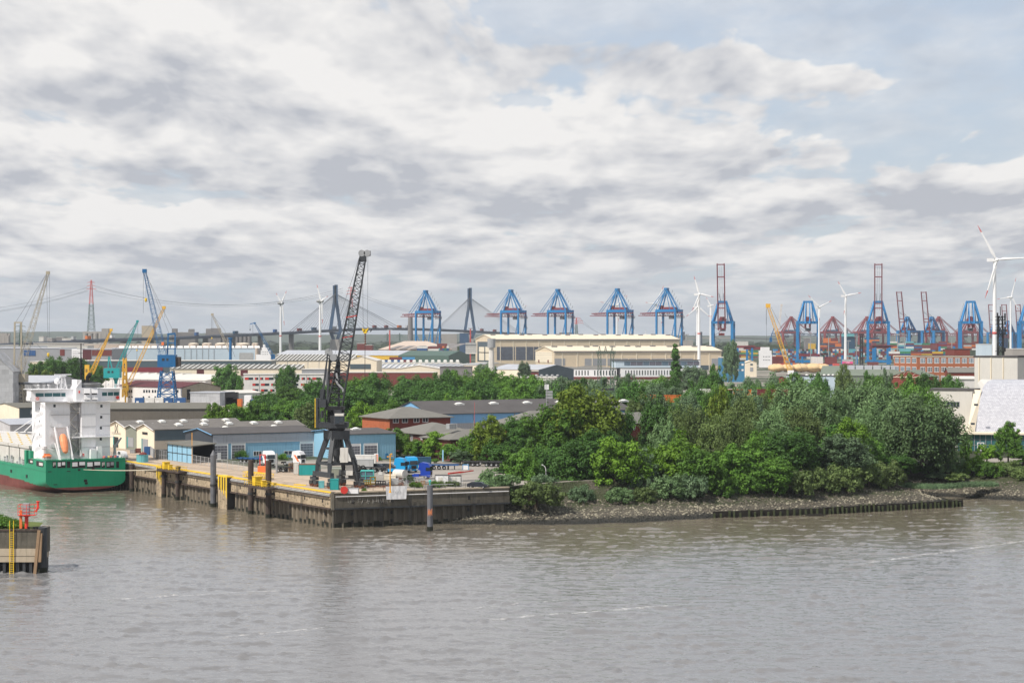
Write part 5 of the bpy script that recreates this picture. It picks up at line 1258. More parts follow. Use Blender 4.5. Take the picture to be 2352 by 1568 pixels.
 mb=MB(); mb.prism([(9.6, 4.2), (15.4, 4.2), (15.4, 9), (9.6, 9)], 24.0, 27.6); mb.add([(9.6, 4.2, 27.6), (11, 4.2, 29.4), (11, 9, 29.4), (9.6, 9, 27.6)], [(0, 1, 2, 3)]); mb.prism([(9.9, 4.4), (11.2, 4.4), (11.2, 8.6), (9.9, 8.6)], 27.6, 29.7); F_.part('funnel_casing', mb, 'white_ship')
 mb=MB(); mb.lathe((14.0, 7, 0), [(2.2, 27.4), (3.3, 28.5), (3.3, 28.75), (2.9, 28.8)], 18); F_.part('funnel_top', mb, 'steel')
 mb=MB(); mb.lathe((13.8, 7, 0), [(2.6, 28.8), (2.6, 29.1)], 14); mb.tube((13.6, 7, 28.9), (13.7, 7, 30.4), .5, n=10); mb.tube((13.7, 7, 30.3), (14.2, 6.2, 31.2), .55, .6, n=10)
 for q in (12.2, 12.8, 11.8): mb.tube((q, 7.2, 28.9), (q, 7.0, 29.9), .16, n=6)
 F_.part('exhaust_pipe', mb, 'black')
 mb = MB()
 for u in (11.7, 13.8):
  for z in (24.4, 26.1):
   mb.add([(u, 4.1, z), (u + 1.65, 4.1, z), (u + 1.65, 4.1, z + 1.35), (u, 4.1, z + 1.35), (u, 3.6, z), (u + 1.65, 3.6, z)], [(3, 2, 5, 4), (4, 5, 1, 0), (0, 3, 4), (1, 5, 2)])
 F_.part('vent_hood', mb, 'white')
 mb = MB()
 for u in (11.8, 13.9): mb.box(u, u + 1.45, 4.12, 4.19, 24.2, 27.5)
 F_.part('vent_opening', mb, 'black')
 mb=MB(); mb.box(7.6, 19.9, 3.4, 5.2, 23.75, 23.95); mb.box(8.3, 19.6, 2.9, 5.0, 14.3, 14.5); mb.box(1.0, 8.2, 4.3, 5.2, 23.75, 23.9); F_.part('walkway', mb, 'white')
 rail([(7.6, 3.5), (19.9, 3.5)], 23.95); rail([(8.3, 3.0), (19.6, 3.0)], 14.5); rail([(-.4, 8), (-.4, 4.5), (7.6, 4.5)], 23.95)
 # bridge with wings
 mb=MB(); mb.prism([(-1.4, 8.2), (7.6, 6.5), (9.6, 6.5), (9.6, 14), (-1.4, 12)], 23.95, 27.1); mb.prism([(15.4, 6.5), (17.5, 6.5), (23.2, 8.2), (23.2, 12), (15.4, 14)], 23.95, 27.1); mb.box(9.6, 15.4, 9, 14, 23.95, 27.1); br = F_.part('bridge', mb, 'white_ship')
 for base, dirx in ((0, (-1.4, 8.2, 7.6, 6.5)), (1, (17.5, 6.5, 23.2, 8.2))):
  x0, y0, x1, y1 = dirx
  for k in ((.13, .36), (.38, .60), (.62, .84), (.86, .98)) if base == 0 else ((.02, .28), (.34, .62), (.66, .95)):
   a = Vector((x0, y0, 0)).lerp(Vector((x1, y1, 0)), k[0]); b = Vector((x0, y0, 0)).lerp(Vector((x1, y1, 0)), k[1]); q = MB(); q.beam(a + Vector((0, -.04, 25.75)), b + Vector((0, -.04, 25.75)), .08, .95); F_.part('bridge_window', q, 'glass_teal', parent=br)
 mb=MB(); mb.box(-1.6, -1.42, 8.2, 12, 24.2, 25.2); mb.box(-1.7, 9.6, 6.3, 14, 27.1, 27.25); mb.box(15.4, 23.4, 6.3, 14, 27.1, 27.25); F_.part('bridge_roof', mb, 'white')
 rail([(-1.5, 13), (-1.5, 6.6), (9.5, 6.6)], 27.2); rail([(15.5, 6.6), (23.2, 6.6), (23.2, 13)], 27.2)
 for u in (.1, 22.3):
  q = MB(); q.lathe((0, 0, 0), [(.30, -.08), (.48, -.05), (.48, .05), (.30, .08), (.26, 0)], 14); q.v = [(u + x, 7.6 + z if 0 else 7.35 + z, 24.75 + y) for x, y, z in q.v]; F_.part('lifebuoy', q, 'red_bright')
 mb=MB(); mb.lathe((6.0, 9, 27.2), [(.12, 0), (.12, 1.3), (.75, 1.5), (.85, 2.1), (.6, 2.7), (.15, 2.95)], 10); F_.part('satellite_dome', mb, 'white')
 mb=MB(); mb.lattice((7.6, 9, 27.2), (7.6, 9, 30.8), 1.5, 1.5, .6, .6, 4, .1); mb.box(5.3, 9.8, 8.8, 9.3, 30.9, 31.2); mb.box(6.9, 8.3, 8.4, 9.8, 30.5, 30.75); F_.part('radar_mast', mb, 'white')
 mb=MB(); mb.tube((12.9, 10, 27.2), (12.9, 10, 39.4), .3, .14, 7)
 for z, w_ in ((38.0, 1.1), (36.8, .7), (35.2, .8), (33.8, 1.0), (32.2, .7)): mb.beam((12.9 - w_, 10, z), (12.9 + w_, 10, z), .1)
 for z in (31, 33, 34.6): mb.box(12.6, 13.25, 9.7, 10.3, z, z + .45)
 F_.part('signal_mast', mb, 'black')
 for u in (.3, 3.0, 17, 19.5, 22.5): mb=MB(); mb.lathe((u, 7.2, 27.25), [(.08, 0), (.08, .9), (.3, 1.0), (.3, 1.3)], 7); F_.part('searchlight', mb, 'white')
 # small square windows
 for (x, y) in ((538, 593), (998, 595), (996, 704), (993, 811), (992, 920)):
  u, z = F_.uz('1', x + 57, y); d0 = 5.2 if x < 600 else 5.2; a = MB(); a.box(u - .3, u + .3, 4.95 if x > 900 else 5.1, 5.25, z - .1, z + .62); F_.part('window', a, 'glass', parent=blk)
 for z in (12.0, 15, 18.4, 21.8): a = MB(); a.box(.93, 1.0, 8.2, 8.6, z, z + .6); F_.part('window', a, 'glass', parent=blk)
 mb = MB()
 for z in (11.6, 17.2, 20.4): mb.box(11.0, 14.9, 3.84, 3.88, z, z + .09); mb.box(15.3, 19.3, 5.0, 5.12, z, z + .09); mb.box(3, 8.1, 5.1, 5.18, z, z + .09)
 F_.part('panel_seam', mb, 'steel')
 for z in (11.6, 14.5, 17.4, 20.4): rail([(-.2, 12), (.8, 6.6), (3, 4.9), (8.2, 4.9)], z, name='deck_railing')
 # zig-zag stairs
 mb=MB(); z = 8.7; k = 0
 while z < 23:
  a, b = ((8.4, 10.8) if k % 2 == 0 else (10.8, 8.4)); z2 = min(z + 2.45, 23.9)
  for q in (6.0, 6.7): mb.beam((a, q, z), (b, q, z2), .09, .22)
  for i in range(8): p = Vector((a, 6.35, z)).lerp(Vector((b, 6.35, z2)), (i + .5) / 8); mb.beam(p - Vector((0, .35, 0)), p + Vector((0, .35, 0)), .25, .05)
  mb.beam((a, 6.0, z + 1), (b, 6.0, z2 + 1), .06); mb.box(8.2, 11.0, 5.8, 7.3, z2, z2 + .08)
  mb.beam((8.2, 5.9, z2 + .6), (11, 5.9, z2 + .6), .05); mb.beam((8.2, 5.9, z2 + 1.1), (11, 5.9, z2 + 1.1), .05)
  z = z2; k += 1
 F_.part('stairs', mb, 'white_dirty')
 mb=MB(); mb.beam((-6.0, 22, 15.6), (.9, 12, 15.6), .25); mb.beam((-1.5, 14.5, 15.6), (.9, 12, 18.6), .22); mb.beam((-3.5, 17, 15.6), (.9, 12, 19.6), .18); F_.part('side_platform', mb, 'white')
 # free-fall lifeboat in its ramp
 mb = MB()
 for u in (4.0, 7.4): mb.beam((u, -.1 + .3, 8.7), (u - .2, 4.6, 17.2), .28, .5); mb.beam((u, 1.2, 8.7), (u, 4.9, 13.0), .2)
 mb.beam((3.9, 4.6, 17.2), (7.3, 4.6, 17.2), .3); mb.beam((4.0, 1.8, 11.2), (7.4, 1.8, 11.2), .16); F_.part('lifeboat_ramp', mb, 'white')
 mb=MB(); P0 = Vector((5.7, .9, 10.3)); P1 = Vector((5.7, 3.5, 15.2)); d = (P1 - P0).normalized(); ax = Vector((1, 0, 0)); up = ax.cross(d)
 prof = [(0, .08, .1, 0), (.08, .65, .55, 0), (.3, .95, .85, 0), (.6, 1.1, 1.0, .0), (.85, 1.0, .9, .0), (1, .65, .6, 0)]
 vs = []; nn = 12
 for t_, w_, h_, o_ in prof:
  cc = P0.lerp(P1, t_)
  for i in range(nn): a = 2 * math.pi * i / nn; vs.append(cc + ax * (math.cos(a) * w_) - up * (math.sin(a) * h_))
 fs = [(k * nn + i, k * nn + (i + 1) % nn, (k + 1) * nn + (i + 1) % nn, (k + 1) * nn + i) for k in range(len(prof) - 1) for i in range(nn)] + [tuple(range(nn))[::-1], tuple(range((len(prof) - 1) * nn, len(prof) * nn))]
 mb.add(vs, fs); lb = F_.part('lifeboat', mb, 'boat_orange'); lb['label'] = 'salmon orange enclosed lifeboat nose down on its ramp'
 mb=MB(); cc = P0.lerp(P1, .86) - up * .9; mb.rot(-.55, .55, -.6, .6, -.2, .8, Matrix.Translation(cc) @ Matrix.Rotation(R(-20), 4, 'X')); o = F_.part('steering_cab', mb, 'boat_orange', parent=lb)
 mb=MB(); cc = P0.lerp(P1, .80) - up * 1.38; mb.rot(-.48, .48, -.08, .35, .1, .45, Matrix.Translation(cc) @ Matrix.Rotation(R(-20), 4, 'X')); F_.part('window', mb, 'black', parent=lb)
 mb=MB(); mb.blob((-.2 + 1.2, 2.0, 9.7), 1.35, .9, .5, 3, 10, amp=.06); mb.box(.2, 1.6, 1.6, 2.4, 10.0, 10.4); F_.part('rescue_boat', mb, 'orange')
 mb=MB(); mb.lathe((.9, 4.4, 8.7), [(.6, 0), (.6, 2.8), (.75, 2.9), (.75, 3.6), (.3, 3.8)], 10); mb.beam((.9, 4.2, 12.2), (3.4, 3.6, 11.2), .2); F_.part('davit', mb, 'white')
 mb=MB(); mb.lathe((20.6, 5.0, 8.7), [(.45, 0), (.35, 2.6), (.5, 2.7), (.5, 3.4)], 10); mb.beam((20.5, 5.0, 11.4), (22.6, 5.4, 13.9), .5, .6, w2=.3); F_.part('provision_crane', mb, 'steel')
 # deck lockers, drums and pipes on the aft deck
 mb=MB(); mb.box(13.0, 14.6, 2.2, 3.6, 8.7, 11.2); mb.box(14.9, 16.2, 2.5, 3.6, 8.7, 11.9); F_.part('deck_house', mb, 'white')
 rn = random.Random(3)
 for i, mt in enumerate(('red_bright', 'container_blue', 'yellow', 'red', 'black', 'red_bright', 'container_blue')): mb=MB(); u = 16.4 + i * .62; mb.tube((u, 2.2, 9.0), (u + .5, 2.3, 9.0), .3, n=8); F_.part('gas_bottle', mb, mt)
 mb=MB(); mb.box(11.2, 11.6, 3.4, 3.8, 9.2, 10.0); mb.box(2.5, 3, 5.0, 5.15, 9, 9.9); mb.box(10.3, 10.6, 4.05, 4.2, 26.2, 26.8); F_.part('fire_box', mb, 'red_bright')
 # hatches with gear between
 for i in range(8):
  y0 = 19 + i * 9.6; a = MB(); a.box(1.6, L - 1.6, y0, y0 + 8.7, 5.9, 10.9); o = F_.part('hatch_coaming', a, 'white_dirty')
  a = MB(); a.box(1.3, L - 1.3, y0 - .2, y0 + 8.9, 10.9, 11.7); F_.part('hatch_cover', a, 'pale_clad', parent=o)
  a = MB()
  for k in range(7): a.box(2 + k * 2.7, 2.5 + k * 2.7, y0 + 8.75, y0 + 9.3, 10.9, 11.9)
  F_.part('cleat', a, 'yellow', parent=o)
 mb = MB()
 for i in range(30): u = rn.uniform(-.1, 1.2); y_ = 15 + i * 2.6; hh = rn.uniform(.6, 2.2); mb.box(u, u + rn.uniform(.2, .5), y_, y_ + rn.uniform(.3, .9), 6.3, 6.4 + hh)
 F_.part('deck_fitting', mb, 'steel')
 for y_ in (13.5, 17.2): mb=MB(); mb.box(.1, .9, y_, y_ + 1.8, 6.2, 10.6); F_.part('deck_post', mb, 'hull_green')
 rail([(.1, 19), (.1, 62)], 6.4)
 # mooring ropes to the quay
 for k, (x0, y0, x1, y1) in enumerate(((780, 1200, 1540, 1205), (845, 1202, 1600, 1196))):
  a = at('1', x0, y0, 529); q = at('1', x1, y1, 512); mb=MB(); pr = None; pts = []
  for i in range(13): t_ = i / 12; p = a.lerp(q, t_); p.z -= math.sin(t_ * math.pi) * .25; pts.append(p)
  for u_, v_ in zip(pts, pts[1:]): mb.beam(u_, v_, .11)
  o = mb.build('mooring_rope', 'rope', off=a); o.location = a; tag(o, ['pale mooring rope from the stern to the quay, lower one', 'pale mooring rope from the stern to the quay, upper one'][k], 'rope')
build_ship()
# the big dark harbour crane at the quay corner
def build_big_crane():
 Y0 = 446.0; K = Vector((-39.3, Y0, GZ)); rz = math.atan2(.514, .858)
 T = Thing('harbour_crane', 'huge dark grey level luffing crane at the quay corner with tall lattice jib', 'crane', K)
 ex = Vector((.858, .514, 0)); ey = Vector((-.514, .858, 0))
 def W(a, b, z): return K + ex * a + ey * b + Vector((0, 0, z - GZ))
 # portal
 for sa in (-1, 1):
  mb=MB(); mb.beam(W(sa * 3.3, -4.6, 10.5), W(sa * 3.3, 4.6, 10.5), .9, 1.1); T.part('sill_beam', mb, 'crane_grey')
  for sb in (-1, 1):
   mb=MB(); mb.beam(W(sa * 3.4, sb * 3.3, 10.4), W(sa * 3.1, sb * 3.0, 13.0), .6, .7, w2=.9); mb.beam(W(sa * 3.1, sb * 3.0, 13.0), W(sa * 1.6, sb * 1.5, 18.6), .85, .9, w2=1.0); T.part('leg', mb, 'crane_grey')
   mb=MB(); mb.beam(W(sa * 3.3, sb * 4.6 - 1.5, 9.4), W(sa * 3.3, sb * 4.6 + 1.5, 9.4), .8, .7); mb.beam(W(sa * 3.3, sb * 4.6, 9.6), W(sa * 3.3, sb * 4.6, 10.4), .8)
   for q in (-1.1, 1.1): mb.beam(W(sa * 3.3, sb * 4.6 + q - .7, 8.5), W(sa * 3.3, sb * 4.6 + q + .7, 8.5), 1.0, .8)
   o = T.part('bogie', mb, 'crane_grey'); mb = MB()
   for q in (-1.5, -.7, .7, 1.5): c = W(sa * 3.3, sb * 4.6 + q, 7.95); mb.tube(c - ex * .35, c + ex * .35, .42, n=12)
   T.part('wheel', mb, 'rust', parent=o)
 mb = MB()
 for s in (-1, 1):
  mb.beam(W(-3.1, s * 3.0, 12.9), W(3.1, s * 3.0, 12.9), .5, .6); mb.beam(W(s * 3.1, -3.0, 12.9), W(s * 3.1, 3.0, 12.9), .5, .6)
  mb.beam(W(-2.2, s * 2.1, 16.2), W(2.2, s * 2.1, 16.2), .35); mb.beam(W(s * 2.2, -2.1, 16.2), W(s * 2.2, 2.1, 16.2), .35)
 T.part('cross_beam', mb, 'crane_grey')
 mb=MB(); mb.box(-2.2, 2.2, -2.2, 2.2, 18.3, 20.2); mb.v = [tuple(W(x, y, z)) for x, y, z in mb.v]; T.part('portal_head', mb, 'crane_grey')
 mb=MB(); c = W(0, 0, 0); mb.lathe((c.x, c.y, 0), [(1.6, 20.2), (1.9, 20.4), (1.9, 20.9), (1.5, 21.0)], 18); T.part('slew_ring', mb, 'black')
 mb = MB()
 for i in range(10): a = W(-3.0, -1.5, 13.1); mb.beam(a + Vector((0, 0, i * .5)), a + Vector((.7, 0, i * .5)), .07)
 mb.tube(W(0, 0, 13), W(0, 0, 18.4), .7, n=10); T.part('centre_column', mb, 'dark_steel')
 # stair on the right leg
 mb=MB(); a = at('6', 755, 1285, 443); b = at('6', 690, 1010, 443)
 for q in (-.35, .35): mb.beam(a + ey * q, b + ey * q, .08, .2)
 for i in range(22): p = a.lerp(b, i / 22); mb.beam(p - ey * .35, p + ey * .35, .22, .05);
 for q in (-.35, .35): mb.beam(a + ey * q + Vector((0, 0, 1)), b + ey * q + Vector((0, 0, 1)), .05)
 T.part('stair', mb, 'crane_grey')
 mb=MB(); p = at('6', 550, 1045, 442); mb.box(p.x, p.x + 1.7, p.y, p.y + 1.5, p.z, p.z + 3.2); p = at('6', 618, 1195, 443); mb.box(p.x, p.x + 1.5, p.y, p.y + 1, p.z, p.z + 2.2); T.part('switch_cabinet', mb, 'white_dirty')
 # turning upper works face right: use the picture plane at the slew axis
 def Q(f, x, y, dy=0.0): return at(f, x, y, Y0 + dy)
 def bxq(mb, f, x0, y0, x1, y1, d0, d1, m=0):
  a = Q(f, x0, y0); b = Q(f, x1, y1); mb.box(a.x, b.x, Y0 + d0, Y0 + d1, b.z, a.z, m)
 mb=MB(); bxq(mb, '6', 270, 572, 645, 636, -2.3, 2.3); T.part('slewing_platform', mb, 'crane_grey')
 mb=MB(); bxq(mb, '6', 268, 290, 300, 630, -2.4, 2.4); bxq(mb, '6', 300, 300, 395, 395, -2.2, 2.2); bxq(mb, '6', 320, 186, 376, 300, -1.2, 1.2); bxq(mb, '6', 330, 440, 352, 520, -2, 2); T.part('counterweight', mb, 'crane_grey')
 mb = MB()
 for i in range(24):
  z = Q('6', 0, 290).z - i * .275; a = Q('6', 262, 0); mb.box(a.x, a.x + .3, Y0 - 2.45, Y0 - 2.3, z - .15, z)
 T.part('warning_stripe', mb, 'yellow')
 mb=MB(); bxq(mb, '6', 376, 395, 392, 572, -2.0, -1.6); bxq(mb, '6', 580, 400, 596, 572, -1.8, -1.4); bxq(mb, '6', 392, 385, 600, 425, -2.0, 2.0); bxq(mb, '6', 402, 430, 420, 560, 1, 2); bxq(mb, '6', 392, 430, 595, 570, 1.6, 1.9); T.part('machinery_frame', mb, 'black')
 mb=MB(); bxq(mb, '6', 440, 490, 485, 570, -1.5, 0); bxq(mb, '6', 415, 430, 455, 445, -1.6, -1.2); T.part('winch', mb, 'dark_steel')
 mb=MB(); bxq(mb, '6', 494, 470, 612, 588, -4.0, -1.9); o = T.part('cab', mb, 'crane_grey')
 mb=MB(); bxq(mb, '6', 510, 490, 558, 578, -4.05, -4.0); bxq(mb, '6', 564, 490, 606, 560, -4.05, -4.0); T.part('window', mb, 'glass', parent=o)
 mb=MB(); bxq(mb, '6', 505, 462, 610, 490, -4.1, -1.9); T.part('sun_roof', mb, 'white_dirty', parent=o)
 mb=MB(); bxq(mb, '6', 490, 425, 578, 470, -3.4, -1.6); T.part('cab_hood', mb, 'dark_steel')
 mb = MB()
 for z in (.5, 1.1):
  a = Q('6', 270, 572, -2.4); b = Q('6', 648, 572, -2.4); mb.beam(a + Vector((0, 0, z)), b + Vector((0, 0, z)), .05)
 for i in range(16): p = a.lerp(b, i / 15); mb.beam(p, p + Vector((0, 0, 1.1)), .05)
 a = Q('6', 645, 540, -1.8); mb.beam(a, a + Vector((1.4, 0, 0)), .05); mb.beam(a - Vector((0, 0, .9)), a + Vector((1.4, 0, -.9)), .08)
 for y in (265, 290): a = Q('6', 268, y, -2.2); b = Q('6', 345, y, -2.2); mb.beam(a, b, .05)
 T.part('railing', mb, 'dark_steel')
 # mast
 mt = Q('5', 378, 1190);
 for d in (-1.2, 1.2):
  mb=MB(); a = Q('6', 352, 560, d); mb.beam(Q('6', 338, 300, d), Q('5', 368, 1215, d * .7), .75, .5, w2=.45); mb.beam(Q('6', 392, 400, d), Q('5', 392, 1230, d * .7), .5, .5, w2=.4); T.part('mast_leg', mb, 'crane_grey')
 mb=MB(); mb.lattice(Q('6', 470, 390), Q('5', 440, 1245), 2.6, 2.4, 1.9, 2.0, 7, .14)
 bxq(mb, '5', 395, 1240, 470, 1300, -1.0, 1.0); bxq(mb, '5', 380, 1385, 520, 1400, -1.5, 1.5); bxq(mb, '5', 380, 1460, 520, 1485, -1.5, 1.5); bxq(mb, '5', 460, 1300, 500, 1568, -.8, .8); T.part('mast_frame', mb, 'black')
 mb=MB(); c = Q('5', 378, 1200); mb.tube(c - Vector((0, .5, 0)), c + Vector((0, .5, 0)), .85, n=14); c = Q('5', 432, 1255); mb.tube(c - Vector((0, 1.2, 0)), c + Vector((0, 1.2, 0)), .8, n=14); T.part('sheave', mb, 'steel')
 mb=MB(); pth = [('5', 460, 1420), ('5', 475, 1500), ('6', 500, 60), ('6', 520, 120), ('6', 580, 180), ('6', 590, 215)]
 for p, q in zip(pth, pth[1:]): mb.beam(Q(*p, -1.6), Q(*q, -1.6), .4)
 T.part('luffing_rod', mb, 'steel')
 # jib
 foot = Q('6', 497, 358); head = Q('5', 742, 195); j = MB(); j.lattice(foot, head, 3.2, 3.7, 1.3, 1.5, 26, .125, up=(0, 1, 0)); T.part('jib', j, 'crane_grey')
 for k in (.46, .60):
  p = foot.lerp(head, k); j = MB(); j.beam(p + Vector((-1.2, -1.3, -.2)), p + Vector((1.2, -1.3, .2)), .2); T.part('red_cross_bar', j, 'red')
 mb=MB(); c = Q('5', 745, 165); mb.box(c.x - .75, c.x + .75, Y0 - .7, Y0 + .7, c.z - 1.4, c.z + .6); mb.box(c.x + .4, c.x + 1.7, Y0 - .6, Y0 + .6, c.z - .1, c.z + 1.0); T.part('jib_head', mb, 'crane_grey')
 for x in (733, 791):
  mb=MB(); c = Q('5', x, 142);
  for d in (-.75, .6): mb.tube(c + Vector((0, d, 0)), c + Vector((0, d + .18, 0)), .75, n=16)
  T.part('head_sheave', mb, 'steel')
 mb = MB()
 def rp(a, b, r=.055): mb.beam(a, b, r)
 for d in (-.5, .5):
  rp(Q('5', 710, 170, d), Q('5', 378, 1185, d), .07); rp(Q('5', 718, 200, d), Q('5', 440, 1240, d), .06)
  rp(Q('5', 690, 430, d), Q('5', 385, 1185, d), .05)
 rp(Q('5', 797, 150, -.4), Q('5', 793, 945, -.4), .06); rp(Q('5', 797, 150, .4), Q('5', 793, 945, .4), .06); rp(Q('5', 742, 400, 0), Q('5', 747, 945, 0), .06)
 T.part('hoist_rope', mb, 'cable')
 mb=MB(); a = Q('5', 735, 940); b = Q('5', 803, 998); w_ = b.x - a.x; mb.xprism([(a.x, a.z + .1), (a.x + .1, b.z + .6), (a.x + w_ * .3, b.z), (b.x - w_ * .3, b.z), (b.x - .1, b.z + .6), (b.x, a.z + .1), (b.x - w_ * .25, a.z - .25), (a.x + w_ * .25, a.z - .25)], Y0 - .5, Y0 + .5); o = T.part('hook_block', mb, 'yellow', label='yellow hook block with black diagonal stripes')
 mb = MB()
 for i in range(3): x = a.x + .25 + i * .75; mb.quad((x, Y0 - .52, b.z + .35), (x + .25, Y0 - .52, b.z + .35), (x + .55, Y0 - .52, a.z - .4), (x + .3, Y0 - .52, a.z - .4))
 T.part('black_stripe', mb, 'black', parent=o)
 mb=MB(); p = Q('5', 769, 1000)
 for i in range(9):
  z = p.z - i * .27; q = Vector((p.x, Y0, z)); mb.tube(q, q - Vector((0, 0, .24)), .10 if i % 2 else .2, n=7)
 T.part('hook_chain', mb, 'rust')
 mb=MB(); mb.beam(Q('5', 767, 1100), Q('5', 765, 1470), .12); T.part('tag_line', mb, 'pile_rust')
build_big_crane()
# other luffing cranes
def luffer(label, f, Y, mt, tower=None, body=None, jib=None, mast=(), ropes=(), hook=None, name='harbour_crane', ped=None, thick=1.0, ballast=None):
 bx0 = body[0] if body else (jib[0][0] if jib else ropes[0][0]); b0 = at(f, bx0, 0, Y); T = Thing(name, label, 'crane', (b0.x, Y, GZ)); k = FRM[f][2] / FOC * Y
 q = lambda x, y, d=0.0: at(f, x, y, Y + d)
 if tower:
  x0, x1, yb, xt0, xt1, yt = tower; p = q((x0 + x1) / 2, yb); p.z = min(p.z, GZ + .3) if yb > 1e8 else p.z; t = q((xt0 + xt1) / 2, yt); w0 = (x1 - x0) * k; w1 = (xt1 - xt0) * k
  mb=MB(); mb.lattice(p, t, w0, w0, w1, w1, 5, .32 * thick, up=(0, 1, 0), cross=True); T.part('portal_tower', mb, mt)
 if ped: mb=MB(); c = q(ped[0], ped[1]); c2 = q(ped[0], ped[2]); mb.lathe((c.x, Y, 0), [(ped[3] * k * .55, GZ - .5), (ped[3] * k * .55, c2.z), (ped[3] * k, c.z)], 12); T.part('pedestal', mb, mt)
 if body:
  a = q(body[0], body[1]); b = q(body[2], body[3]); w_ = b.x - a.x; mb=MB(); mb.box(a.x, b.x, Y - w_ * .35, Y + w_ * .35, b.z, a.z); o = T.part('machine_house', mb, mt)
  mb=MB(); mb.box(a.x + w_ * .25, a.x + w_ * .40, Y - w_ * .35 - .05, Y - w_ * .35, b.z + (a.z - b.z) * .5, b.z + (a.z - b.z) * .72); mb.box(a.x + w_ * .5, a.x + w_ * .62, Y - w_ * .35 - .05, Y - w_ * .35, b.z + (a.z - b.z) * .5, b.z + (a.z - b.z) * .72); T.part('window', mb, 'glass', parent=o)
 if ballast: a = q(ballast[0], ballast[1]); b = q(ballast[2], ballast[3]); mb=MB(); mb.box(a.x, b.x, Y - 2, Y + 2, b.z, a.z); T.part('counterweight', mb, 'pile_rust')
 if jib:
  (xf, yf), (xh, yh), w0, w1, n = jib; mb=MB(); mb.lattice(q(xf, yf), q(xh, yh), w0 * k * .8, w0 * k, w1 * k * .8, w1 * k, n, .10 * thick, up=(0, 1, 0)); T.part('jib', mb, mt)
  h = q(xh, yh); mb=MB(); s = max(w1 * k, .8); mb.box(h.x - s * .8, h.x + s * .8, Y - s * .5, Y + s * .5, h.z - s * .5, h.z + s * .9); T.part('jib_head', mb, mt)
 for (x0, y0, x1, y1, w_) in mast:
  for d in (-1.4, 1.4): mb=MB(); mb.beam(q(x0, y0, d), q(x1, y1, d), w_ * k); T.part('mast_leg', mb, mt)
 if ropes:
  mb = MB()
  for (x0, y0, x1, y1) in ropes:
   for d in (-.3, .3): mb.beam(q(x0, y0, d), q(x1, y1, d), .09 * Y / 1000 * 1.3)
  T.part('rope', mb, 'cable')
 if hook:
  x, y, s, m2 = hook; c = q(x, y); s *= k; mb=MB(); mb.lathe((c.x, Y, c.z), [(s * .15, -s * 1.2), (s * .35, -s), (s * .6, -s * .4), (s * .6, s * .5), (s * .3, s * .8)], 8); T.part('hook_block', mb, m2)
 return T
T = luffer('tall dark blue tower crane with long jib leaning left', 'A', 990, 'crane_blue', (1985, 2230, 1800, 2035, 2180, 1310), (1997, 1108, 2222, 1262), ((2085, 1235), (1822, 60), 120, 34, 20),
   [(2110, 1105, 2120, 850, 16), (2205, 1105, 2208, 850, 16), (2115, 960, 2205, 960, 12), (2110, 1030, 2205, 1030, 12), (2110, 850, 2212, 842, 24)],
   [(1808, 60, 1805, 400), (1806, 400, 1805, 580), (1838, 130, 1838, 400), (1835, 60, 2130, 845), (1890, 200, 2200, 845)], (1838, 415, 26, 'yellow'), ballast=(2222, 1135, 2275, 1255))
mb=MB(); c = at('A', 2058, 968, 988); mb.box(c.x - .6, c.x + .6, 986, 987, c.z - .8, c.z + .8); T.part('orange_sign', mb, 'orange')
T = luffer('old beige tower crane at the far left with pale lattice jib', '1', 1000, 'crane_beige', (105, 250, 562, 132, 225, 372), (60, 265, 262, 345), ((185, 250), (470, -720), 90, 22, 20),
   [(145, -235, 138, 260, 14), (208, -235, 210, 260, 14), (138, -238, 215, -238, 12)], [(455, -720, 470, 110 - 200), (486, -710, 482, -85), (440, -690, 215, -235), (450, -705, 150, -235)], None)
mb=MB(); a = at('1', 130, 345, 1000); b = at('1', 215, 372, 1000); mb.box(a.x, b.x, 996, 1004, b.z, a.z); T.part('slew_ring', mb, 'black')
luffer('black and yellow striped hook block hanging above the dark tree clump', 'A', 1100, 'crane_beige', None, None, None, (), [(340, 840, 520, 1030), (520, 1030, 608, 1085)], (608, 1105, 26, 'yellow'), name='crane_hook')
T = luffer('yellow mobile crane boom rising behind the ship funnel', 'A', 900, 'yellow_crane', None, (1070, 1235, 1125, 1420), ((1150, 1345), (1400, 800), 62, 14, 16), (), [(1090, 1240, 1395, 800), (1408, 800, 1408, 870)], None, ped=(1100, 1420, 1500, 26), thick=1.3)
luffer('teal crane with square house and pale teal boom', 'A', 1060, 'crane_teal', None, (1318, 1275, 1520, 1400), ((1465, 1330), (1732, 690), 60, 18, 14), [(1370, 1130, 1362, 1280, 12), (1375, 1130, 1412, 1280, 12)], [(1735, 690, 1580, 900), (1736, 690, 1736, 900), (1375, 1130, 1725, 700)], None, ped=(1460, 1400, 1450, 36), thick=1.2)
luffer('orange yellow lattice crane beside the tower crane', 'A', 1030, 'yellow_crane', (1545, 1600, 1640, 1555, 1590, 1150), (1540, 1480, 1620, 1560), ((1620, 1480), (2066, 520), 52, 26, 22), (), [(1575, 1150, 2060, 520), (2075, 520, 2075, 640), (1725, 1060, 1725, 1230)], (1725, 1050, 14, 'yellow'), ped=(1580, 1560, 1600, 18), thick=.9)
luffer('grey lattice crane on a bright blue column in the middle distance', '8', 1560, 'crane_beige', None, None, ((672, 1000), (458, 565), 36, 18, 16), (), [(450, 580, 450, 760), (465, 580, 465, 760), (465, 570, 600, 740), (600, 740, 725, 1060)], (453, 838, 12, 'yellow'))
T = Thing('crane_column', 'bright blue crane column in front of the grey warehouse', 'crane', at('8', 672, 1090, 1555)); c = at('8', 672, 0, 1555)
mb=MB(); mb.lathe((c.x, 1555, 0), [(1.1, GZ), (1.1, at('8', 0, 860, 1555).z), (1.8, at('8', 0, 845, 1555).z), (1.8, at('8', 0, 832, 1555).z)], 12); T.part('column', mb, 'crane_blue')
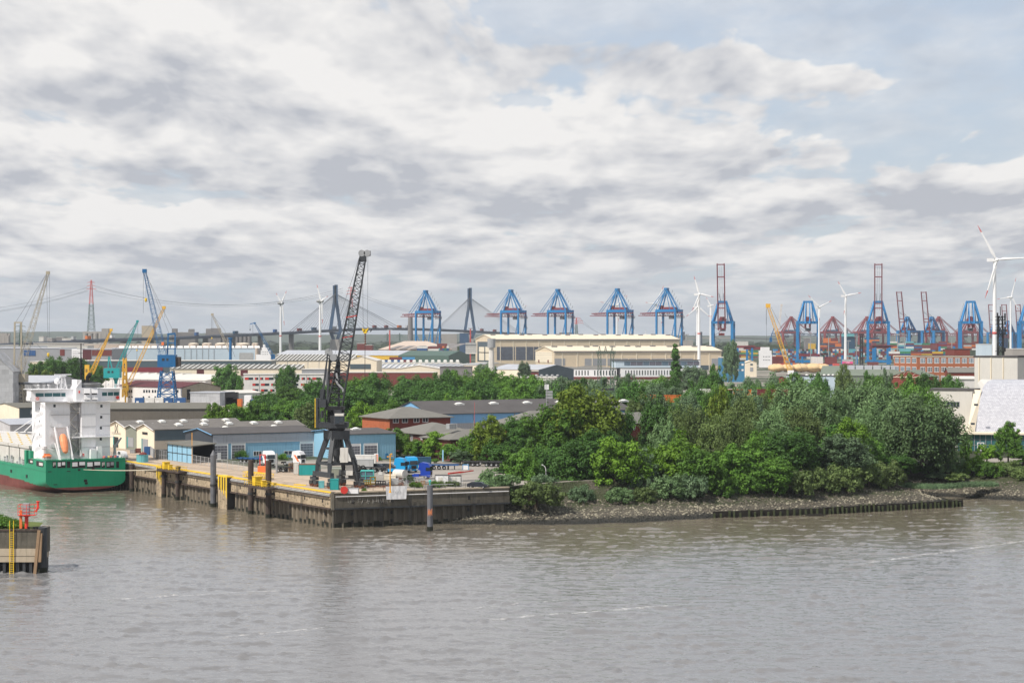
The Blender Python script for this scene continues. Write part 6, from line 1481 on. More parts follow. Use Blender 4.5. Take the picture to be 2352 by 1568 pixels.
luffer('dark blue shipyard crane with bent jib head by the white bow', '8', 1480, 'crane_blue', None, (1150, 1030, 1195, 1085), ((1175, 1060), (958, 665), 40, 14, 14), [(900, 672, 960, 660, 10)], [(900, 680, 902, 730), (935, 680, 935, 790), (960, 660, 1190, 1000)], (902, 738, 10, 'black'))
luffer('large yellow lattice boom leaning left in front of the container terminal', 'B3', 1250, 'yellow_crane', None, (1150, 1240, 1205, 1268), ((1180, 1262), (942, 565), 52, 30, 26), (), [(925, 565, 925, 940), (922, 600, 922, 760), (975, 575, 1330, 1280)], None, thick=1.2)
luffer('thin white and blue crane behind the yellow lattice boom', 'B3', 2100, 'white_dirty', None, None, ((1050, 830), (1086, 555), 24, 14, 10), (), [(1120, 640, 1150, 690)], None, thick=1.5)
luffer('small dark blue floating crane jib far behind the white superstructure', 'B3', 2300, 'crane_blue', None, (958, 900, 985, 945), ((968, 905), (1003, 810), 12, 5, 5), (), (), None, thick=1.5)
# power pylons
def pylon(label, f, x, yt, yb, wb, Y, arms, mt, mt2=None, split=None, wires=()):
 b = at(f, x, yb, Y); T = Thing('power_pylon', label, 'pylon', (b.x, Y, GZ)); k = FRM[f][2] / FOC * Y; t = at(f, x, yt, Y); b.z = min(b.z, GZ + 1e9)
 r = max(.12, Y * .0001); w0 = wb * k; w1 = max(.8, w0 * .12)
 sp = at(f, x, split, Y).z if split else t.z; m_ = Vector((t.x, Y, sp)); ws = w1 + (w0 - w1) * (t.z - sp) / max(1, t.z - b.z)
 n = 12
 mb=MB(); mb.lattice((b.x, Y, b.z), m_, w0, w0, ws, ws, n, r, up=(0, 1, 0)); T.part('lower_shaft', mb, mt)
 if split: mb=MB(); mb.lattice(m_, t, ws, ws, w1, w1, 8, r, up=(0, 1, 0)); T.part('upper_shaft', mb, mt2)
 for (y, xl, xr) in arms:
  c = at(f, x, y, Y); hl = (x - xl) * k; mb = MB()
  for s, h_ in ((-1, (x - xl) * k), (1, (xr - x) * k)):
   e = c + Vector((s * h_, 0, 0)); mb.beam(c, e, r * 1.3); mb.beam(c + Vector((0, 0, h_ * .28)), e, r); mb.beam(e, e - Vector((0, 0, h_ * .22)), r * .8)
   for q in (.33, .66): mb.beam(c.lerp(e, q), (c + Vector((0, 0, h_ * .28))).lerp(e, q), r * .8)
  T.part('cross_arm', mb, mt2 or mt)
 return T
def wires(label, f, Y, L, r=.09):
 a = at(f, L[0][0][0], L[0][0][1], Y); o_ = MB()
 for P in L:
  pts = [at(f, x, y, Y) for x, y in P]
  for p, q in zip(pts, pts[1:]): o_.beam(p, q, r)
 o = o_.build('power_line', 'cable', off=a); o.location = a; tag(o, label, 'power line')
def sag(x0, y0, x1, y1, s, n=14): return [(x0 + (x1 - x0) * i / n, y0 + (y1 - y0) * i / n + 4 * s * (i / n) * (1 - i / n)) for i in range(n + 1)]
pylon('tall red and white topped river pylon at the left', 'A', 1150, 165, 812, 84, 2700, [(198, 1105, 1193), (240, 1097, 1200), (282, 1090, 1210)], 'mast_green', 'mast_red', 470)
wires('power lines sagging left of the tall red topped pylon', 'A', 2700, [sag(-60, 522, 1097, 262, 25), sag(-60, 562, 1090, 300, 25), sag(-60, 575, 1110, 305, 25)], .26)
wires('power lines sagging from the tall red topped pylon to the pylon behind the dark crane', 'P', 2700, [sag(220, 657, 788, 662, 41), sag(220, 668, 788, 672, 34), sag(220, 660, 788, 668, 36)], .26)
pylon('second red topped river pylon seen through the dark crane jib', '5', 618, 500, 950, 62, 2750, [(512, 585, 655), (545, 572, 668), (578, 565, 672)], 'mast_green', 'mast_red', 720)
wires('power lines sagging right of the second red topped pylon', '5', 2750, [sag(655, 545, 1270, 760, 18), sag(668, 580, 1270, 775, 16)], .24)
pylon('green steel pylon with three cross arms at the left edge', 'A', 262, 712, 1000, 40, 1500, [(752, 198, 320), (812, 188, 332), (892, 165, 345)], 'mast_green')
pylon('distant red armed pylon right of the third blue quay crane', 'B2', 724, 392, 570, 34, 3000, [(398, 692, 770), (424, 690, 788), (448, 690, 795)], 'mast_green', 'mast_red', 460)
wires('thin power lines falling right of the distant red armed pylon', 'B2', 3000, [sag(770, 402, 990, 568, 14), sag(795, 450, 1000, 566, 12)], .25)
for i, (x, y) in enumerate(((512, 670), (668, 668))): pylon(['faint pylon below the bridge deck, left one', 'faint pylon below the bridge deck, right one'][i], 'B1', x, y, 765, 18, 4200, [(690, x - 36, x + 36), (712, x - 40, x + 40)], 'mast_green')
# two-legged portal pylon before the cream halls
Tp = Thing('portal_pylon', 'two legged lattice portal pylon standing in the wood before the cream hall', 'pylon', at('B9', 1370, 980, 800))
for x0, x1 in ((1368, 1365), (1556, 1550)): mb=MB(); b = at('B9', x0, 1010, 800); b.z = GZ; t = at('B9', x1, 385, 800); m_ = b.lerp(t, .78); mb.lattice(b, at('B9', x1 + 1, 490, 800), 2.1, 2.1, 1.1, 1.1, 16, .1, up=(0, 1, 0)); mb.lattice(at('B9', x1 + 1, 490, 800), t, 1.1, 1.1, .15, .15, 3, .09, up=(0, 1, 0)); Tp.part('leg', mb, 'mast_green')
mb=MB(); mb.lattice(at('B9', 1310, 473, 800), at('B9', 1605, 473, 800), .9, .9, .9, .9, 12, .1); mb.lattice(at('B9', 1455, 455, 800), at('B9', 1455, 385, 800), .9, .9, .1, .1, 2, .08, up=(0, 1, 0)); Tp.part('cross_beam', mb, 'mast_green')
mb = MB()
for x in (1335, 1430, 1490, 1520, 1585): mb.beam(at('B9', x, 490, 800), at('B9', x, 545, 800), .12)
Tp.part('insulator', mb, 'black')
wires('slack power lines in front of the cream hall', 'B9', 805, [sag(-200, 470, 1310, 478, 8), sag(100, 520, 1320, 485, 6)], .05)
# masts and antennas
def mast(label, f, x, yt, yb, Y, r, mt, name='antenna_mast', extra=None):
 b = at(f, x, yb, Y); T = Thing(name, label, 'mast', (b.x, Y, b.z)); mb=MB(); mb.tube(b, at(f, x, yt, Y), r, r * .6, 7); T.part('pole', mb, mt); return T
mast('thin red radio mast in front of the sky blue hall', 'B5', 1612, 362, 800, 545, .07, 'mast_red')
T = mast('white mobile phone mast with panel antennas above the trees', 'B6', 430, 130, 420, 640, .22, 'steel')
for dx in (-14, -2, 12, 22): mb=MB(); a = at('B6', 424 + dx - 4, 116, 639); b = at('B6', 424 + dx + 5, 172, 639); mb.box(a.x, b.x, 638.6, 639.2, b.z, a.z); T.part('panel_antenna', mb, 'white')
for y in (185, 215, 245): mb=MB(); a = at('B6', 418, y, 639.6); mb.box(a.x, a.x + 2.2, 638.8, 639.6, a.z - .7, a.z); T.part('radio_unit', mb, 'steel')
T = mast('small white pole with twin floodlights above the wood', 'B6', 1031, 175, 240, 640, .15, 'white', 'floodlight_mast'); mb=MB(); a = at('B6', 1015, 170, 640); mb.box(a.x, a.x + 4, 639.7, 640, a.z - .3, a.z + .4); T.part('floodlight', mb, 'dark_steel')
T = mast('white chimney like ventilation stack before the cream hall gable', 'B1', 1824, 742, 1180, 1420, 2.4, 'white_dirty', 'chimney')
mb=MB(); c = at('B1', 1824, 0, 1420); mb.tube((c.x, 1420, at('B1', 0, 852, 1420).z), (c.x, 1420, at('B1', 0, 738, 1420).z), 2.9, n=14); T.part('grey_top', mb, 'steel')
# curved street lamp by the wood
b = at('B6', 420, 1130, 476); T = Thing('street_lamp', 'white curved street lamp between the bank trees', 'street lamp', b); mb=MB(); pts = [b, at('B6', 420, 1030, 476), at('B6', 412, 1000, 476), at('B6', 392, 980, 476), at('B6', 375, 972, 476)]
for p, q in zip(pts, pts[1:]): mb.tube(p, q, .11, n=6)
T.part('pole', mb, 'white'); mb=MB(); mb.beam(pts[-2], pts[-1], .35, .2); T.part('lamp_head', mb, 'white')
# wind turbines
def turbine(label, f, x, yh, yb, Y, blades, r=1.0, spot=None, nac=(0, 0), band=None, mt='turbine', egg=False):
 """blades: tips given in the crop"""
 r *= .62; h = at(f, x, yh, Y); k = FRM[f][2] / FOC * Y; T = Thing('wind_turbine', label, 'wind turbine', (h.x, Y, GZ))
 zb = max(at(f, x, yb, Y).z, GZ) if yb else GZ; zb = GZ
 mb=MB(); mb.tube((h.x, Y, zb), (h.x, Y, h.z), 2.3 * r, 1.3 * r, 14); T.part('tower', mb, mt)
 if band: z1 = at(f, x, band[0], Y).z; z0 = at(f, x, band[1], Y).z; mb=MB(); mb.tube((h.x, Y, z0), (h.x, Y, z1), 2.25 * r, 2.2 * r, 14); T.part('red_band', mb, 'mast_red')
 mb = MB()
 if egg: mb.blob((h.x, Y, h.z + .5), 5.6 * r, 5 * r, 3.0 * r, 1, 14, amp=0)
 else: mb.box(h.x - 6.5 * r, h.x + 1.5 * r, Y - 1.6 * r, Y + 1.6 * r, h.z - 1.2 * r, h.z + 1.8 * r)
 T.part('nacelle', mb, 'steel' if egg else mt)
 hub = Vector((h.x + nac[0] * k, Y - 3.4 * r, h.z + nac[1] * k + .4)); mb=MB(); mb.blob(hub, 1.7 * r, 1.9 * r, 1.7 * r, 2, 10, amp=0); T.part('hub', mb, mt)
 for (tx, ty) in blades:
  tip = at(f, tx, ty, Y - 3.4 * r); d = (tip - hub); Lb = d.length; d.normalize(); side = d.cross(Vector((0, 1, 0))).normalized(); mb = MB()
  prof = [(0, .9, .9), (.08, 1.0, .8), (.2, 1.9, .5), (.45, 1.3, .32), (.8, .75, .2), (1, .18, .08)]; vs = []; mi = []
  for t_, w_, th in prof:
   c = hub + d * (Lb * t_)
   for (a, b) in ((-.35, 0), (0, 1), (.65, 0), (0, -1)): vs.append(c + side * (a * w_ * 1.5 * r) + Vector((0, 1, 0)) * (b * th * r))
  for s_ in range(5):
   for i in range(4): mb.f.append([s_ * 4 + i, s_ * 4 + (i + 1) % 4, s_ * 4 + 4 + (i + 1) % 4, s_ * 4 + 4 + i]); mb.mi.append(1 if (s_ == 4) else 0)
  mb.v = [tuple(v) for v in vs]; T.part('blade', mb, [mt, 'mast_red'])
 return T
turbine('left wind turbine with grey egg shaped nacelle behind the bridge', '8', 1262, 432, 895, 3000, [(1208, 308), (1332, 283), (1305, 690)], 1.5, egg=True, nac=(14, 0), band=(805, 818))
turbine('right wind turbine with egg shaped nacelle beside the bridge pylon', '8', 1725, 408, 895, 2650, [(1688, 207), (1818, 345), (1753, 672)], 1.5, egg=True, nac=(18, 0), band=(810, 822))
turbine('large wind turbine with red striped blades right of the blue quay crane row', 'B3', 203, 441, 1000, 1900, [(150, 240), (362, 467), (128, 615)], 1.15, band=(850, 862), nac=(5, 0))
turbine('wind turbine just left behind the large red striped one', 'B3', 185, 575, 1000, 2600, [(190, 480), (65, 675), (335, 690)], 1.3, nac=(5, 0))
turbine('slender wind turbine close to the tall raised crane boom', 'B3', 326, 565, 960, 2500, [(282, 468), (372, 550), (332, 690)], 1.0, nac=(5, 0))
turbine('wind turbine with long bent blade above the middle gantry crane', 'B3', 1487, 578, 960, 2500, [(1370, 445), (1622, 505), (1490, 720)], 1.1, nac=(5, 0))
turbine('tall wind turbine standing over the navy container ship', 'B3', 1770, 458, 960, 2300, [(1688, 296), (1940, 420), (1752, 650)], 1.25, nac=(5, 0))
turbine('nearest and tallest wind turbine at the right edge', 'B4', 1187, 395, 1175, 1010, [(1045, 100), (1500, 372), (1107, 712)], .92, nac=(13, -3), band=(995, 1012))
turbine('faint wind turbine at the far right edge', 'B4', 1322, 705, 1100, 2300, [(1368, 540), (1205, 720), (1388, 812)], 1.0, nac=(4, 0))
turbine('wind turbine mostly hidden behind the second blue quay crane', 'B1', 2180, 355, 700, 3600, [(2145, 240), (2265, 320), (2180, 470)], 1.1)
turbine('wind turbine hidden behind the fourth blue quay crane', 'B2', 1147, 262, 600, 3300, [(970, 226), (1255, 155), (1160, 430)], 1.3)
turbine('wind turbine with red box nacelle behind the fifth blue quay crane', 'B2', 1552, 250, 600, 3000, [(1438, 230), (1630, 58), (1620, 480)], 1.4)
turbine('tiny wind turbine on the horizon over the cream hall, left', 'B2', 1443, 560, 600, 6000, [(1445, 515), (1425, 568), (1460, 570)], 1.0)
turbine('tiny wind turbine on the horizon over the cream hall, right', 'B2', 1703, 545, 600, 5500, [(1685, 535), (1725, 535), (1700, 580)], 1.2)
# far bridge
BR = [('A', -200, 1003, 2300), ('A', 0, 993, 2350), ('A', 700, 958, 2500), ('A', 1400, 925, 2650), ('A', 2100, 905, 2800), ('8', 500, 820, 2950), ('8', 920, 800, 3050), ('8', 1400, 778, 3200), ('8', 1850, 752, 3300), ('5', 700, 955, 3360),
  ('B1', 300, 620, 3420), ('B1', 600, 618, 3500), ('B1', 900, 622, 3580), ('B1', 1180, 632, 3660), ('B1', 1500, 645, 3760), ('B1', 1900, 668, 4000), ('B1', 2352, 690, 4300), ('B2', 700, 585, 4900)]
BP = [at(f, x, y, Y) for f, x, y, Y in BR]; BPX = [px2(f, x, y)[0] for f, x, y, Y in BR]
def deck_at(px):
 for i in range(len(BP) - 1):
  if BPX[i] <= px <= BPX[i + 1]: t = (px - BPX[i]) / (BPX[i + 1] - BPX[i]); return BP[i].lerp(BP[i + 1], t), (BP[i + 1] - BP[i]).normalized()
T = Thing('cable_stayed_bridge', 'long cable stayed road bridge with two blue pylons on the horizon', 'bridge', (BP[8].x, BP[8].y, GZ))
mb = MB()
for a, b in zip(BP, BP[1:]): mb.beam(a, b, 16, 3.6)
T.part('deck', mb, 'bridge')
mb = MB()
for a, b in zip(BP, BP[1:]): mb.beam(a + Vector((0, -8, 2.3)), b + Vector((0, -8, 2.3)), .3, .5)
T.part('parapet', mb, 'bridge')
for px in (60, 130, 205, 283, 345, 405, 471, 534, 597, 669, 1185, 1230, 1280): d, _ = deck_at(px); mb=MB(); mb.beam((d.x, d.y, GZ - 1), (d.x, d.y, d.z - 1.5), 7.5, 5, up=(0, 1, 0)); T.part('pier', mb, 'silo_dark')
for (f, xc, yt, ysp, wd, yd, wl, yb, px0, px1, Yp, hw) in (('5', 450, 478, 655, 15, 975, 55, 1065, 660, 925, 3300, 15), ('B1', 1551, 98, 325, 18, 655, 62, 745, 1000, 1200, 3760, 18)):
 q = lambda x, y: at(f, x, y, Yp); k = FRM[f][2] / FOC * Yp
 mb=MB(); mb.beam(q(xc - hw * .6, yt + 8), q(xc - hw * .6, ysp), 5.5, hw * k * .9, up=(0, 1, 0)); mb.beam(q(xc + hw * .5, yt), q(xc + hw * .5, ysp), 5.5, hw * k * .9, up=(0, 1, 0))
 for s in (-1, 1): mb.beam(q(xc + s * hw * .5, ysp - 20), q(xc + s * wl, yd), 5.5, hw * k * 1.1, up=(0, 1, 0)); mb.beam(q(xc + s * wl, yd - 8), q(xc + s * hw * 1.3, yb), 5.5, hw * k * 1.2, up=(0, 1, 0))
 mb.beam(q(xc - wl, yd + 20), q(xc + wl, yd + 20), 4, 4); T.part('pylon', mb, 'bridge_pylon')
 mb=MB(); a = q(xc, yb - 5); mb.beam(a, (a.x, Yp, GZ), 14, 26, up=(0, 1, 0), w2=20); T.part('pylon_foot', mb, 'silo')
 pc = px2(f, xc, 0)[0]
 for s, pe in ((-1, px0), (1, px1)):
  mb = MB()
  for i in range(13):
   u = (i + 1) / 13; e, _ = deck_at(pc + (pe - pc) * (.12 + .88 * u)); a = q(xc, yt + (ysp - yt) * (.95 - .42 * u)); mb.beam(a, e, .6 if i > 10 else .3)
  T.part('stay_cables', mb, 'cable', label='fan of thin stay cables')
def lorry(x0, x1, f, mt, label, cabm='white'):
 px = px2(f, (x0 + x1) / 2, 0)[0]; d, t = deck_at(px); L_ = (x1 - x0) * FRM[f][2] / FOC * d.y; rz = math.atan2(t.y, t.x); T_ = Thing('lorry', label, 'lorry', d + Vector((0, 0, 1.8)), rz, 'lorries crossing the bridge', local=True); h = L_ / 2
 mb=MB(); mb.box(-h, h * .68, -1.6, 1.6, 1.1, 5.2); T_.part('cargo_box', mb, mt); mb=MB(); mb.box(h * .72, h, -1.5, 1.5, .6, 4.4); T_.part('cab', mb, cabm)
 for x in (-.8, -.65, .45, .85): mb=MB(); mb.tube((h * x, -1.6, .6), (h * x, 1.6, .6), .6, n=8); T_.part('axle', mb, 'rubber')
for a in [(1150, 1232, '8', 'container_blue', 'blue lorry on the bridge left of both turbines'), (1440, 1526, '8', 'container_red', 'red lorry on the bridge between the two turbines'), (1605, 1700, '8', 'container_navy', 'dark blue lorry on the bridge before the right turbine'), (1850, 1928, '8', 'container_grey', 'grey lorry on the bridge at the left pylon'),
   (228, 306, '8', 'container_blue', 'white and blue lorry at the left of the bridge'), (680, 780, '8', 'container_navy', 'dark lorry on the bridge over the storage tanks'), (310, 394, 'B1', 'container_brown', 'brown lorry on the bridge right of the yellow hook'), (458, 540, 'B1', 'container_brown', 'brown lorry on the bridge, second from the yellow hook'),
   (618, 712, 'B1', 'container_orange', 'orange lorry on the bridge before the first blue quay crane'), (720, 818, 'B1', 'container_grey', 'grey lorry on the bridge before the first blue quay crane'), (1640, 1760, 'B1', 'container_brown', 'brown lorry on the bridge right of the right pylon'), (1800, 1930, 'B1', 'container_brown', 'brown lorry on the bridge before the second blue quay crane'),
   (1040, 1170, 'A', 'container_orange', 'orange lorry on the bridge before the grey silos'), (880, 960, 'A', 'container_grey', 'grey lorry on the bridge left of the orange one'), (1375, 1450, 'A', 'container_white', 'white lorry on the bridge right of the grey silos')]: lorry(*a)
# silos, tanks, far buildings
def silo(label, f, x0, x1, yt, yb, Y, n, mt, head=None):
 a = at(f, x0, yt, Y); b = at(f, x1, yb, Y); T = Thing('silo', label, 'silo', (a.x, Y, GZ)); w_ = (b.x - a.x) / n
 for i in range(n): mb=MB(); mb.lathe((a.x + w_ * (i + .5), Y, 0), [(w_ * .5, GZ), (w_ * .5, a.z - 2)], 12); T.part('bin', mb, mt)
 mb=MB(); mb.box(a.x, b.x, Y - w_ * .3, Y + w_ * .5, a.z - 2, a.z + w_ * .1); T.part('gallery', mb, mt)
 if head:
  for (h0, h1, hy) in head: p = at(f, h0, hy, Y); q = at(f, h1, hy, Y); mb=MB(); mb.box(p.x, q.x, Y - w_ * .45, Y + w_ * .6, GZ, p.z); T.part('head_house', mb, mt)
silo('row of grey grain silos left of centre below the tall pylon', 'A', 1045, 1370, 822, 920, 2900, 5, 'silo', [(1285, 1372, 778)])
silo('concrete silo block right behind the tower crane', 'A', 2165, 2500, 830, 920, 3000, 5, 'silo_dark', [(2170, 2232, 778)])
silo('grey silo cluster at the far left edge', 'A', -60, 130, 845, 960, 2400, 4, 'silo', [(-60, 95, 835)])
silo('long dark silo row behind the bridge', '8', 380, 920, 790, 890, 3100, 11, 'silo_dark', [(385, 440, 728), (440, 555, 722), (180, 245, 732)])
for i, (x0, x1) in enumerate([(178, 298), (298, 400), (400, 452), (452, 605), (610, 700), (705, 752), (752, 900), (890, 958), (960, 1000)]):
 a = at('8', x0, 897, 2350); b = at('8', x1, 0, 2350); r_ = (b.x - a.x) / 2; T = Thing('storage_tank', ORD[i] + ' pale domed storage tank from the left under the bridge', 'tank', (a.x + r_, 2350, GZ), group='storage tanks under the bridge'); mb=MB(); mb.lathe((a.x + r_, 2350 + i % 2 * 25, 0), [(r_, GZ - 1), (r_, a.z - r_ * .12)], 20); T.part('shell', mb, 'tank'); mb=MB(); mb.lathe((a.x + r_, 2350 + i % 2 * 25, 0), [(r_ * 1.02, a.z - r_ * .12), (r_ * .6, a.z + r_ * .02), (r_ * .1, a.z + r_ * .06)], 20); T.part('roof', mb, 'cream')
def block(label, f, x0, x1, yt, Y, mt, roof='roof_light', D=25, style='flat', yr=None, name='building'): return hall(name, label, f, x0, Y, x1, Y, yt, yr or yt - 2, D, mt, roof, style)
for a in [('grey tower like mill building behind the tower crane', 'A', 1785, 1925, 745, 2900, 'concrete'), ('flat dark works building right of the tower crane', 'A', 2235, 2460, 830, 2950, 'silo_dark'), ('small brown block on the skyline left of the grey silos', 'A', 712, 800, 888, 2700, 'silo_dark'),
   ('low white block on the skyline left of the grey silos', 'A', 782, 895, 902, 2600, 'white_dirty'), ('small white block with vents behind the left silos', 'A', 490, 548, 882, 2500, 'white_dirty'), ('grey gabled works on the left skyline', 'A', 590, 655, 900, 2480, 'silo'), ('long pale roofed works under the left bridge ramp', 'A', 420, 1050, 962, 2200, 'silo'),
   ('grey silo block left of the right bridge pylon', 'B1', 1180, 1390, 682, 3300, 'silo'), ('blue grey cooling block beside the right bridge pylon', 'B1', 1422, 1535, 668, 3350, 'bridge_pylon'), ('low grey block left of the grey silo block', 'B1', 1060, 1180, 715, 3400, 'silo_dark'), ('red and white house far behind the dark crane hook', 'B1', 130, 230, 800, 2400, 'brick_maroon'), ('dark brick house far behind the dark crane hook', 'B1', 230, 320, 822, 2400, 'brick_maroon'),
   ('distant grey refinery block right of the cream halls', 'B3', 40, 140, 930, 3300, 'silo'), ('white warehouse by the gantry crane legs', 'B3', 560, 730, 942, 3000, 'white_dirty'), ('yellow block in the container terminal', 'B3', 1395, 1450, 962, 3300, 'container_yellow'), ('grey block with antennas near the horizon', 'B3', 1345, 1395, 905, 3800, 'silo_dark'),
   ('white office block far behind the brick factory', 'B4', 1080, 1165, 1100, 1900, 'white_blue'), ('pale shed behind the nearest turbine', 'B4', 1340, 1500, 1140, 1500, 'silo'), ('grey box on the bridge horizon over the cream hall', 'B2', 550, 700, 545, 3600, 'silo_dark')]: block(*a)
B_ = hall('shed', 'salmon ribbed bulk storage shed below the bridge', 'B1', 400, 2500, 1310, 2500, 872, 768, 62, 'tank', 'tank', 'hip')
for i in range(6): mb=MB(); u = B_.L * (.12 + i * .15); mb.add([(u, -2.2, B_.he + .3), (u + 9, -2.2, B_.he + .3), (u + 32, 24, B_.hr * .9), (u + 23, 24, B_.hr * .9)], [(0, 1, 2, 3)]); B_.part('roof_rib', mb, 'silo_dark')
YH = hall('warehouse', 'yellow walled warehouse with grey roof and green gable', 'B1', -900, 2050, 650, 2000, 943, 885, 55, 'container_yellow', 'roof_metal'); mb=MB(); mb.yprism([(0, 0), (55, 0), (55, YH.he), (27.5, YH.hr), (0, YH.he)], YH.L + .02, YH.L + 55); YH.part('green_gable', mb, 'mast_green')
for i, (x0, x1, y0, y1, lb) in enumerate([(370, 900, 1110, 1060, 'low white saw tooth shed before the container stacks, left part'), (870, 1430, 1100, 1055, 'low white saw tooth shed before the container stacks, middle part'), (1420, 1640, 1070, 1045, 'low pale shed before the cream hall gable')]):
 h_ = hall('shed', lb, 'B1', x0, 1620 + i * 8, x1, 1620, y0, y1, 45, 'cream', 'roof_metal'); ribroof(h_, 8, 'skylight', .8)
RV = hall('shed', 'pale shed roof with rows of square roof vents', 'B1', 380, 1700, 1420, 1700, 1048, 1024, 30, 'cream', 'roof_light', 'flat')
for i in range(13): mb=MB(); u = 4 + i * 5.3; mb.box(u, u + 2.4, 3, 6, RV.he, RV.he + 3.0); mb.box(u - .4, u + 2.8, 2.6, 6.4, RV.he + 1.4, RV.he + 1.9); RV.part('roof_vent', mb, 'skylight')
CG = hall('shed', 'wide cream gabled shed behind the brick wall', 'B1', 630, 1420, 1190, 1420, 1118, 1075, 40, 'cream', 'roof_light', 'front')
GB = hall('shed', 'dark grey flat shed in front of the cream hall', 'B1', 1175, 1400, 1575, 1400, 1100, 1085, 30, 'silo_dark', 'roof_felt', 'flat')
BWall = hall('wall_building', 'long low red brick building behind the tree belt', 'B1', -250, 1280, 1125, 1280, 1166, 1162, 14, 'brick_maroon', 'roof_light', 'flat')
DG = hall('shed', 'low grey roofed shed with dark green gable under the front cream hall', 'B9', -250, 1560, 470, 1530, 722, 650, 45, 'cream', 'roof_metal'); mb=MB(); mb.yprism([(0, 0), (45, 0), (45, DG.he), (22.5, DG.hr), (0, DG.he)], DG.L + .02, DG.L + .3); DG.part('green_gable', mb, 'slate_cladding')
BK = block('low dark brick hut with flat roof below the green gable', 'B9', 298, 470, 765, 1480, 'brick_maroon', 'roof_felt')
WV = hall('shed', 'low white building with round roof vents in the wood', 'B9', 210, 1010, 740, 1010, 850, 845, 22, 'white_render', 'roof_light', 'flat')
for i in range(7): mb=MB(); mb.lathe((2.5 + i * 2.7, 4, WV.he + .4), [(.4, 0), (.4, .7), (.85, .8), (.5, 1.3)], 8); WV.part('roof_vent', mb, 'steel')
WV.row(8, WV.L - 1, 9, WV.he - 2.9, WV.he - 1.3)
O1 = hall('office_building', 'white office with brick band and grey hipped roof before the cream hall', 'B9', 890, 1600, 1620, 1600, 715, 672, 30, 'white', 'roof_grey', 'hip'); mb=MB(); mb.box(-.1, O1.L + .1, -.15, -.01, 0, O1.he - 6.4); O1.part('brick_band', mb, 'brick_maroon')
O1.row(6, 18, 5, O1.he - 5.4, O1.he - 1.2, fill=.55, t=.2); O1.row(21, O1.L, 8, O1.he - 5.4, O1.he - 1.2, fill=.6, t=.2)
O1b = hall('office_building', 'short white wing with narrow windows at the left of the hipped office', 'B9', 625, 1625, 888, 1601, 715, 680, 22, 'white', 'roof_grey', 'hip'); O1b.row(2, O1b.L * .62, 6, O1b.he - 5.4, O1b.he - 1.2, fill=.45, t=.2); O1b.row(O1b.L * .72, O1b.L * .84, 1, O1b.he - 8, O1b.he - 1.2, t=.2)
O2 = hall('office_building', 'long white office with set back glass top floor before the cream hall', 'B2', 1190, 1600, 2025, 1610, 915, 913, 22, 'white', 'roof_grey', 'flat'); mb=MB(); mb.box(-.1, O2.L + .1, -.15, -.01, 0, O2.he - 6.9); O2.part('brick_band', mb, 'brick_maroon')
O2.row(2.5, O2.L * .62, 17, O2.he - 5.6, O2.he - 1.4, fill=.55, t=.2)
mb=MB(); mb.box(-4, O2.L - 2, 3, 20, O2.he + .45, O2.he + 6.2); O2.part('upper_storey', mb, 'white_blue'); mb=MB(); mb.box(-5, O2.L - 1, 2.2, 21, O2.he + 6.2, O2.he + 6.8); O2.part('upper_roof', mb, 'roof_felt')
for i in range(12): mb=MB(); u = 3 + i * 5.2; mb.box(u, u + 4.9, 2.85, 2.99, O2.he + 2.3, O2.he + 5.3); O2.part('window', mb, 'glass_dim' if i % 3 else 'glass_blue')
# the two cream halls
def big_hall(label, px, Y, L, D, ye, yr, f):
 A = at(f, px, 0, Y); ph = .305; F_ = Fac('hall', label, A, A + Vector((math.cos(ph), math.sin(ph), 0)) * L, D, cat='hall'); he = F_.hgt(f, 0, ye); hr = F_.hgt(f, 0, yr, D / 2); F_.walls(he, hr, 'cream_hall', 'cream_roof', oh=.8, th=.7); return F_
HA = big_hall('larger cream assembly hall at the back with dark open gable and big windows', 1850, 2350, 236, 75, 748, 690, 'B1')
HB2 = big_hall('lower cream hall in front with cream gable and grey wall panels', 700, 2000, 182, 60, 460, 391, 'B9')
for F_, n, (v0, v1) in ((HA, 15, (.52, .40)), (HB2, 12, (.50, .44))):
 for i in range(n):
  u = F_.L * (i + .35 + .15 * (i % 3)) / n; v = F_.D * (.42 if i % 2 else .37); z = F_.he + (F_.hr - F_.he) * v * 2 / F_.D + .5; mb=MB(); mb.box(u, u + 5.5, v, v + 3, z, z + 1.5); F_.part('roof_vent', mb, 'silo_dark')
 for i in range(int(F_.L / 16)): u = 8 + i * 16; mb=MB(); mb.box(u, u + .8, -.4, -.01, 0, F_.he - 1); F_.part('pilaster', mb, 'cream')
 mb=MB(); mb.box(-.8, F_.L + .8, -.95, -.85, F_.he - .9, F_.he + .1); F_.part('gutter', mb, 'silo_dark')
HA.panel('B1', 1650, 775, 1805, 1030, 'slate_cladding', 'gate_opening', 'left', d=.3); HA.panel('B1', 1672, 840, 1738, 1012, 'cream', 'inner_wall', 'left', d=.5, d0=.35); HA.panel('B1', 1752, 840, 1800, 1012, 'cream', 'inner_wall', 'left', d=.5, d0=.35); HA.panel('B1', 1668, 905, 1800, 918, 'black', 'inner_beam', 'left', d=.7, d0=.55)
for x0, x1 in ((1893, 2118), (2133, 2352), (2360, 2575)): HA.panel('B1', x0, 840, x1, 1007, 'hall_window', 'window', d=.2)
HB2.panel('B9', 428, 462, 672, 625, 'cream', 'gate', 'left', d=.4); HB2.panel('B9', 472, 583, 488, 622, 'brick_maroon', 'door', 'left', d=.6); HB2.panel('B9', 608, 585, 624, 625, 'brick_maroon', 'door', 'left', d=.6)
for x0, x1 in ((497, 607), (810, 1033), (1042, 1260), (1270, 1487), (1497, 1930), (2125, 2222)): HB2.panel('B2', x0, 814, x1, 886, 'grey_panel', 'wall_panel', d=.15)
HB2.panel('B2', 2012, 884, 2115, 990, 'slate_cladding', 'gate', d=.25)
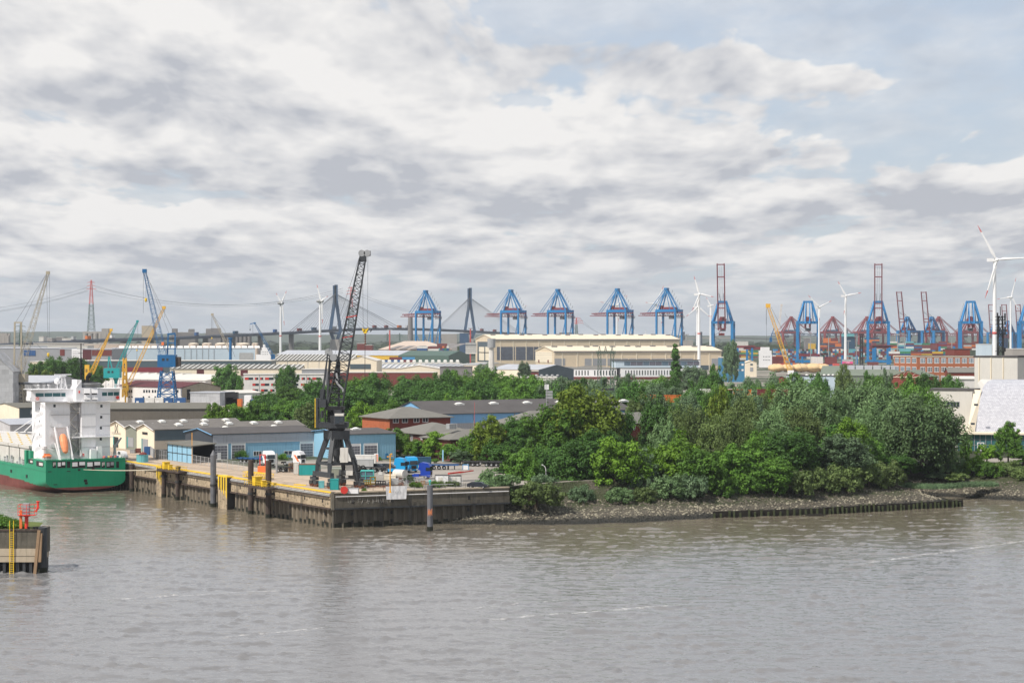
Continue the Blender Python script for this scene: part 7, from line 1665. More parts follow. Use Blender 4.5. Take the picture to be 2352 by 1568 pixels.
BO = hall('office_building', 'deep blue office block at the right end of the cream hall', 'B3', 480, 1500, 692, 1500, 1150, 1146, 20, 'wall_blue_deep', 'roof_felt', 'flat'); block('taller deep blue stair tower beside the blue office block', 'B3', 445, 505, 1116, 1506, 'wall_blue_deep')
for y0, y1 in ((1178, 1198), (1237, 1256)):
 for i in range(6): x = 528 + i * 26; BO.panel('B3', x + (30 if y0 < 1200 else 0) * (i < 0), y0, x + 22, y1, 'skylight' if i % 2 else 'glass_blue', 'window', d=.1)
CH_ = hall('shed', 'small cream barrel fronted hut right of the blue office', 'B3', 705, 1700, 820, 1700, 1165, 1146, 20, 'cream', 'cream_roof', 'front'); CH_.panel('B3', 752, 1178, 778, 1195, 'slate_cladding', 'window', d=.2); CH_.panel('B3', 750, 1218, 782, 1260, 'grey_panel', 'door', d=.2)
# far white ship bow and white superstructure
def shipdeck(label, f, x0, x1, yt, yb, Y, tiers, mt='white'):
 a = at(f, x0, yb, Y); b = at(f, x1, yt, Y); w_ = b.x - a.x; T = Thing('ship', label, 'ship', (a.x, Y, 0)); H_ = b.z - a.z
 for i, (u0, u1, z0, z1) in enumerate(tiers): mb=MB(); mb.box(a.x + w_ * u0, a.x + w_ * u1, Y - w_ * .3, Y + w_ * .3, a.z + H_ * z0 - (12 if i == 0 else 0), a.z + H_ * z1); T.part('deck_block' if i else 'superstructure', mb, mt)
 mb = MB()
 for k in range(5): mb.box(a.x + w_ * (.3 + .12 * k), a.x + w_ * (.35 + .12 * k), Y - w_ * .3 - .1, Y - w_ * .3, a.z + H_ * .35, a.z + H_ * .39); mb.box(a.x + w_ * (.3 + .12 * k), a.x + w_ * (.35 + .12 * k), Y - w_ * .3 - .1, Y - w_ * .3, a.z + H_ * .5, a.z + H_ * .54)
 T.part('window_row', mb, 'glass'); return T
shipdeck('white ship superstructure with tapering mast among the sheds', '8', 970, 1150, 912, 1095, 1650, [(0.05, 1, 0, .35), (.35, .95, .35, .62), (.42, .8, .62, .8), (.5, .62, .8, 1)])
shipdeck('white container ship accommodation block beside the yellow lattice boom', 'B3', 845, 980, 990, 1225, 2250, [(0.02, 1, 0, .62), (0, .96, .62, .8), (.15, .8, .8, .95)])
# sand heaps, white post, lettered warehouse, brick buildings
for i, (x, y, rx, rz_) in enumerate([(60, 1140, 150, 48), (250, 1150, 130, 44), (480, 1150, 170, 50), (700, 1160, 160, 55), (860, 1150, 150, 48)]):
 c = at('B10', x, y, 1800); k = .1302 / FOC * 1800; mb=MB(); mb.blob((0, 0, 0), rx * k, 14, rz_ * k * 1.5, i, 16, amp=.1); o = mb.build('sand_heap', 'sand', smooth=True); o.location = (c.x, 1800, GZ + 6); tag(o, 'heap of pale yellow sand behind the lettered white warehouse', 'sand heap', 'sand heaps')
T = Thing('white_post', 'square white crane post beside the blue triangle sign', 'post', at('B10', 300, 1300, 1180)); mb=MB(); a = at('B10', 260, 1120, 1180); b = at('B10', 355, 1310, 1180); mb.box(a.x, b.x, 1178, 1182, GZ, a.z); T.part('shaft', mb, 'white')
T = Thing('sign', 'blue board with a white arrow emblem left of the lettered warehouse', 'sign', at('B10', 395, 1210, 1150)); mb=MB(); a = at('B10', 358, 1150, 1150); b = at('B10', 432, 1212, 1150); mb.box(a.x, b.x, 1150, 1150.3, b.z - 2, a.z); T.part('board', mb, 'container_navy')
mb=MB(); c = (a.x + b.x) / 2; mb.xprism([(a.x + .35, b.z + .1), (c, a.z - .2), (b.x - .35, b.z + .1), (b.x - .9, b.z + .1), (c, b.z + 1.0), (a.x + .9, b.z + .1)], 1149.9, 1149.98); T.part('emblem', mb, 'white')
BL = hall('warehouse', 'white flat roofed warehouse with dark lettering behind the trees', 'B10', 345, 1040, 1300, 1040, 1222, 1218, 24, 'white_blue', 'roof_felt', 'flat')
for x in (530, 722, 912): BL.panel('B10', x, 1225, x + 7, 1390, 'steel', 'joint', d=.1)
for i in range(9): mb=MB(); mb.lathe((8 + i * 2.3, 5, BL.he + .4), [(.9, 0), (.7, .35), (.2, .5)], 8); BL.part('roof_dome', mb, 'skylight')
def lettering(txt, F_, f, x0, y0, y1, mt, name='lettering', sp=1.6):
 u0, z0 = F_.uz(f, x0, y1); _, z1 = F_.uz(f, x0, y0); cu = bpy.data.curves.new('t', 'FONT'); cu.body = txt; cu.size = (z1 - z0) / .72; cu.extrude = .03; cu.space_character = sp; to = bpy.data.objects.new('t', cu); me = bpy.data.meshes.new_from_object(to); bpy.data.objects.remove(to)
 o = bpy.data.objects.new(name, me); col.objects.link(o); o.parent = F_.t.e; o.location = (u0, -.08, z0); o.rotation_euler = (R(90), 0, 0); me.materials.clear(); me.materials.append(M(mt)); return o
lettering('BLOHM+', BL, 'B10', 662, 1272, 1314, 'dark_cladding')
GR = hall('shed', 'broad green grey roofed hall with row of box skylights', 'B10', 830, 1200, 2330, 1190, 1215, 1045, 70, 'roof_green', 'roof_green', 'end')
for i in range(6): mb=MB(); u = GR.L * (.30 + i * .105); mb.box(u, u + 4.6, 22, 31, GR.hr - 3.0, GR.hr + .6); GR.part('box_skylight', mb, 'roof_metal')
SB2 = hall('shed', 'little brown gabled shed left of the white post', 'B10', 60, 1100, 255, 1090, 1262, 1220, 9, 'brick_maroon', 'roof_green', 'front')
BF = Fac('factory_building', 'large orange brick factory with tall white framed windows', at('B4', 545, 0, 1180), at('B4', 1030, 0, 1180), 26, cat='factory'); zt = BF.hgt('B4', 0, 1200); BF.walls(zt, zt, 'brick_far', 'roof_felt', 'flat')
BFL = Fac('factory_building', 'left wing of the orange brick factory turned towards the camera', at('B4', 340, 0, 1215), at('B4', 540, 0, 1180), 20, cat='factory').walls(zt, zt, 'brick_far', 'roof_felt', 'flat')
for F_, n in ((BF, 8), (BFL, 4)):
 for k in range(3): F_.row(.6, F_.L - .6, n, zt - 4.2 - k * 5.2, zt - 1.0 - k * 5.2, fill=.72, nx=3, gl='glass_blue' if k == 0 or n == 4 else 'glass', t=.22)
 mb=MB(); mb.box(-.3, F_.L + .3, -.35, -.01, zt - .3, zt + .1); F_.part('cornice', mb, 'cream')
BT = block('square brick stair tower on the factory roof', 'B4', 850, 980, 1142, 1185, 'brick_red', 'roof_felt'); BG = hall('shed', 'red brick gabled shed with pale lattice truss in its gable', 'B4', 315, 900, 610, 890, 1368, 1318, 12, 'brick_red', 'roof_green', 'front'); BG.row(1, BG.L * .75, 3, 1.5, 4.6, nx=3, fill=.45, t=.12)
mb = MB()
for i in range(7): u = BG.L * i / 7; h0 = BG.he + (BG.hr - BG.he) * (1 - abs(u / BG.L - .5) * 2); u2 = BG.L * (i + 1) / 7; h1 = BG.he + (BG.hr - BG.he) * (1 - abs(u2 / BG.L - .5) * 2); mb.beam((u, -.1, BG.he - .2), (u2, -.1, h1 - .1), .12); mb.beam((u, -.1, h0 - .1), (u2, -.1, h1 - .1), .12)
mb.beam((0, -.1, BG.he - .3), (BG.L, -.1, BG.he - .3), .2); BG.part('truss', mb, 'cream')
BS2 = hall('shed', 'low red brick shed in front of the factory', 'B4', 800, 1000, 1060, 1000, 1335, 1298, 9, 'brick_red', 'roof_grey')
WL2 = hall('shed', 'pale flat works roofs between the factory and the white theatre', 'B4', 860, 780, 1060, 780, 1392, 1370, 25, 'white_render', 'roof_light')
PB = hall('theatre_block', 'tall pale panelled block behind the silver curved hall', 'B4', 1018, 690, 1380, 675, 1205, 1188, 30, 'pale_clad', 'roof_felt', 'flat')
for x in (1055, 1155, 1258): PB.panel('B4', x, 1212, x + 8, 1470, 'cream', 'pilaster', d=.35)
PB2 = hall('theatre_block', 'grey sided end of the tall pale block at the right edge', 'B4', 1382, 676, 1600, 690, 1205, 1188, 2, 'grey_panel', 'roof_felt', 'flat')
# theatre with silver shell and glass pavilion
TA = at('B8', 790, 0, 610); TH = Fac('theatre', 'pale concrete block of the waterside theatre with one strip window', TA, TA + Vector((12.6, -5.4, 0)), 13, cat='theatre'); zt = TH.hgt('B8', 0, 178); TH.walls(zt, zt, 'pale_clad', 'roof_felt', 'flat')
u0, z1 = TH.uz('B8', 965, 298); u1, z0 = TH.uz('B8', 1138, 360); TH.winm(u0, u1, z0, z1, nx=5, fr='steel', t=.15)
TS = Thing('curved_hall', 'silver scaled curved hall beside the glass pavilion', 'hall', at('B8', 1300, 830, 600)); q = lambda x, y, Y: at('B8', x, y, Y)
Lp = [(1290, 640, 596), (1300, 610, 597), (1318, 500, 599), (1340, 380, 601), (1358, 260, 604), (1375, 180, 607), (1400, 120, 611), (1440, 82, 616), (1480, 66, 622), (1500, 62, 632)]
mb=MB(); vs = []
for x, y, Y in Lp:
 a = q(x, y, Y)
 for k in range(14): vs.append((a.x + k * 3.4, Y - k * .15, a.z))
mb.add(vs, [(r * 14 + k, r * 14 + k + 1, (r + 1) * 14 + k + 1, (r + 1) * 14 + k) for r in range(len(Lp) - 1) for k in range(13)])
def silvermat():
 m = bpy.data.materials.new('silver_scale'); m.use_nodes = True; t = NT(m.node_tree); b = t.nodes['Principled BSDF']; P = t.n('ShaderNodeTexCoord').outputs['Object']; sp = t.n('ShaderNodeSeparateXYZ'); t.links.new(P, sp.inputs[0])
 br = t.n('ShaderNodeTexBrick'); t.links.new(t.comb(sp.outputs[0], sp.outputs[2], 0.0), br.inputs[0]); br.inputs['Scale'].default_value = 1; br.inputs['Brick Width'].default_value = .6; br.inputs['Row Height'].default_value = .42; br.inputs['Mortar Size'].default_value = .05
 br.inputs['Color1'].default_value = (.70, .70, .73, 1); br.inputs['Color2'].default_value = (.52, .52, .56, 1); br.inputs['Mortar'].default_value = (.42, .42, .46, 1); t.links.new(br.outputs[0], b.inputs[0]); b.inputs['Metallic'].default_value = .25; b.inputs['Roughness'].default_value = .35; MATS['silver'] = m
silvermat(); TS.part('shell', mb, 'silver', smooth=True)
mb=MB(); vs = []
for x, y, Y in Lp: a = q(x, y, Y); vs += [(a.x, a.y, a.z), (q(1290, 0, 630).x + (a.x - q(1300, 0, 600).x) * .3, 632, a.z)]
mb.add(vs, [(2 * i, 2 * i + 2, 2 * i + 3, 2 * i + 1) for i in range(len(Lp) - 1)]); TS.part('end_wall', mb, 'pale_clad')
mb=MB(); a = q(1220, 620, 594); b = q(1290, 172, 606); c = q(1372, 176, 606); d = q(1300, 620, 596); mb.quad(a, d, c, b); TS.part('slanted_wall', mb, 'cream')
for (x, y) in ((1290, 322), (1256, 525)): mb=MB(); a = q(x, y + 22, 594); mb.box(a.x, a.x + 1.1, 593.5, 593.9, a.z, a.z + .6); TS.part('window', mb, 'glass')
PV = hall('glass_pavilion', 'low glass pavilion with flat pale roof in front of the silver hall', 'B8', 1115, 590, 1900, 586, 648, 640, 16, 'glass_teal', 'cream', 'flat'); mb = MB()
for i in range(14): u = i * PV.L / 13; mb.box(u - .08, u + .08, -.2, -.01, 0, PV.he)
for z in (PV.he * .35, PV.he * .68): mb.box(0, PV.L, -.16, -.02, z, z + .1)
PV.part('mullion', mb, 'steel'); u0, z1 = PV.uz('B8', 1325, 735); u1, _ = PV.uz('B8', 1400, 735); PV.winm(u0, u1, .05, z1, nx=2, name='door', t=.22, gl='glass_teal')
mb=MB(); mb.box(-4, PV.L, -1.2, -.25, PV.he, PV.he + .5); PV.part('canopy', mb, 'cream')
# container gantries
def gantry(name, label, px, Y, rz, mt, bm, G=30, W=18, H=72, apex=101, boom='down', Lb=30, back=5, raised=75, group=None, lt=2.3, f='P', simple=False):
 c = at(f, px, 0, Y); ex = Vector((math.cos(rz), math.sin(rz), 0)); ey = Vector((-ex.y, ex.x, 0)); mid = ex * (G / 2); o_ = Vector((c.x, Y, GZ)) - mid
 T = Thing('gantry_crane', label, 'crane', o_, rz, group, local=True); w = W / 2; L_ = lt
 for x in (0, G):
  for s in (-1, 1): mb=MB(); mb.beam((x, s * w, 2), (x, s * w, H), L_, L_, up=(1, 0, 0)); T.part('leg', mb, mt)
  mb=MB(); mb.beam((x, -w - 4, 2), (x, w + 4, 2), L_ * .8); mb.beam((x, -w, H - 1.5), (x, w, H - 1.5), L_, 3.4); T.part('cross_beam', mb, mt)
 for s in (-1, 1):
  mb=MB(); mb.beam((-1.3, s * w, H - 1.5), (G + 1.3, s * w, H - 1.5), L_ * .9, 3.6); mb.beam((0, s * w, H * .27), (G, s * w, H * .27), L_ * .5); mb.beam((0, s * w, H * .55), (G * .35, s * w, H * .27), L_ * .35); mb.beam((G, s * w, H * .85), (G * .7, s * w, H * .27), L_ * .35); T.part('portal_beam', mb, mt)
 ax = G * .36; wf = .9 if G == 34 else .5; ay = 5 if G == 34 else 2.2
 mb = MB()
 for s in (-1, 1):
  mb.beam((1, s * w * wf, H), (ax, s * ay, apex), L_ * .6); mb.beam((G * .9, s * w * wf, H), (ax, s * ay, apex), L_ * .6); mb.beam((G * .62, s * w * .5, H), (ax, s * ay, apex - 2), L_ * .3)
 mb.box(ax - 2.2, ax + 2.2, -ay - 1.2, ay + 1.2, apex - 1.5, apex + 1.2); T.part('a_frame', mb, mt)
 mb = MB()
 for i in range(6): z0 = H + 2 + (apex - H) * i / 7; x0 = G * .9 + (ax - G * .9) * i / 7; mb.beam((x0 + 1, w * .9 + 1.5 - i, z0), (x0 + 2.5, w * .9 + 1.5 - i, z0 + (apex - H) / 7), .35)
 for i in range(8): mb.beam((G + 3, w * (1 if i % 2 else .3), H * (.1 + .11 * i)), (G + 3, w * (.3 if i % 2 else 1), H * (.21 + .11 * i)), .4)
 T.part('stair_tower', mb, 'gantry_steel')
 g0 = H - 8.5
 mb = MB()
 for s in (-1, 1):
  mb.beam((-2, s * 3, g0 + 4.5), (G + back, s * 3, g0 + 4.5), 1.0, 1.3); mb.beam((-2, s * 3, g0), (G + back, s * 3, g0), .9, 1.0)
  n = 9
  for i in range(n): x0 = -2 + (G + back + 2) * i / n; x1 = -2 + (G + back + 2) * (i + 1) / n; mb.beam((x0, s * 3, g0), (x1, s * 3, g0 + 4.5) if i % 2 else (x0, s * 3, g0 + 4.5), .55)
 T.part('girder', mb, bm)
 mb=MB(); mb.box(G * .25, G * .85, -4.5, 4.5, H + .4, H + 3.6); mb.box(0, 5, -3, 3, H + .4, H + 6); T.part('machine_house', mb, bm)
 mb = MB()
 if boom == 'down':
  for s in (-1, 1):
   mb.beam((-2, s * 3, g0 + 4.5), (-Lb, s * 3, g0 + 3.5), 1.0, 1.3); mb.beam((-2, s * 3, g0), (-Lb - 3, s * 3, g0 + .6), .9, 1.0)
   for i in range(7): x0 = -2 - (Lb - 2) * i / 7; x1 = -2 - (Lb - 2) * (i + 1) / 7; mb.beam((x0, s * 3, g0), (x1, s * 3, g0 + 3.8) if i % 2 else (x0, s * 3, g0 + 4.2), .55)
  T.part('boom', mb, bm); mb = MB()
  for s in (-1, 1): mb.beam((ax - 1, s * 2.5, apex), (-Lb * .6, s * 3, g0 + 5), L_ * .28); mb.beam((ax - 1, s * 2.5, apex - 2), (-Lb * .2, s * 3, g0 + 5), L_ * .28); mb.beam((ax + 1, s * 2, apex), (G + back * .6, s * 3, g0 + 5), L_ * .22)
  T.part('stay', mb, mt)
 else:
  tp = Vector((-2 - raised * .24, 0, g0 + 2 + raised)); p0 = Vector((-2, 0, g0 - 3))
  for s in (-1, 1): mb.beam(p0 + Vector((0, s * 4.6, 0)), tp + Vector((0, s * 4.6, 0)), 1.5, 2.1, up=(1, 0, 0))
  for t_ in (.02, .33, .40, .80, .985): p = p0.lerp(tp, t_); mb.beam(p + Vector((0, -4.6, 0)), p + Vector((0, 4.6, 0)), 1.3)
  T.part('boom', mb, bm); mb = MB()
  for s in (-1, 1): mb.beam((ax, s * 2, apex), p0.lerp(tp, .55) + Vector((0, s * 3, 0)), .5); mb.beam(p0.lerp(tp, .3) + Vector((0, s * 1.6, 0)), p0.lerp(tp, .95) + Vector((0, s * 1.2, 0)), .22)
  T.part('stay', mb, 'gantry_steel')
 tx = G * .55 if boom == 'down' else G * .5
 mb=MB(); mb.box(tx, tx + 6, -3.6, 3.6, g0 - 4.5, g0 - .6); o = T.part('trolley', mb, 'gantry_steel')
 mb = MB()
 for i in range(8): x0 = tx + 8 + i * 1.6; mb.beam((x0, 4, g0 - .6), (x0 + .8, 4, g0 - 3.5), .3); mb.beam((x0 + .8, 4, g0 - 3.5), (x0 + 1.6, 4, g0 - .6), .3)
 T.part('festoon_cable', mb, 'gantry_steel')
 return T
gantry('g', 'first blue gantry crane with red girder, left of the right bridge pylon', 983, 2890, R(-35), 'gantry_blue', 'gantry_red')
for i, (px, Y, nm) in enumerate(((1179, 2850, 'second blue gantry crane from the left, above the cream hall'), (1287, 2815, 'third blue gantry crane from the left, above the cream hall'), (1424, 2785, 'fourth blue gantry crane from the left, above the cream hall'), (1537, 2755, 'fifth blue gantry crane from the left, above the cream hall end'))): gantry('g', nm, px, Y, R(-35), 'gantry_blue', 'gantry_red')
for (px, nm, bo) in ((1660, 'blue gantry crane with tall raised red boom right of the cream halls', 'up'), (1856, 'blue gantry crane with lowered boom between the yellow boom and the navy ship', 'down'), (2017, 'blue gantry crane with the tallest raised red boom left of the brick factory', 'up'), (2229, 'blue gantry crane with lowered boom left of the nearest turbine', 'down'), (2365, 'blue gantry crane cut by the right edge', 'down')):
 T = gantry('g', nm, px, 2650, R(80), 'gantry_blue', 'gantry_red', G=34, W=27, H=55, apex=81, boom=bo, Lb=42, raised=82, lt=3.6)
mb=MB(); a = at('B3', 415, 852, 2650); b = at('B3', 475, 878, 2650); mb.box(a.x, b.x, 2648, 2652, b.z, a.z);
for x in (420, 440, 460): mb.beam(at('B3', x, 800, 2650), at('B3', x, 855, 2650), .3)
o = mb.build('spreader', 'mast_red', off=a); o.location = a; tag(o, 'red spreader hanging below the raised boom crane', 'spreader')
for (x, nm) in ((430, 'blue and red gantry with raised boom, left of the far pair'), (635, 'blue and red gantry with raised boom, right of the far pair')): gantry('g', nm, px2('B4', x + 35, 0)[0], 3600, R(55), 'gantry_blue', 'gantry_red', G=44, W=22, H=46, apex=70, boom='up', raised=76, back=40, lt=4.4)
for (x, nm) in ((1190, 'far raised boom gantry behind the nearest turbine'), (1300, 'far raised boom gantry right of the lattice antenna tower'), (1415, 'far raised boom gantry near the right edge')): gantry('g', nm, px2('B4', x + 10, 0)[0], 4000, R(60), 'gantry_blue', 'gantry_red', G=40, W=22, H=44, apex=66, boom='up', raised=62, back=20, lt=4.4)
for (f, x, nm) in (('B3', 1165, 'pink red gantry crane left of the lowered blue one'), ('B3', 1610, 'pink red gantry crane over the orange containers'), ('B3', 1975, 'pink red gantry crane left of the tallest raised boom'), ('B4', 205, 'pink red gantry crane behind the tallest raised boom'), ('B4', 700, 'pink red gantry crane among the far raised booms'), ('B4', 960, 'pink red gantry crane behind the second lowered blue one')): gantry('g', nm, px2(f, x, 0)[0], 4200, R(200), 'gantry_pink', 'gantry_pink' if f == 'B4' else 'bridge_pylon', G=38, W=20, H=46, apex=77, Lb=55, back=22, lt=3.6)
T = Thing('antenna_tower', 'black lattice antenna tower beside the nearest turbine', 'tower', at('B4', 1237, 1200, 900)); b = at('B4', 1237, 1260, 900); mb=MB(); mb.lattice((b.x, 900, GZ), at('B4', 1237, 860, 900), 3.6, 3.6, 1.6, 1.6, 12, .2, up=(0, 1, 0)); mb.beam(at('B4', 1237, 860, 900), at('B4', 1234, 782, 900), .3); T.part('mast', mb, 'black')
mb = MB()
for y in (870, 900, 935, 985, 1015, 1160): a = at('B4', 1237, y, 900); mb.box(a.x - 2.0, a.x + 1.9, 898, 902, a.z, a.z + .25); mb.box(a.x - 2.0, a.x - 1.5, 898, 899, a.z, a.z + 1.9); mb.box(a.x + 1.4, a.x + 1.9, 898, 899, a.z, a.z + 1.7)
T.part('platform', mb, 'black')
T = Thing('light_tower', 'dark lattice light tower between the two blue gantries', 'tower', at('B10', 1555, 1010, 1700)); b = at('B10', 1555, 1010, 1700); mb=MB(); mb.lattice((b.x, 1700, GZ), at('B10', 1555, 510, 1700), 2.6, 2.6, 1.8, 1.8, 14, .3, up=(0, 1, 0)); a = at('B10', 1510, 500, 1700); mb.box(a.x, a.x + 4.4, 1699, 1701, a.z, a.z + 1.0); T.part('mast', mb, 'black')
for i, (f, x, y0, y1) in enumerate([('B10', 975, 498, 870), ('B10', 655, 490, 790), ('B10', 1322, 608, 740), ('B10', 2315, 508, 830), ('B10', 2188, 505, 800), ('B10', 1465, 530, 760), ('B3', 1590, 872, 1100), ('B4', 430, 1022, 1170), ('B4', 828, 1035, 1150), ('B4', 375, 1018, 1100), ('B1', 543, 630, 875), ('B1', 1560, 615, 795), ('B3', 70, 872, 980)]):
 a = at(f, x, y0, 2450); T = Thing('light_mast', ('tall red floodlight mast near the salmon shed' if x == 543 else 'tall red floodlight mast before the right bridge pylon') if f == 'B1' else 'slim grey floodlight mast in the container terminal', 'light mast', (a.x, 2450, GZ), group=None if f == 'B1' else 'floodlight masts of the terminal')
 mb=MB(); mb.tube((a.x, 2450, GZ), a, .9 if f == 'B1' else .5, n=6); T.part('pole', mb, 'mast_red' if f == 'B1' else 'steel'); mb=MB(); mb.box(a.x - 3, a.x + 3, 2449, 2451, a.z, a.z + 1); T.part('lamp_row', mb, 'steel')
mb=MB(); T = Thing('chimney', 'tall grey chimney behind the first blue gantry', 'chimney', at('B1', 803, 760, 3300)); mb.tube(at('B1', 803, 760, 3300), at('B1', 803, 462, 3300), 4.6, 3.8, 14); T.part('shaft', mb, 'silo_dark')
for i, x in enumerate((42, 178, 228)): a = at('B3', x, 838, 3500); T = Thing('chimney', 'slim dark stack of the refinery right of the cream halls', 'chimney', (a.x, 3500, GZ), group='refinery stacks'); mb=MB(); mb.tube((a.x, 3500, GZ), a, 1.7, n=8); T.part('shaft', mb, 'bridge')
mb=MB(); mb.beam(at('B3', -60, 905, 3900), at('B3', 560, 903, 3900), 3, 2); mb.beam(at('B3', 560, 903, 3900), at('B3', 1250, 925, 4300), 3, 2); T = Thing('pipe_bridge', 'long thin pipe bridge on the horizon right of the cream halls', 'bridge', at('B3', 200, 905, 3900)); T.part('span', mb, 'silo')
# containers
CQ = []
def cont(f, x, y, Y, mt, label, group, end=False, z=None, tier=0, s=1.0):
 a = at(f, x, y, Y) if z is None else Vector((at(f, x, 0, Y).x, Y, z)); CQ.append((a, end, mt, label, group, Y, s))
CM = ['container_red', 'container_brown', 'container_red', 'container_blue', 'container_grey', 'container_white', 'container_brown', 'container_cyan', 'container_orange', 'container_green']
rc = random.Random(31)
def grid(f, x0, x1, ytop, Y, tiers, end, label, group, mats=CM, gap=.25, zb=GZ, drop=0):
 """rows of stacked containers from x0 to x1; ytop gives the top edge"""
 A = at(f, x0, ytop, Y); B = at(f, x1, ytop, Y); w_ = 2.44 if end else 12.2; n = max(1, int((B.x - A.x) / (w_ + gap)))
 for i in range(n):
  t_ = tiers - (rc.randint(0, drop) if drop else 0)
  for k in range(t_):
   m_ = rc.choice(mats); c = {'container_red': 'dark red', 'container_brown': 'brown', 'container_blue': 'blue', 'container_grey': 'grey', 'container_white': 'white', 'container_cyan': 'pale cyan', 'container_orange': 'orange', 'container_green': 'green', 'container_navy': 'navy', 'container_sky': 'sky blue', 'container_yellow': 'yellow', 'pink': 'pink'}[m_]
   CQ.append((Vector((A.x + (w_ + gap) * i + w_ / 2, Y, A.z - 2.6 * (tiers - k) + .01 * k)), end, m_, f'{c} {label}', group, Y, 1.0))
for (x0, x1, yt, ms) in ((885, 1015, 832, ['container_white', 'container_blue', 'container_brown', 'container_brown', 'container_brown']), (1027, 1158, 836, ['container_brown', 'container_white', 'container_white', 'container_sky', 'container_white'])):
 A = at('B1', x0, yt, 2350); sc_ = (at('B1', x1, yt, 2350).x - A.x) / 12.2
 for k, m_ in enumerate(ms): CQ.append((Vector((A.x + 6.1 * sc_, 2350, A.z - 2.6 * (k + 1) * sc_)), False, m_, f'container {k + 1} tiers from the top of a large stack beside the first gantry' if 0 else ['white', 'navy blue', 'brown'][min(k, 2)] + ' container in the tall left stack beside the first blue gantry' if x0 < 1000 else ['brown', 'white', 'white', 'sky blue', 'white'][k] + ' container in the tall right stack beside the first blue gantry', 'containers stacked beside the first blue gantry', 2350, sc_))
grid('B1', 1150, 1315, 830, 2420, 7, True, 'end facing container in the block right of the first blue gantry', 'containers stacked beside the first blue gantry', CM + ['container_cyan', 'container_sky']); grid('B1', 1140, 1300, 800, 2440, 9, False, 'container on the highest pile right of the first blue gantry', 'containers stacked beside the first blue gantry', ['container_red', 'container_brown'])
grid('B1', 380, 870, 968, 1950, 2, False, 'container before the green gabled warehouse', 'containers before the green gable', ['container_red', 'container_blue', 'container_green', 'container_red', 'container_sky'], drop=1)
A = at('B1', 1522, 795, 2200); sc_ = (at('B1', 1612, 0, 2200).x - A.x) / 12.2
for k, m_ in enumerate(['container_grey', 'container_grey', 'container_white', 'container_white', 'container_white', 'container_white']): CQ.append((Vector((A.x + 6.1 * sc_, 2200, A.z - 3.0 * (k + 1) * sc_ * 1.0)), False, m_, 'white or grey container in the stack before the cream hall gable', 'white stack by the cream hall gable', 2200, sc_))
for (x0, x1, y0, ms, lb) in ((665, 872, 880, ['container_white'] * 3 + ['container_brown', 'container_grey'], 'container in the white topped stack right of the lowered gantry'), (908, 1120, 882, ['container_red'] * 3 + ['container_blue'], 'container in the red stack left of the pink container'), (1218, 1400, 925, ['container_grey', 'pink', 'container_brown'], 'container in the stack holding the pink one'),
       (0, 158, 882, ['container_red', 'container_red', 'container_brown', 'container_brown'], 'container in the red stack beside the white accommodation block'), (1660, 1850, 972, ['container_brown', 'container_brown'], 'brown container between the feet of the tallest raised gantry'), (460, 650, 1040, ['container_brown'], 'brown container on the deck below the lowered gantry')):
 A = at('B10', x0, y0, 2150); sc_ = (at('B10', x1, 0, 2150).x - A.x) / 12.2
 for k, m_ in enumerate(ms): CQ.append((Vector((A.x + 6.1 * sc_, 2150, A.z - 2.6 * (k + 1) * sc_)), False, m_, {'container_white': 'white ', 'container_red': 'dark red ', 'container_brown': 'brown ' if 'brown' not in lb else '', 'container_blue': 'blue ', 'container_grey': 'grey ', 'pink': 'pink '}[m_] + lb, 'containers on the quay before the blue gantries', 2150, sc_))
 if 'pink' in ms: PK = CQ[-2]
grid('B10', 160, 400, 905, 2250, 4, True, 'end facing container beside the lowered gantry legs', 'containers on the quay before the blue gantries', ['container_red', 'container_orange', 'container_sky', 'container_brown'])
grid('B10', 880, 1240, 552, 3300, 4, False, 'container in the high orange stack on the far ship', 'containers on the far ships', ['container_orange', 'container_orange', 'container_brown', 'container_red'], drop=1); grid('B10', 820, 1250, 650, 3250, 6, False, 'container in the lower rows of the far ship', 'containers on the far ships', ['container_red', 'container_orange', 'container_navy', 'container_brown'])
grid('B10', 1250, 1980, 650, 3250, 6, False, 'container in the far rows right of the navy ship bridge', 'containers on the far ships', ['container_navy', 'container_grey', 'container_brown', 'container_red'], drop=2); grid('B10', 1610, 1980, 550, 3320, 3, False, 'container piled behind the tallest raised gantry', 'containers on the far ships', ['container_orange', 'container_brown', 'container_navy'])
grid('B10', 0, 1640, 745, 2650, 5, True, 'end facing container in the long coloured wall of the terminal', 'containers in the long terminal wall', CM + ['container_cyan', 'container_sky', 'container_white']); grid('B10', 1700, 2352, 750, 2650, 5, True, 'end facing container in the terminal wall at the right', 'containers in the long terminal wall', CM)
grid('B4', 300, 1090, 1075, 3000, 5, False, 'container in the rows behind the brick factory', 'containers behind the brick factory', CM, drop=1); grid('B4', 300, 880, 1140, 2300, 3, False, 'container just over the brick factory roof', 'containers behind the brick factory', CM + ['container_yellow'], drop=1); grid('B3', 560, 860, 1040, 2900, 4, False, 'container left of the white accommodation block', 'containers left of the accommodation block', ['container_red', 'container_brown', 'container_green', 'container_yellow'])
for (f, x, y, m_, lb) in (('B7', 475, 278, 'container_white', 'white container on top of the pair showing over the wood'), ('B7', 402, 342, 'container_brown', 'brown container below the white one over the wood'), ('B7', 656, 282, 'container_orange', 'orange container right of the white one over the wood'), ('B7', 750, 340, 'container_green', 'green container half hidden in the wood'), ('B7', 1060, 280, 'container_red', 'dark red container showing over the great willow'), ('B7', 1020, 346, 'container_yellow', 'yellow container under the dark red one by the great willow'), ('B6', 1680, 226, 'container_orange', 'orange container beside the pale trailer in the wood')):
 a = at(f, x, y, 700); CQ.append((a - Vector((0, 0, 2.7)), False, m_, lb, None, 0, 1.0 if x != 475 else 1.0))
CQ.sort(key=lambda c: c[5] / c[6])
CME = {}
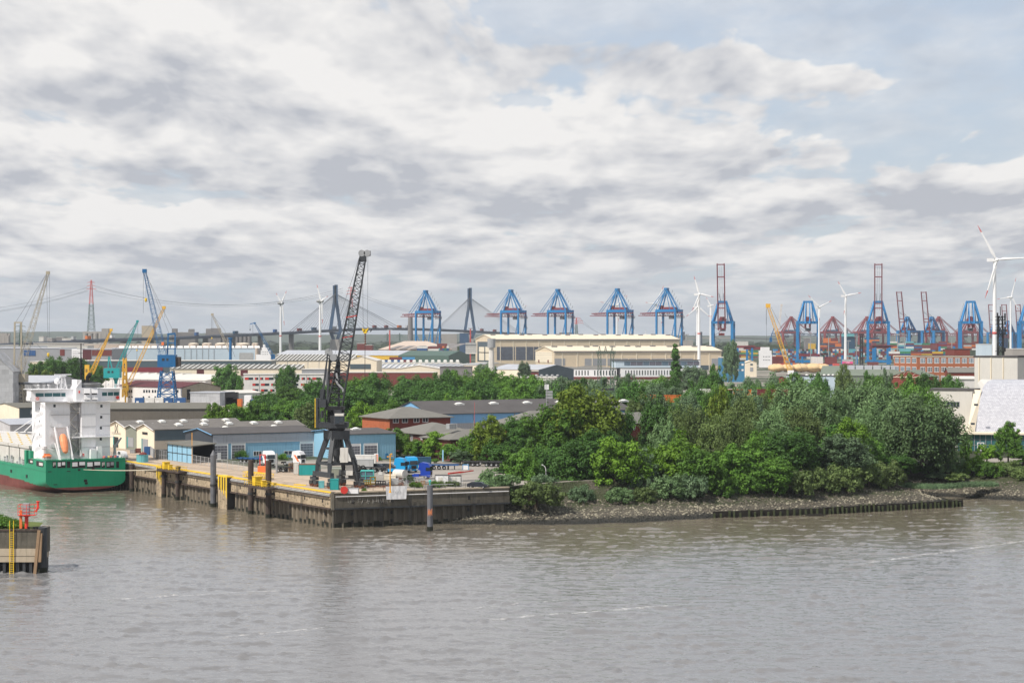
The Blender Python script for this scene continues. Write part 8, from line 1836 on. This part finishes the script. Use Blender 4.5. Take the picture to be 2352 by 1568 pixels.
def cmesh(end, mt):
 if (end, mt) not in CME:
  mb=MB(); L_, W_ = (1.22, 6.1) if end else (6.1, 1.22); mb.box(-L_, L_, -W_, W_, .12, 2.48)
  for i in (-1, 1):
   for j in (-1, 1): mb.box(i * L_ - .08, i * L_ + .08, j * W_ - .08, j * W_ + .08, 0, 2.59)
   mb.box(-L_, L_, i * W_ - .06, i * W_ + .06, 2.44, 2.56); mb.box(-L_, L_, i * W_ - .06, i * W_ + .06, .02, .16)
  me = bpy.data.meshes.new('container'); me.from_pydata(mb.v, [], mb.f); me.materials.append(M(mt)); CME[(end, mt)] = me
 return CME[(end, mt)]
rest = MB(); rm = sorted({c[2] for c in CQ})
for i, (a, end, mt, lb, gr, Y, s) in enumerate(CQ):
 if i < 290:
  o = bpy.data.objects.new('container', cmesh(end, mt)); col.objects.link(o); o.location = a; o.scale = (s, s, s); tag(o, lb, 'container', gr)
 else:
  L_, W_ = (1.22, 6.1) if end else (6.1, 1.22); rest.box(a.x - L_, a.x + L_, a.y - W_, a.y + W_, a.z, a.z + 2.56, rm.index(mt))
tag(rest.build('distant_containers', rm), 'hundreds of small far containers stacked across the terminal', 'containers', kind='stuff')
for a in ((PK, 'ONE', .32),):
 (p, e_, m_, l_, g_, Y, s), tx, k = a; cu = bpy.data.curves.new('t', 'FONT'); cu.body = tx; cu.size = 2.3 * s; cu.extrude = .05; to = bpy.data.objects.new('t', cu); me = bpy.data.meshes.new_from_object(to); bpy.data.objects.remove(to); me.materials.clear(); me.materials.append(M('white'))
 o = bpy.data.objects.new('lettering', me); col.objects.link(o); par = [c for c in bpy.data.objects if c.get('label', '').startswith('pink')][0]; o.parent = par; o.location = (-2.4, -1.3, .5); o.rotation_euler = (R(90), 0, 0); o.scale = (1 / s,) * 3
# navy container ship bridge, orange hull line, straddle frames
T = Thing('container_ship', 'navy and light blue accommodation block of a far container ship', 'ship', at('B10', 1345, 640, 3100)); a = at('B10', 1256, 525, 3100); b = at('B10', 1440, 640, 3100); mb=MB(); mb.box(a.x, b.x, 3100, 3130, b.z - 20, a.z); T.part('accommodation_block', mb, 'container_navy'); c = at('B10', 1260, 478, 3100); mb=MB(); mb.box(a.x, b.x - 1, 3098, 3130, a.z, c.z); T.part('bridge', mb, 'container_cyan'); mb=MB(); mb.box(a.x + 4, b.x - 10, 3104, 3120, c.z, c.z + 7); T.part('mast_house', mb, 'gantry_steel')
T = Thing('container_ship', 'orange red deck edge of the feeder ship before the sand heaps', 'ship', at('B10', 500, 1100, 2050)); a = at('B10', 100, 1070, 2060); b = at('B10', 1240, 1092, 2060); mb=MB(); mb.box(a.x, b.x, 2040, 2120, GZ - 6, (a.z + b.z) / 2 - .5); T.part('hull', mb, 'orange')
for x in (120, 420, 640, 850, 1100): c = at('B10', x, 1068, 2045); mb=MB(); mb.box(c.x - 3, c.x + 3, 2040, 2046, c.z - 6, c.z + 4); T.part('lashing_frame', mb, 'mast_red')
for i, (f, x, yt, yb) in enumerate([('B3', 690, 985, 1100), ('B3', 790, 1000, 1100), ('B10', 630, 830, 980), ('B10', 1335, 812, 910), ('B10', 1880, 690, 880), ('B4', 240, 1105, 1240), ('B4', 780, 1095, 1175)]):
 a = at(f, x, yt, 2500); T = Thing('yard_crane', 'small blue legged yard crane with red beam in the container terminal', 'crane', (a.x, 2500, GZ), group='yard cranes of the terminal'); mb=MB(); mb.box(a.x - 13, a.x + 13, 2496, 2500, a.z - 3, a.z); T.part('beam', mb, 'gantry_red')
 for s in (-9, 9): mb=MB(); mb.box(a.x + s - 1.2, a.x + s + 1.2, 2495, 2498, GZ, a.z - 3); T.part('leg', mb, 'gantry_blue')
# yard: vehicles and stores
def wheel(T, x, y, r, w_=.3, n='wheel'):
 mb=MB(); mb.tube((x, y - w_ / 2, r), (x, y + w_ / 2, r), r, n=14); o = T.part(n, mb, 'rubber'); mb=MB(); mb.tube((x, y - w_ / 2 - .02, r), (x, y + w_ / 2 + .02, r), r * .5, n=10); T.part('rim', mb, 'steel', parent=o)
def tractor(label, f, x, y, rz, mt, stripe=None):
 b = gp(f, x, y); T = Thing('lorry', label, 'lorry', b, R(rz), local=True)
 mb=MB(); mb.box(-3.6, 2.3, -.45, .45, .65, 1.0); mb.box(-3.7, -3.5, -1.1, 1.1, .6, 1.0); T.part('chassis', mb, 'black')
 mb=MB(); mb.yprism([(-1.24, .55), (1.24, .55), (1.24, 3.0), (1.1, 3.9), (-1.1, 3.9), (-1.24, 3.0)], 0, .1); mb.xprism([(0, .9), (2.3, .45), (2.42, 1.5), (2.3, 3.0), (1.75, 3.75), (.3, 3.95), (0, 3.9)], -1.22, 1.22); o = T.part('cab', mb, mt)
 mb=MB(); mb.xprism([(-.55, 2.2), (.0, 2.0), (.0, 3.9), (-.25, 3.7)], -1.15, 1.15); T.part('air_deflector', mb, mt)
 mb=MB(); mb.add([(2.45, -1.12, 1.95), (2.45, 1.12, 1.95), (2.32, 1.08, 2.95), (2.32, -1.08, 2.95)], [(0, 1, 2, 3)]); T.part('windscreen', mb, 'glass', parent=o)
 for s in (-1, 1):
  mb=MB(); mb.box(1.3, 2.1, s * 1.225 - .01, s * 1.225 + .01, 1.95, 2.8); T.part('side_window', mb, 'glass', parent=o); mb=MB(); mb.box(2.38, 2.47, s * .85 - .2, s * .85 + .2, .65, .9); T.part('headlight', mb, 'skylight', parent=o)
  mb=MB(); mb.box(2.2, 2.4, s * 1.45 - .1, s * 1.45 + .1, 2.0, 2.8); T.part('mirror', mb, 'black'); mb=MB(); mb.box(-2.0, -.3, s * .95 - .3, s * .95 + .3, .5, 1.15); T.part('fuel_tank', mb, mt if mt != 'white' else 'steel')
  wheel(T, 1.3, s * 1.05, .52); wheel(T, -2.4, s * .95, .52, .55)
 mb=MB(); mb.box(2.42, 2.46, -.7, .7, .95, 1.75); T.part('grille', mb, 'black', parent=o)
 if stripe:
  for s in (-1, 1): mb=MB(); mb.add([(.2, s * 1.235, 2.9), (.8, s * 1.235, 2.9), (2.0, s * 1.235, 1.2), (1.4, s * 1.235, 1.2)], [(0, 1, 2, 3)]); T.part('stripe', mb, stripe, parent=o)
 return T
def trailer(label, f, x, y, rz, L=12, mt='dark_steel', ax=3, bump=None):
 b = gp(f, x, y); T = Thing('chassis_trailer', label, 'trailer', b, R(rz), local=True); mb = MB()
 for s in (-.5, .5): mb.beam((-L / 2, s, 1.25), (L / 2, s, 1.25), .18, .35)
 for i in range(6): u = -L / 2 + L * i / 5; mb.box(u - .12, u + .12, -1.2, 1.2, 1.15, 1.35)
 T.part('frame', mb, mt)
 for i in range(ax):
  for s in (-1, 1): wheel(T, -L / 2 + 1.6 + i * 1.3, s, .5, .4)
 for s in (-.6, .6): mb=MB(); mb.box(L * .25, L * .25 + .2, s - .1, s + .1, 0, 1.1); T.part('landing_leg', mb, 'black')
 if bump: mb=MB(); mb.box(-L / 2 - .1, -L / 2, -1.2, 1.2, .6, 1.1); T.part('rear_board', mb, bump)
def car(label, f, x, y, rz, mt, van=False):
 b = gp(f, x, y); T = Thing('parked_van' if van else 'parked_car', label, 'van' if van else 'car', b, R(rz), local=True); h = 1.95 if van else 1.45
 P = [(-2.3, .35), (2.35, .35), (2.4, .8), (1.5, 1.05 if van else .95), (.8 if not van else 1.0, h), (-1.3 if not van else -2.2, h), (-2.3, 1.0)]
 mb=MB(); mb.xprism(P, -.88, .88); o = T.part('body', mb, mt)
 for s in (-1, 1):
  mb=MB(); mb.xprism([(-1.6, 1.0), (1.2, 1.0), (.75, h - .08), (-1.2, h - .08)], s * .885 - .006, s * .885 + .006); T.part('side_window', mb, 'glass', parent=o); mb=MB(); mb.box(2.3, 2.39, s * .6 - .2, s * .6 + .2, .65, .82); T.part('headlight', mb, 'skylight', parent=o)
  for u in (-1.4, 1.45): wheel(T, u, s * .82, .33, .22)
 mb=MB(); mb.add([(1.48, -.75, 1.0), (1.48, .75, 1.0), (.86, .7, h - .05), (.86, -.7, h - .05)], [(0, 1, 2, 3)]); mb.v = [(a + .03, c, d) for a, c, d in mb.v]; T.part('windscreen', mb, 'glass', parent=o)
def crate(name, label, cat, f, x0, y0, x1, y1, D, mt, lid=None, rz=0, ribs=0, door=None, lift=0):
 a = gp(f, x0, y1); b = at(f, x1, y0, a.y); L_ = b.x - a.x; H = b.z - GZ; T = Thing(name, label, cat, a, R(rz), local=True); mb=MB(); mb.box(0, L_, 0, D, lift + .05, H); o = T.part('body', mb, mt)
 mb = MB()
 for u in (0, L_): mb.box(u - .06, u + .06, -.05, .06, lift, H + .04); mb.box(u - .06, u + .06, D - .06, D + .05, lift, H + .04)
 mb.box(-.06, L_ + .06, -.04, D + .04, H, H + .12); T.part('lid' if lid else 'frame', mb, lid or mt)
 if door:
  mb=MB(); mb.box(L_ * .25, L_ * .25 + min(1, L_ * .4), -.06, -.01, .1, H * .85); T.part('door', mb, door)
 return T
tractor('white lorry with blue and red stripes parked before the blue workshop', '4', 290, 700, -57, 'white', 'red'); trailer('blue container chassis behind the striped white lorry', '4', 128, 672, -32, 9, 'container_blue')
tractor('white lorry with orange band standing behind the turquoise container', '4', 592, 700, -25, 'white', 'orange')
tractor('sky blue lorry in side view beside the orange lamp post', '7', 742, 487, -14, 'truck_blue'); tractor('sky blue lorry facing the camera, second of the pair', '7', 925, 468, -60, 'truck_blue'); tractor('navy blue lorry cab turned right, alone before the blue pair', '7', 1100, 567, -10, 'truck_navy')
trailer('dark chassis trailer behind the sky blue lorry in side view', '7', 520, 475, -6, 9); trailer('blue railed chassis trailer right of the dark blue container', '7', 1330, 432, -8, 11, 'container_blue', bump='white'); trailer('grey chassis trailer with an upright post by the young trees', '7', 1450, 430, 4, 9)
trailer('long black chassis trailer with pale rear board under the trees, left one', '7', 2010, 385, -12, 11, bump='cream'); trailer('long black chassis trailer with white rear board under the trees, right one', '7', 2230, 390, -12, 9, bump='white'); trailer('small black flatbed beside the pallet stack', '4', 450, 768, -10, 4.5, ax=2)
car('black car with pale windscreen beside the grey white box container', '4', 1480, 738, -35, 'car_dark'); car('black car half hidden behind the sky blue lorry', '4', 1578, 737, -20, 'car_dark'); car('dark blue car parked by the bushes at the quay end', '7', 1930, 705, -14, 'car_dark'); car('silver car behind the dark blue one at the quay end', '7', 2050, 655, -14, 'car_silver'); car('white van on the quay road beside the green ship', '1', 1200, 1092, -60, 'white', True)
crate('container', 'turquoise container with rusty scrap on its roof', 'container', '4', 628, 690, 850, 803, 2.4, 'container_teal', lid='rust'); crate('container', 'white framed box beside the turquoise container', 'container', '4', 575, 670, 627, 790, 2.4, 'white_dirty')
crate('container', 'long white ribbed container before the workshop doors', 'container', '4', 965, 592, 1448, 690, 2.4, 'container_white'); crate('container', 'shorter grey white box container in front of the long white one', 'container', '4', 1212, 638, 1422, 745, 2.4, 'container_grey')
crate('container', 'dark blue container standing before the young trees', 'container', '7', 965, 256, 1235, 360, 2.4, 'container_navy'); crate('container', 'olive green container under the dark crane with dotted door', 'container', '6', 442, 1125, 562, 1245, 5, 'olive_cladding'); crate('container', 'teal store container at the feet of the dark crane', 'container', '4', 965, 850, 1048, 960, 2.4, 'teal'); crate('cabinet', 'pale turquoise cabinet behind the left crane bogie', 'cabinet', '4', 845, 870, 895, 940, 1.2, 'container_cyan')
crate('site_container', 'white site container with open roof frame, left one', 'container', '7', 1300, 520, 1498, 668, 2.4, 'white', lid='roof_felt', door='white_dirty'); crate('site_container', 'white site container with open roof frame, right one', 'container', '7', 1502, 528, 1680, 662, 2.4, 'container_white', lid='roof_felt', door='white_dirty')
crate('storage_box', 'cream storage box behind the orange lamp post', 'box', '7', 545, 520, 718, 590, 2, 'cream'); crate('storage_box', 'grey white storage box right of the orange lamp post', 'box', '7', 640, 575, 752, 664, 2, 'container_grey'); crate('storage_box', 'white caged crate at the edge of the blackened wall', 'crate', '4', 1157, 945, 1265, 1000, 1.2, 'white', lid='steel')
crate('portable_toilet', 'orange portable toilet at the end of the long white container', 'toilet', '4', 1437, 578, 1475, 657, 1.2, 'orange', lid='white', door='white_dirty'); crate('waste_bin', 'white wheeled waste bin with blue lid', 'bin', '7', 1708, 366, 1790, 436, 1.4, 'white', lid='container_sky')
crate('electric_cabinet', 'small grey cabinet beside the white roller door of the cream shed', 'cabinet', '1', 1275, 1010, 1315, 1042, 1, 'steel'); crate('storage_box', 'brown box beside the cream shed wall', 'box', '1', 1328, 1000, 1370, 1040, 1.5, 'brick_dark'); crate('gate', 'blue gate and store at the corner of the cream shed', 'gate', '3', 500, 722, 548, 800, 2, 'container_blue'); crate('storage_cage', 'brown mesh store beside the blue canopy', 'store', '3', 612, 752, 712, 838, 3, 'shed_brown')
for i, (x0, x1, m_, lb) in enumerate([(405, 500, 'container_blue', 'blue site cabin left of the tower crane foot'), (502, 600, 'container_white', 'white site cabin left of the tower crane foot'), (602, 690, 'container_white', 'white site cabin directly behind the tower crane foot'), (692, 780, 'container_blue', 'blue site cabin between the tower crane legs'), (806, 905, 'container_blue', 'blue site cabin right of the tower crane foot')]):
 a = at('3', x0, 238, 975); b = at('3', x1, 300, 975); T = Thing('site_cabin', lb, 'cabin', (a.x, 975, GZ)); mb=MB(); mb.box(a.x, b.x - .2, 975, 978, GZ, a.z); T.part('body', mb, m_); mb=MB(); mb.box(a.x + .8, a.x + 2, 974.9, 974.99, GZ + 1.2, GZ + 2.4); T.part('window', mb, 'frame_white')
for i, (x0, y0, x1, y1, m_, lb) in enumerate([(1290, 185, 1410, 232, 'black', 'black tarpaulin covered stack by the wrapped building'), (1370, 250, 1450, 296, 'container_orange', 'orange crates beside the wrapped building'), (1300, 235, 1368, 290, 'dark_cladding', 'dark covered machine beside the wrapped building'), (1535, 255, 1640, 296, 'container_blue', 'blue container at the left end of the tree belt'), (1478, 215, 1545, 252, 'white', 'white lorry box left of the tree belt')]):
 a = at('3', x0, y0, 930); b = at('3', x1, y1, 930); T = Thing('covered_stack', lb, 'stack', (a.x, 930, GZ)); mb=MB(); mb.box(a.x, b.x, 930, 935, GZ, a.z); T.part('body', mb, m_)
for i, (x0, y0, x1, y1, m_, lb) in enumerate([(760, 640, 830, 672, 'rust', 'rusty open bin below the white tank'), (860, 590, 905, 625, 'steel', 'small grey bin right of the white tank'), (960, 560, 1010, 590, 'dark_steel', 'dark skip left of the navy lorry'), (1090, 600, 1150, 640, 'timber', 'wooden crate right of the site fence'), (470, 480, 520, 515, 'container_white', 'low white box behind the glass booth'), (700, 690, 745, 720, 'cream', 'low cream block near the banner')]): crate('storage_bin', lb, 'bin', '7', x0, y0, x1, y1, 1.3, m_)
# glass booth, cages, lamp post, tank, tyres and scrap
a = gp('7', 207, 606); b = at('7', 393, 452, a.y); T = Thing('booth', 'turquoise framed glass booth beside the dark crane', 'booth', a); mb=MB(); x0, x1, y0, y1, z1 = a.x, b.x, a.y, a.y + 2.4, b.z
for x in (x0, (x0 * .62 + x1 * .38), x1):
 for y in (y0, y1): mb.beam((x, y, GZ), (x, y, z1), .13)
for z in (GZ + .1, GZ + 1.3, z1): mb.beam((x0, y0, z), (x1, y0, z), .13); mb.beam((x0, y1, z), (x1, y1, z), .13); mb.beam((x0, y0, z), (x0, y1, z), .13); mb.beam((x1, y0, z), (x1, y1, z), .13)
mb.box(x0, x1, y0, y1, z1, z1 + .1); T.part('frame', mb, 'turquoise'); mb=MB(); mb.box(x0 + .1, x1 - .1, y0 + .1, y1 - .1, GZ + .15, z1 - .05); T.part('glass', mb, 'glass_blue')
def cage(label, x0, y0, x1, y1, mt, n=3):
 a = gp('7', x0, y1); b = at('7', x1, y0, a.y); T = Thing('steel_cage', label, 'cage', a); mb = MB()
 for i in range(n + 1):
  x = a.x + (b.x - a.x) * i / n
  for d in (0, 1.6): mb.beam((x, a.y + d, GZ), (x, a.y + d, b.z), .11)
 for z in (GZ + .15, (GZ + b.z) / 2, b.z):
  for d in (0, 1.6): mb.beam((a.x, a.y + d, z), (b.x, a.y + d, z), .11)
  mb.beam((a.x, a.y, z), (a.x, a.y + 1.6, z), .11); mb.beam((b.x, a.y, z), (b.x, a.y + 1.6, z), .11)
 T.part('frame', mb, mt)
cage('yellow steel cage in front of the glass booth', 250, 590, 350, 658, 'yellow'); cage('taller yellow steel frame behind the black rack', 345, 545, 420, 650, 'yellow', 1); cage('black steel rack right of the yellow cages', 425, 605, 565, 680, 'black', 4)
p = gp('7', 640, 770); t = at('7', 0, 200, p.y).z; T = Thing('lamp_post', 'orange yellow lamp post at the edge of the blackened quay wall', 'lamp post', p); mb=MB(); mb.tube(p, (p.x, p.y, t), .13, .1, 8); mb.lathe((p.x, p.y, GZ), [(.3, 0), (.12, .6)], 8); T.part('pole', mb, 'lamp_yellow'); mb=MB(); mb.beam((p.x - .6, p.y, t - .6), (p.x + .6, p.y, t - .45), .09); mb.box(p.x - .7, p.x - .35, p.y - .1, p.y + .1, t - .75, t - .5); mb.box(p.x + .1, p.x + .45, p.y - .1, p.y + .1, t - .2, t + .1); T.part('lamp_head', mb, 'lamp_yellow')
p = gp('7', 780, 585); T = Thing('tank', 'white cylindrical tank lying on the scrap yard', 'tank', p); mb=MB(); mb.tube(p + Vector((-1.1, 1, 1.5)), p + Vector((1.3, -1, 1.5)), 1.0, n=16); T.part('shell', mb, 'white_dirty'); mb=MB(); mb.box(p.x - .8, p.x + 1, p.y - .5, p.y + .5, GZ, GZ + .7); T.part('cradle', mb, 'rust')
mb=MB(); c = gp('7', 205, 575); mb.blob((0, 2.2, 0), 3.2, 2.2, 2.7, 5, 12, amp=.15); o = mb.build('fender_heap', 'rubber'); o.location = c; tag(o, 'black heap of old rubber fenders behind the dark crane', 'heap'); rt = random.Random(9)
for i, (x, y) in enumerate([(170, 400), (240, 405), (195, 440), (262, 440), (180, 485), (235, 495), (190, 540), (250, 545), (150, 430), (150, 520), (275, 490), (215, 460)]):
 c = at('7', x, y, gp('7', x, 590).y - .1); mb=MB(); n = 16; q = Matrix.Rotation(R(rt.uniform(-30, 30)), 3, 'Z') @ Matrix.Rotation(R(rt.uniform(-35, 10)), 3, 'X'); vs = []
 for k in range(n):
  t_ = 2 * math.pi * k / n
  for r_, d in ((.62, -.14), (.62, .14), (.34, .12), (.34, -.12)): vs.append(q @ Vector((math.cos(t_) * r_, d, math.sin(t_) * r_)))
 mb.add(vs, [(k * 4 + j, k * 4 + (j + 1) % 4, ((k + 1) % n) * 4 + (j + 1) % 4, ((k + 1) % n) * 4 + j) for k in range(n) for j in range(4)]); o = mb.build('tyre', 'rubber'); o.location = c; tag(o, 'old black tyre on the fender heap behind the dark crane', 'tyre', 'tyres on the fender heap')
def scrap(label, f, x, y, n, L, mt, seed):
 r = random.Random(seed); c = gp(f, x, y)
 for i in range(n):
  mb=MB(); a = Vector((r.uniform(-L, L), r.uniform(-1, 1), r.uniform(.1, .5))); d = Vector((r.uniform(-2.6, 2.6), r.uniform(-.8, .8), r.uniform(-.1, .25))); mb.beam(a, a + d, r.uniform(.12, .3)); o = mb.build('scrap_piece', mt); o.location = c; tag(o, label, 'beam', label[:28])
scrap('rusty steel beam on the scrap heap before the black rack', '4', 1470, 935, 9, 3, 'rust', 1); scrap('rusty steel profile lying behind the storage boxes', '7', 900, 640, 8, 4, 'rust', 2); scrap('dark rusty pipe scattered between cages and boxes', '7', 600, 690, 9, 5, 'pile_rust', 4); scrap('grey steel tube lying near the white tank', '7', 960, 600, 8, 4, 'steel', 5); scrap('timber baulk stacked behind the mesh fence', '7', 1010, 680, 7, 3, 'timber', 6); scrap('pale timber or pipe lying behind the site fence', '7', 1150, 660, 6, 4, 'galv', 3)
mb=MB(); a = gp('4', 505, 760); b = gp('4', 850, 800); mb.beam(a + Vector((0, 0, 1)), b + Vector((0, 0, 1.1)), .5, .4); mb.beam(a + Vector((.5, 0, 0)), a + Vector((.5, 0, 1)), .35); mb.beam(a + Vector((4.2, -1.2, 0)), a + Vector((4.2, -1.2, 1)), .6); T = Thing('steel_girder', 'long red brown girder on trestles before the turquoise container', 'girder', a); T.part('girder', mb, 'rust')
p = gp('4', 548, 762); T = Thing('pallet_stack', 'stack of wooden pallets by the white framed box', 'pallets', p, R(15), local=True)
for i in range(8): mb=MB(); mb.box(-.6, .6, -.5, .5, i * .28, i * .28 + .05); mb.box(-.6, -.45, -.5, .5, i * .28 + .05, i * .28 + .15); mb.box(.45, .6, -.5, .5, i * .28 + .05, i * .28 + .15); mb.box(-.6, .6, -.5, .5, i * .28 + .15, i * .28 + .2); T.part('pallet', mb, 'timber')
p = gp('4', 1115, 1002); T = Thing('hose_reel', 'round red reel at the quay corner', 'reel', p); mb=MB(); mb.tube(p + Vector((0, -.3, .85)), p + Vector((0, .3, .85)), .8, n=18); T.part('disc', mb, 'red'); mb=MB(); mb.beam(p, p + Vector((0, .2, .9)), .2); T.part('stand', mb, 'black')
p = gp('3', 480, 868); T = Thing('round_tank', 'round sea green tank with red junk on top at the quay edge', 'tank', p); mb=MB(); mb.lathe(p, [(1.6, 0), (1.6, 1.9), (1.7, 2.0)], 16); T.part('shell', mb, 'container_cyan'); mb=MB(); mb.blob(p + Vector((0, 0, 2.1)), 1.1, .8, .6, 4, 8, amp=.35); T.part('junk', mb, 'brick_maroon')
p = gp('4', 240, 782); T = Thing('work_platform', 'orange wheeled machine with red upright mast by the yellow gangway', 'machine', p); mb=MB(); mb.box(p.x - 1.1, p.x + 1.1, p.y - .8, p.y + .8, GZ + .3, GZ + 1.8); T.part('body', mb, 'orange'); mb=MB(); mb.beam(p + Vector((-.6, 0, 2)), p + Vector((-.6, 0, 4.7)), .22); mb.beam(p + Vector((.7, 0, 2)), p + Vector((.7, 0, 4.7)), .22); mb.beam(p + Vector((-.6, 0, 4.6)), p + Vector((.7, 0, 4.6)), .2); T.part('mast', mb, 'red')
p = gp('4', 392, 780); T = Thing('steel_post', 'short thick grey post in the lorry yard', 'post', p); mb=MB(); mb.lathe(p, [(.25, 0), (.25, 4.9)], 10); T.part('shaft', mb, 'steel')
p = gp('7', 1415, 380); T = Thing('steel_post', 'pale blue vertical post rising from the grey trailer', 'post', p); mb=MB(); mb.beam(p + Vector((0, 0, 1.2)), p + Vector((0, 0, 4.2)), .35); T.part('shaft', mb, 'wall_blue')
p = gp('3', 967, 880); T = Thing('yellow_pole', 'slim yellow pole at the canopy corner', 'pole', p); mb=MB(); mb.beam(p, p + Vector((0, 0, 8.2)), .14); T.part('shaft', mb, 'lamp_yellow')
p = gp('7', 1500, 520); T = Thing('drawbar_trailer', 'bright red drawbar frame lying on the asphalt', 'trailer', p); mb=MB(); q = gp('7', 1862, 487); mb.beam(p + Vector((0, 0, .5)), p.lerp(q, .5) + Vector((0, 0, .6)), .5, .35); mb.beam(p.lerp(q, .45) + Vector((0, -.6, .5)), q + Vector((0, 0, .7)), .25); mb.beam(p.lerp(q, .3) + Vector((0, 1.2, .5)), p.lerp(q, .6) + Vector((0, 0, .6)), .25); T.part('frame', mb, 'red')
a = gp('7', 668, 800, 7.2); T = Thing('banner', 'white sheet hanging over the blackened quay wall', 'banner', (a.x, a.y, 5.5)); mb=MB(); e = Vector((QB.x, QB.y, 0)); nrm = Vector((.39, -.921, 0)); base = Vector((QC.x, QC.y, 0)); s0 = (Vector((a.x, a.y, 0)) - base).dot(e); vs = []
for j in range(5):
 for i in range(11): k = i / 10; vs.append(base + e * (s0 + 5.0 * k - .12 * j * (k - .5)) + nrm * (.95 + .03 * math.sin(i * 2.3 + j)) + Vector((0, 0, 8.7 - j * .72)))
mb.add(vs, [(j * 11 + i, j * 11 + i + 1, j * 11 + i + 12, j * 11 + i + 11) for j in range(4) for i in range(10)]); T.part('sheet', mb, 'white')
mb = MB()
for i in range(7): u = s0 + 1.6 + i * .3; c = base + e * u + nrm * 1.05 + Vector((0, 0, 7.3)); mb.beam(c, c + e * .1 + Vector((0, 0, .4 * (i % 2 + 1) * .7)), .02, .05)
T.part('faded_writing', mb, 'steel')
for i in range(3): p = gp('4', 575 + i * 30, 908 + i * 3); mb=MB(); mb.beam(Vector((0, 0, .15)), Vector((1.6, -.4, .18)), .22); o = mb.build('yellow_bar', 'yellow'); o.location = p; tag(o, 'yellow bar lying on the quay road left of the crane', 'bar', 'yellow bars on the quay road')
for i, (f, x, y, s, lf) in enumerate([('7', 920, 620, .8, 'leaf_mid'), ('7', 980, 690, .6, 'leaf_bright'), ('7', 1060, 700, .6, 'leaf_bright'), ('7', 1290, 700, .8, 'leaf_mid'), ('7', 1380, 690, .7, 'leaf_olive'), ('7', 480, 300, .5, 'leaf_bright'), ('4', 90, 610, 1.0, 'leaf_dark'), ('4', 460, 640, .9, 'leaf_mid'), ('4', 750, 590, 1.1, 'leaf_dark'), ('4', 1330, 980, .4, 'leaf_bright'), ('4', 20, 630, 1.2, 'leaf_dark'), ('8', 2000, 1000, .1, 'leaf_mid')]):
 c = gp(f, x, y); o = bpy.data.objects.new('weeds', me_w); col.objects.link(o); o.location = c; o.scale = (s * .55, s * .55, s * 1.25); o.material_slots[0].link = 'OBJECT'; o.material_slots[0].material = MATS[lf]; tag(o, 'weeds growing between the stored goods on the quay', 'weeds', kind='stuff')
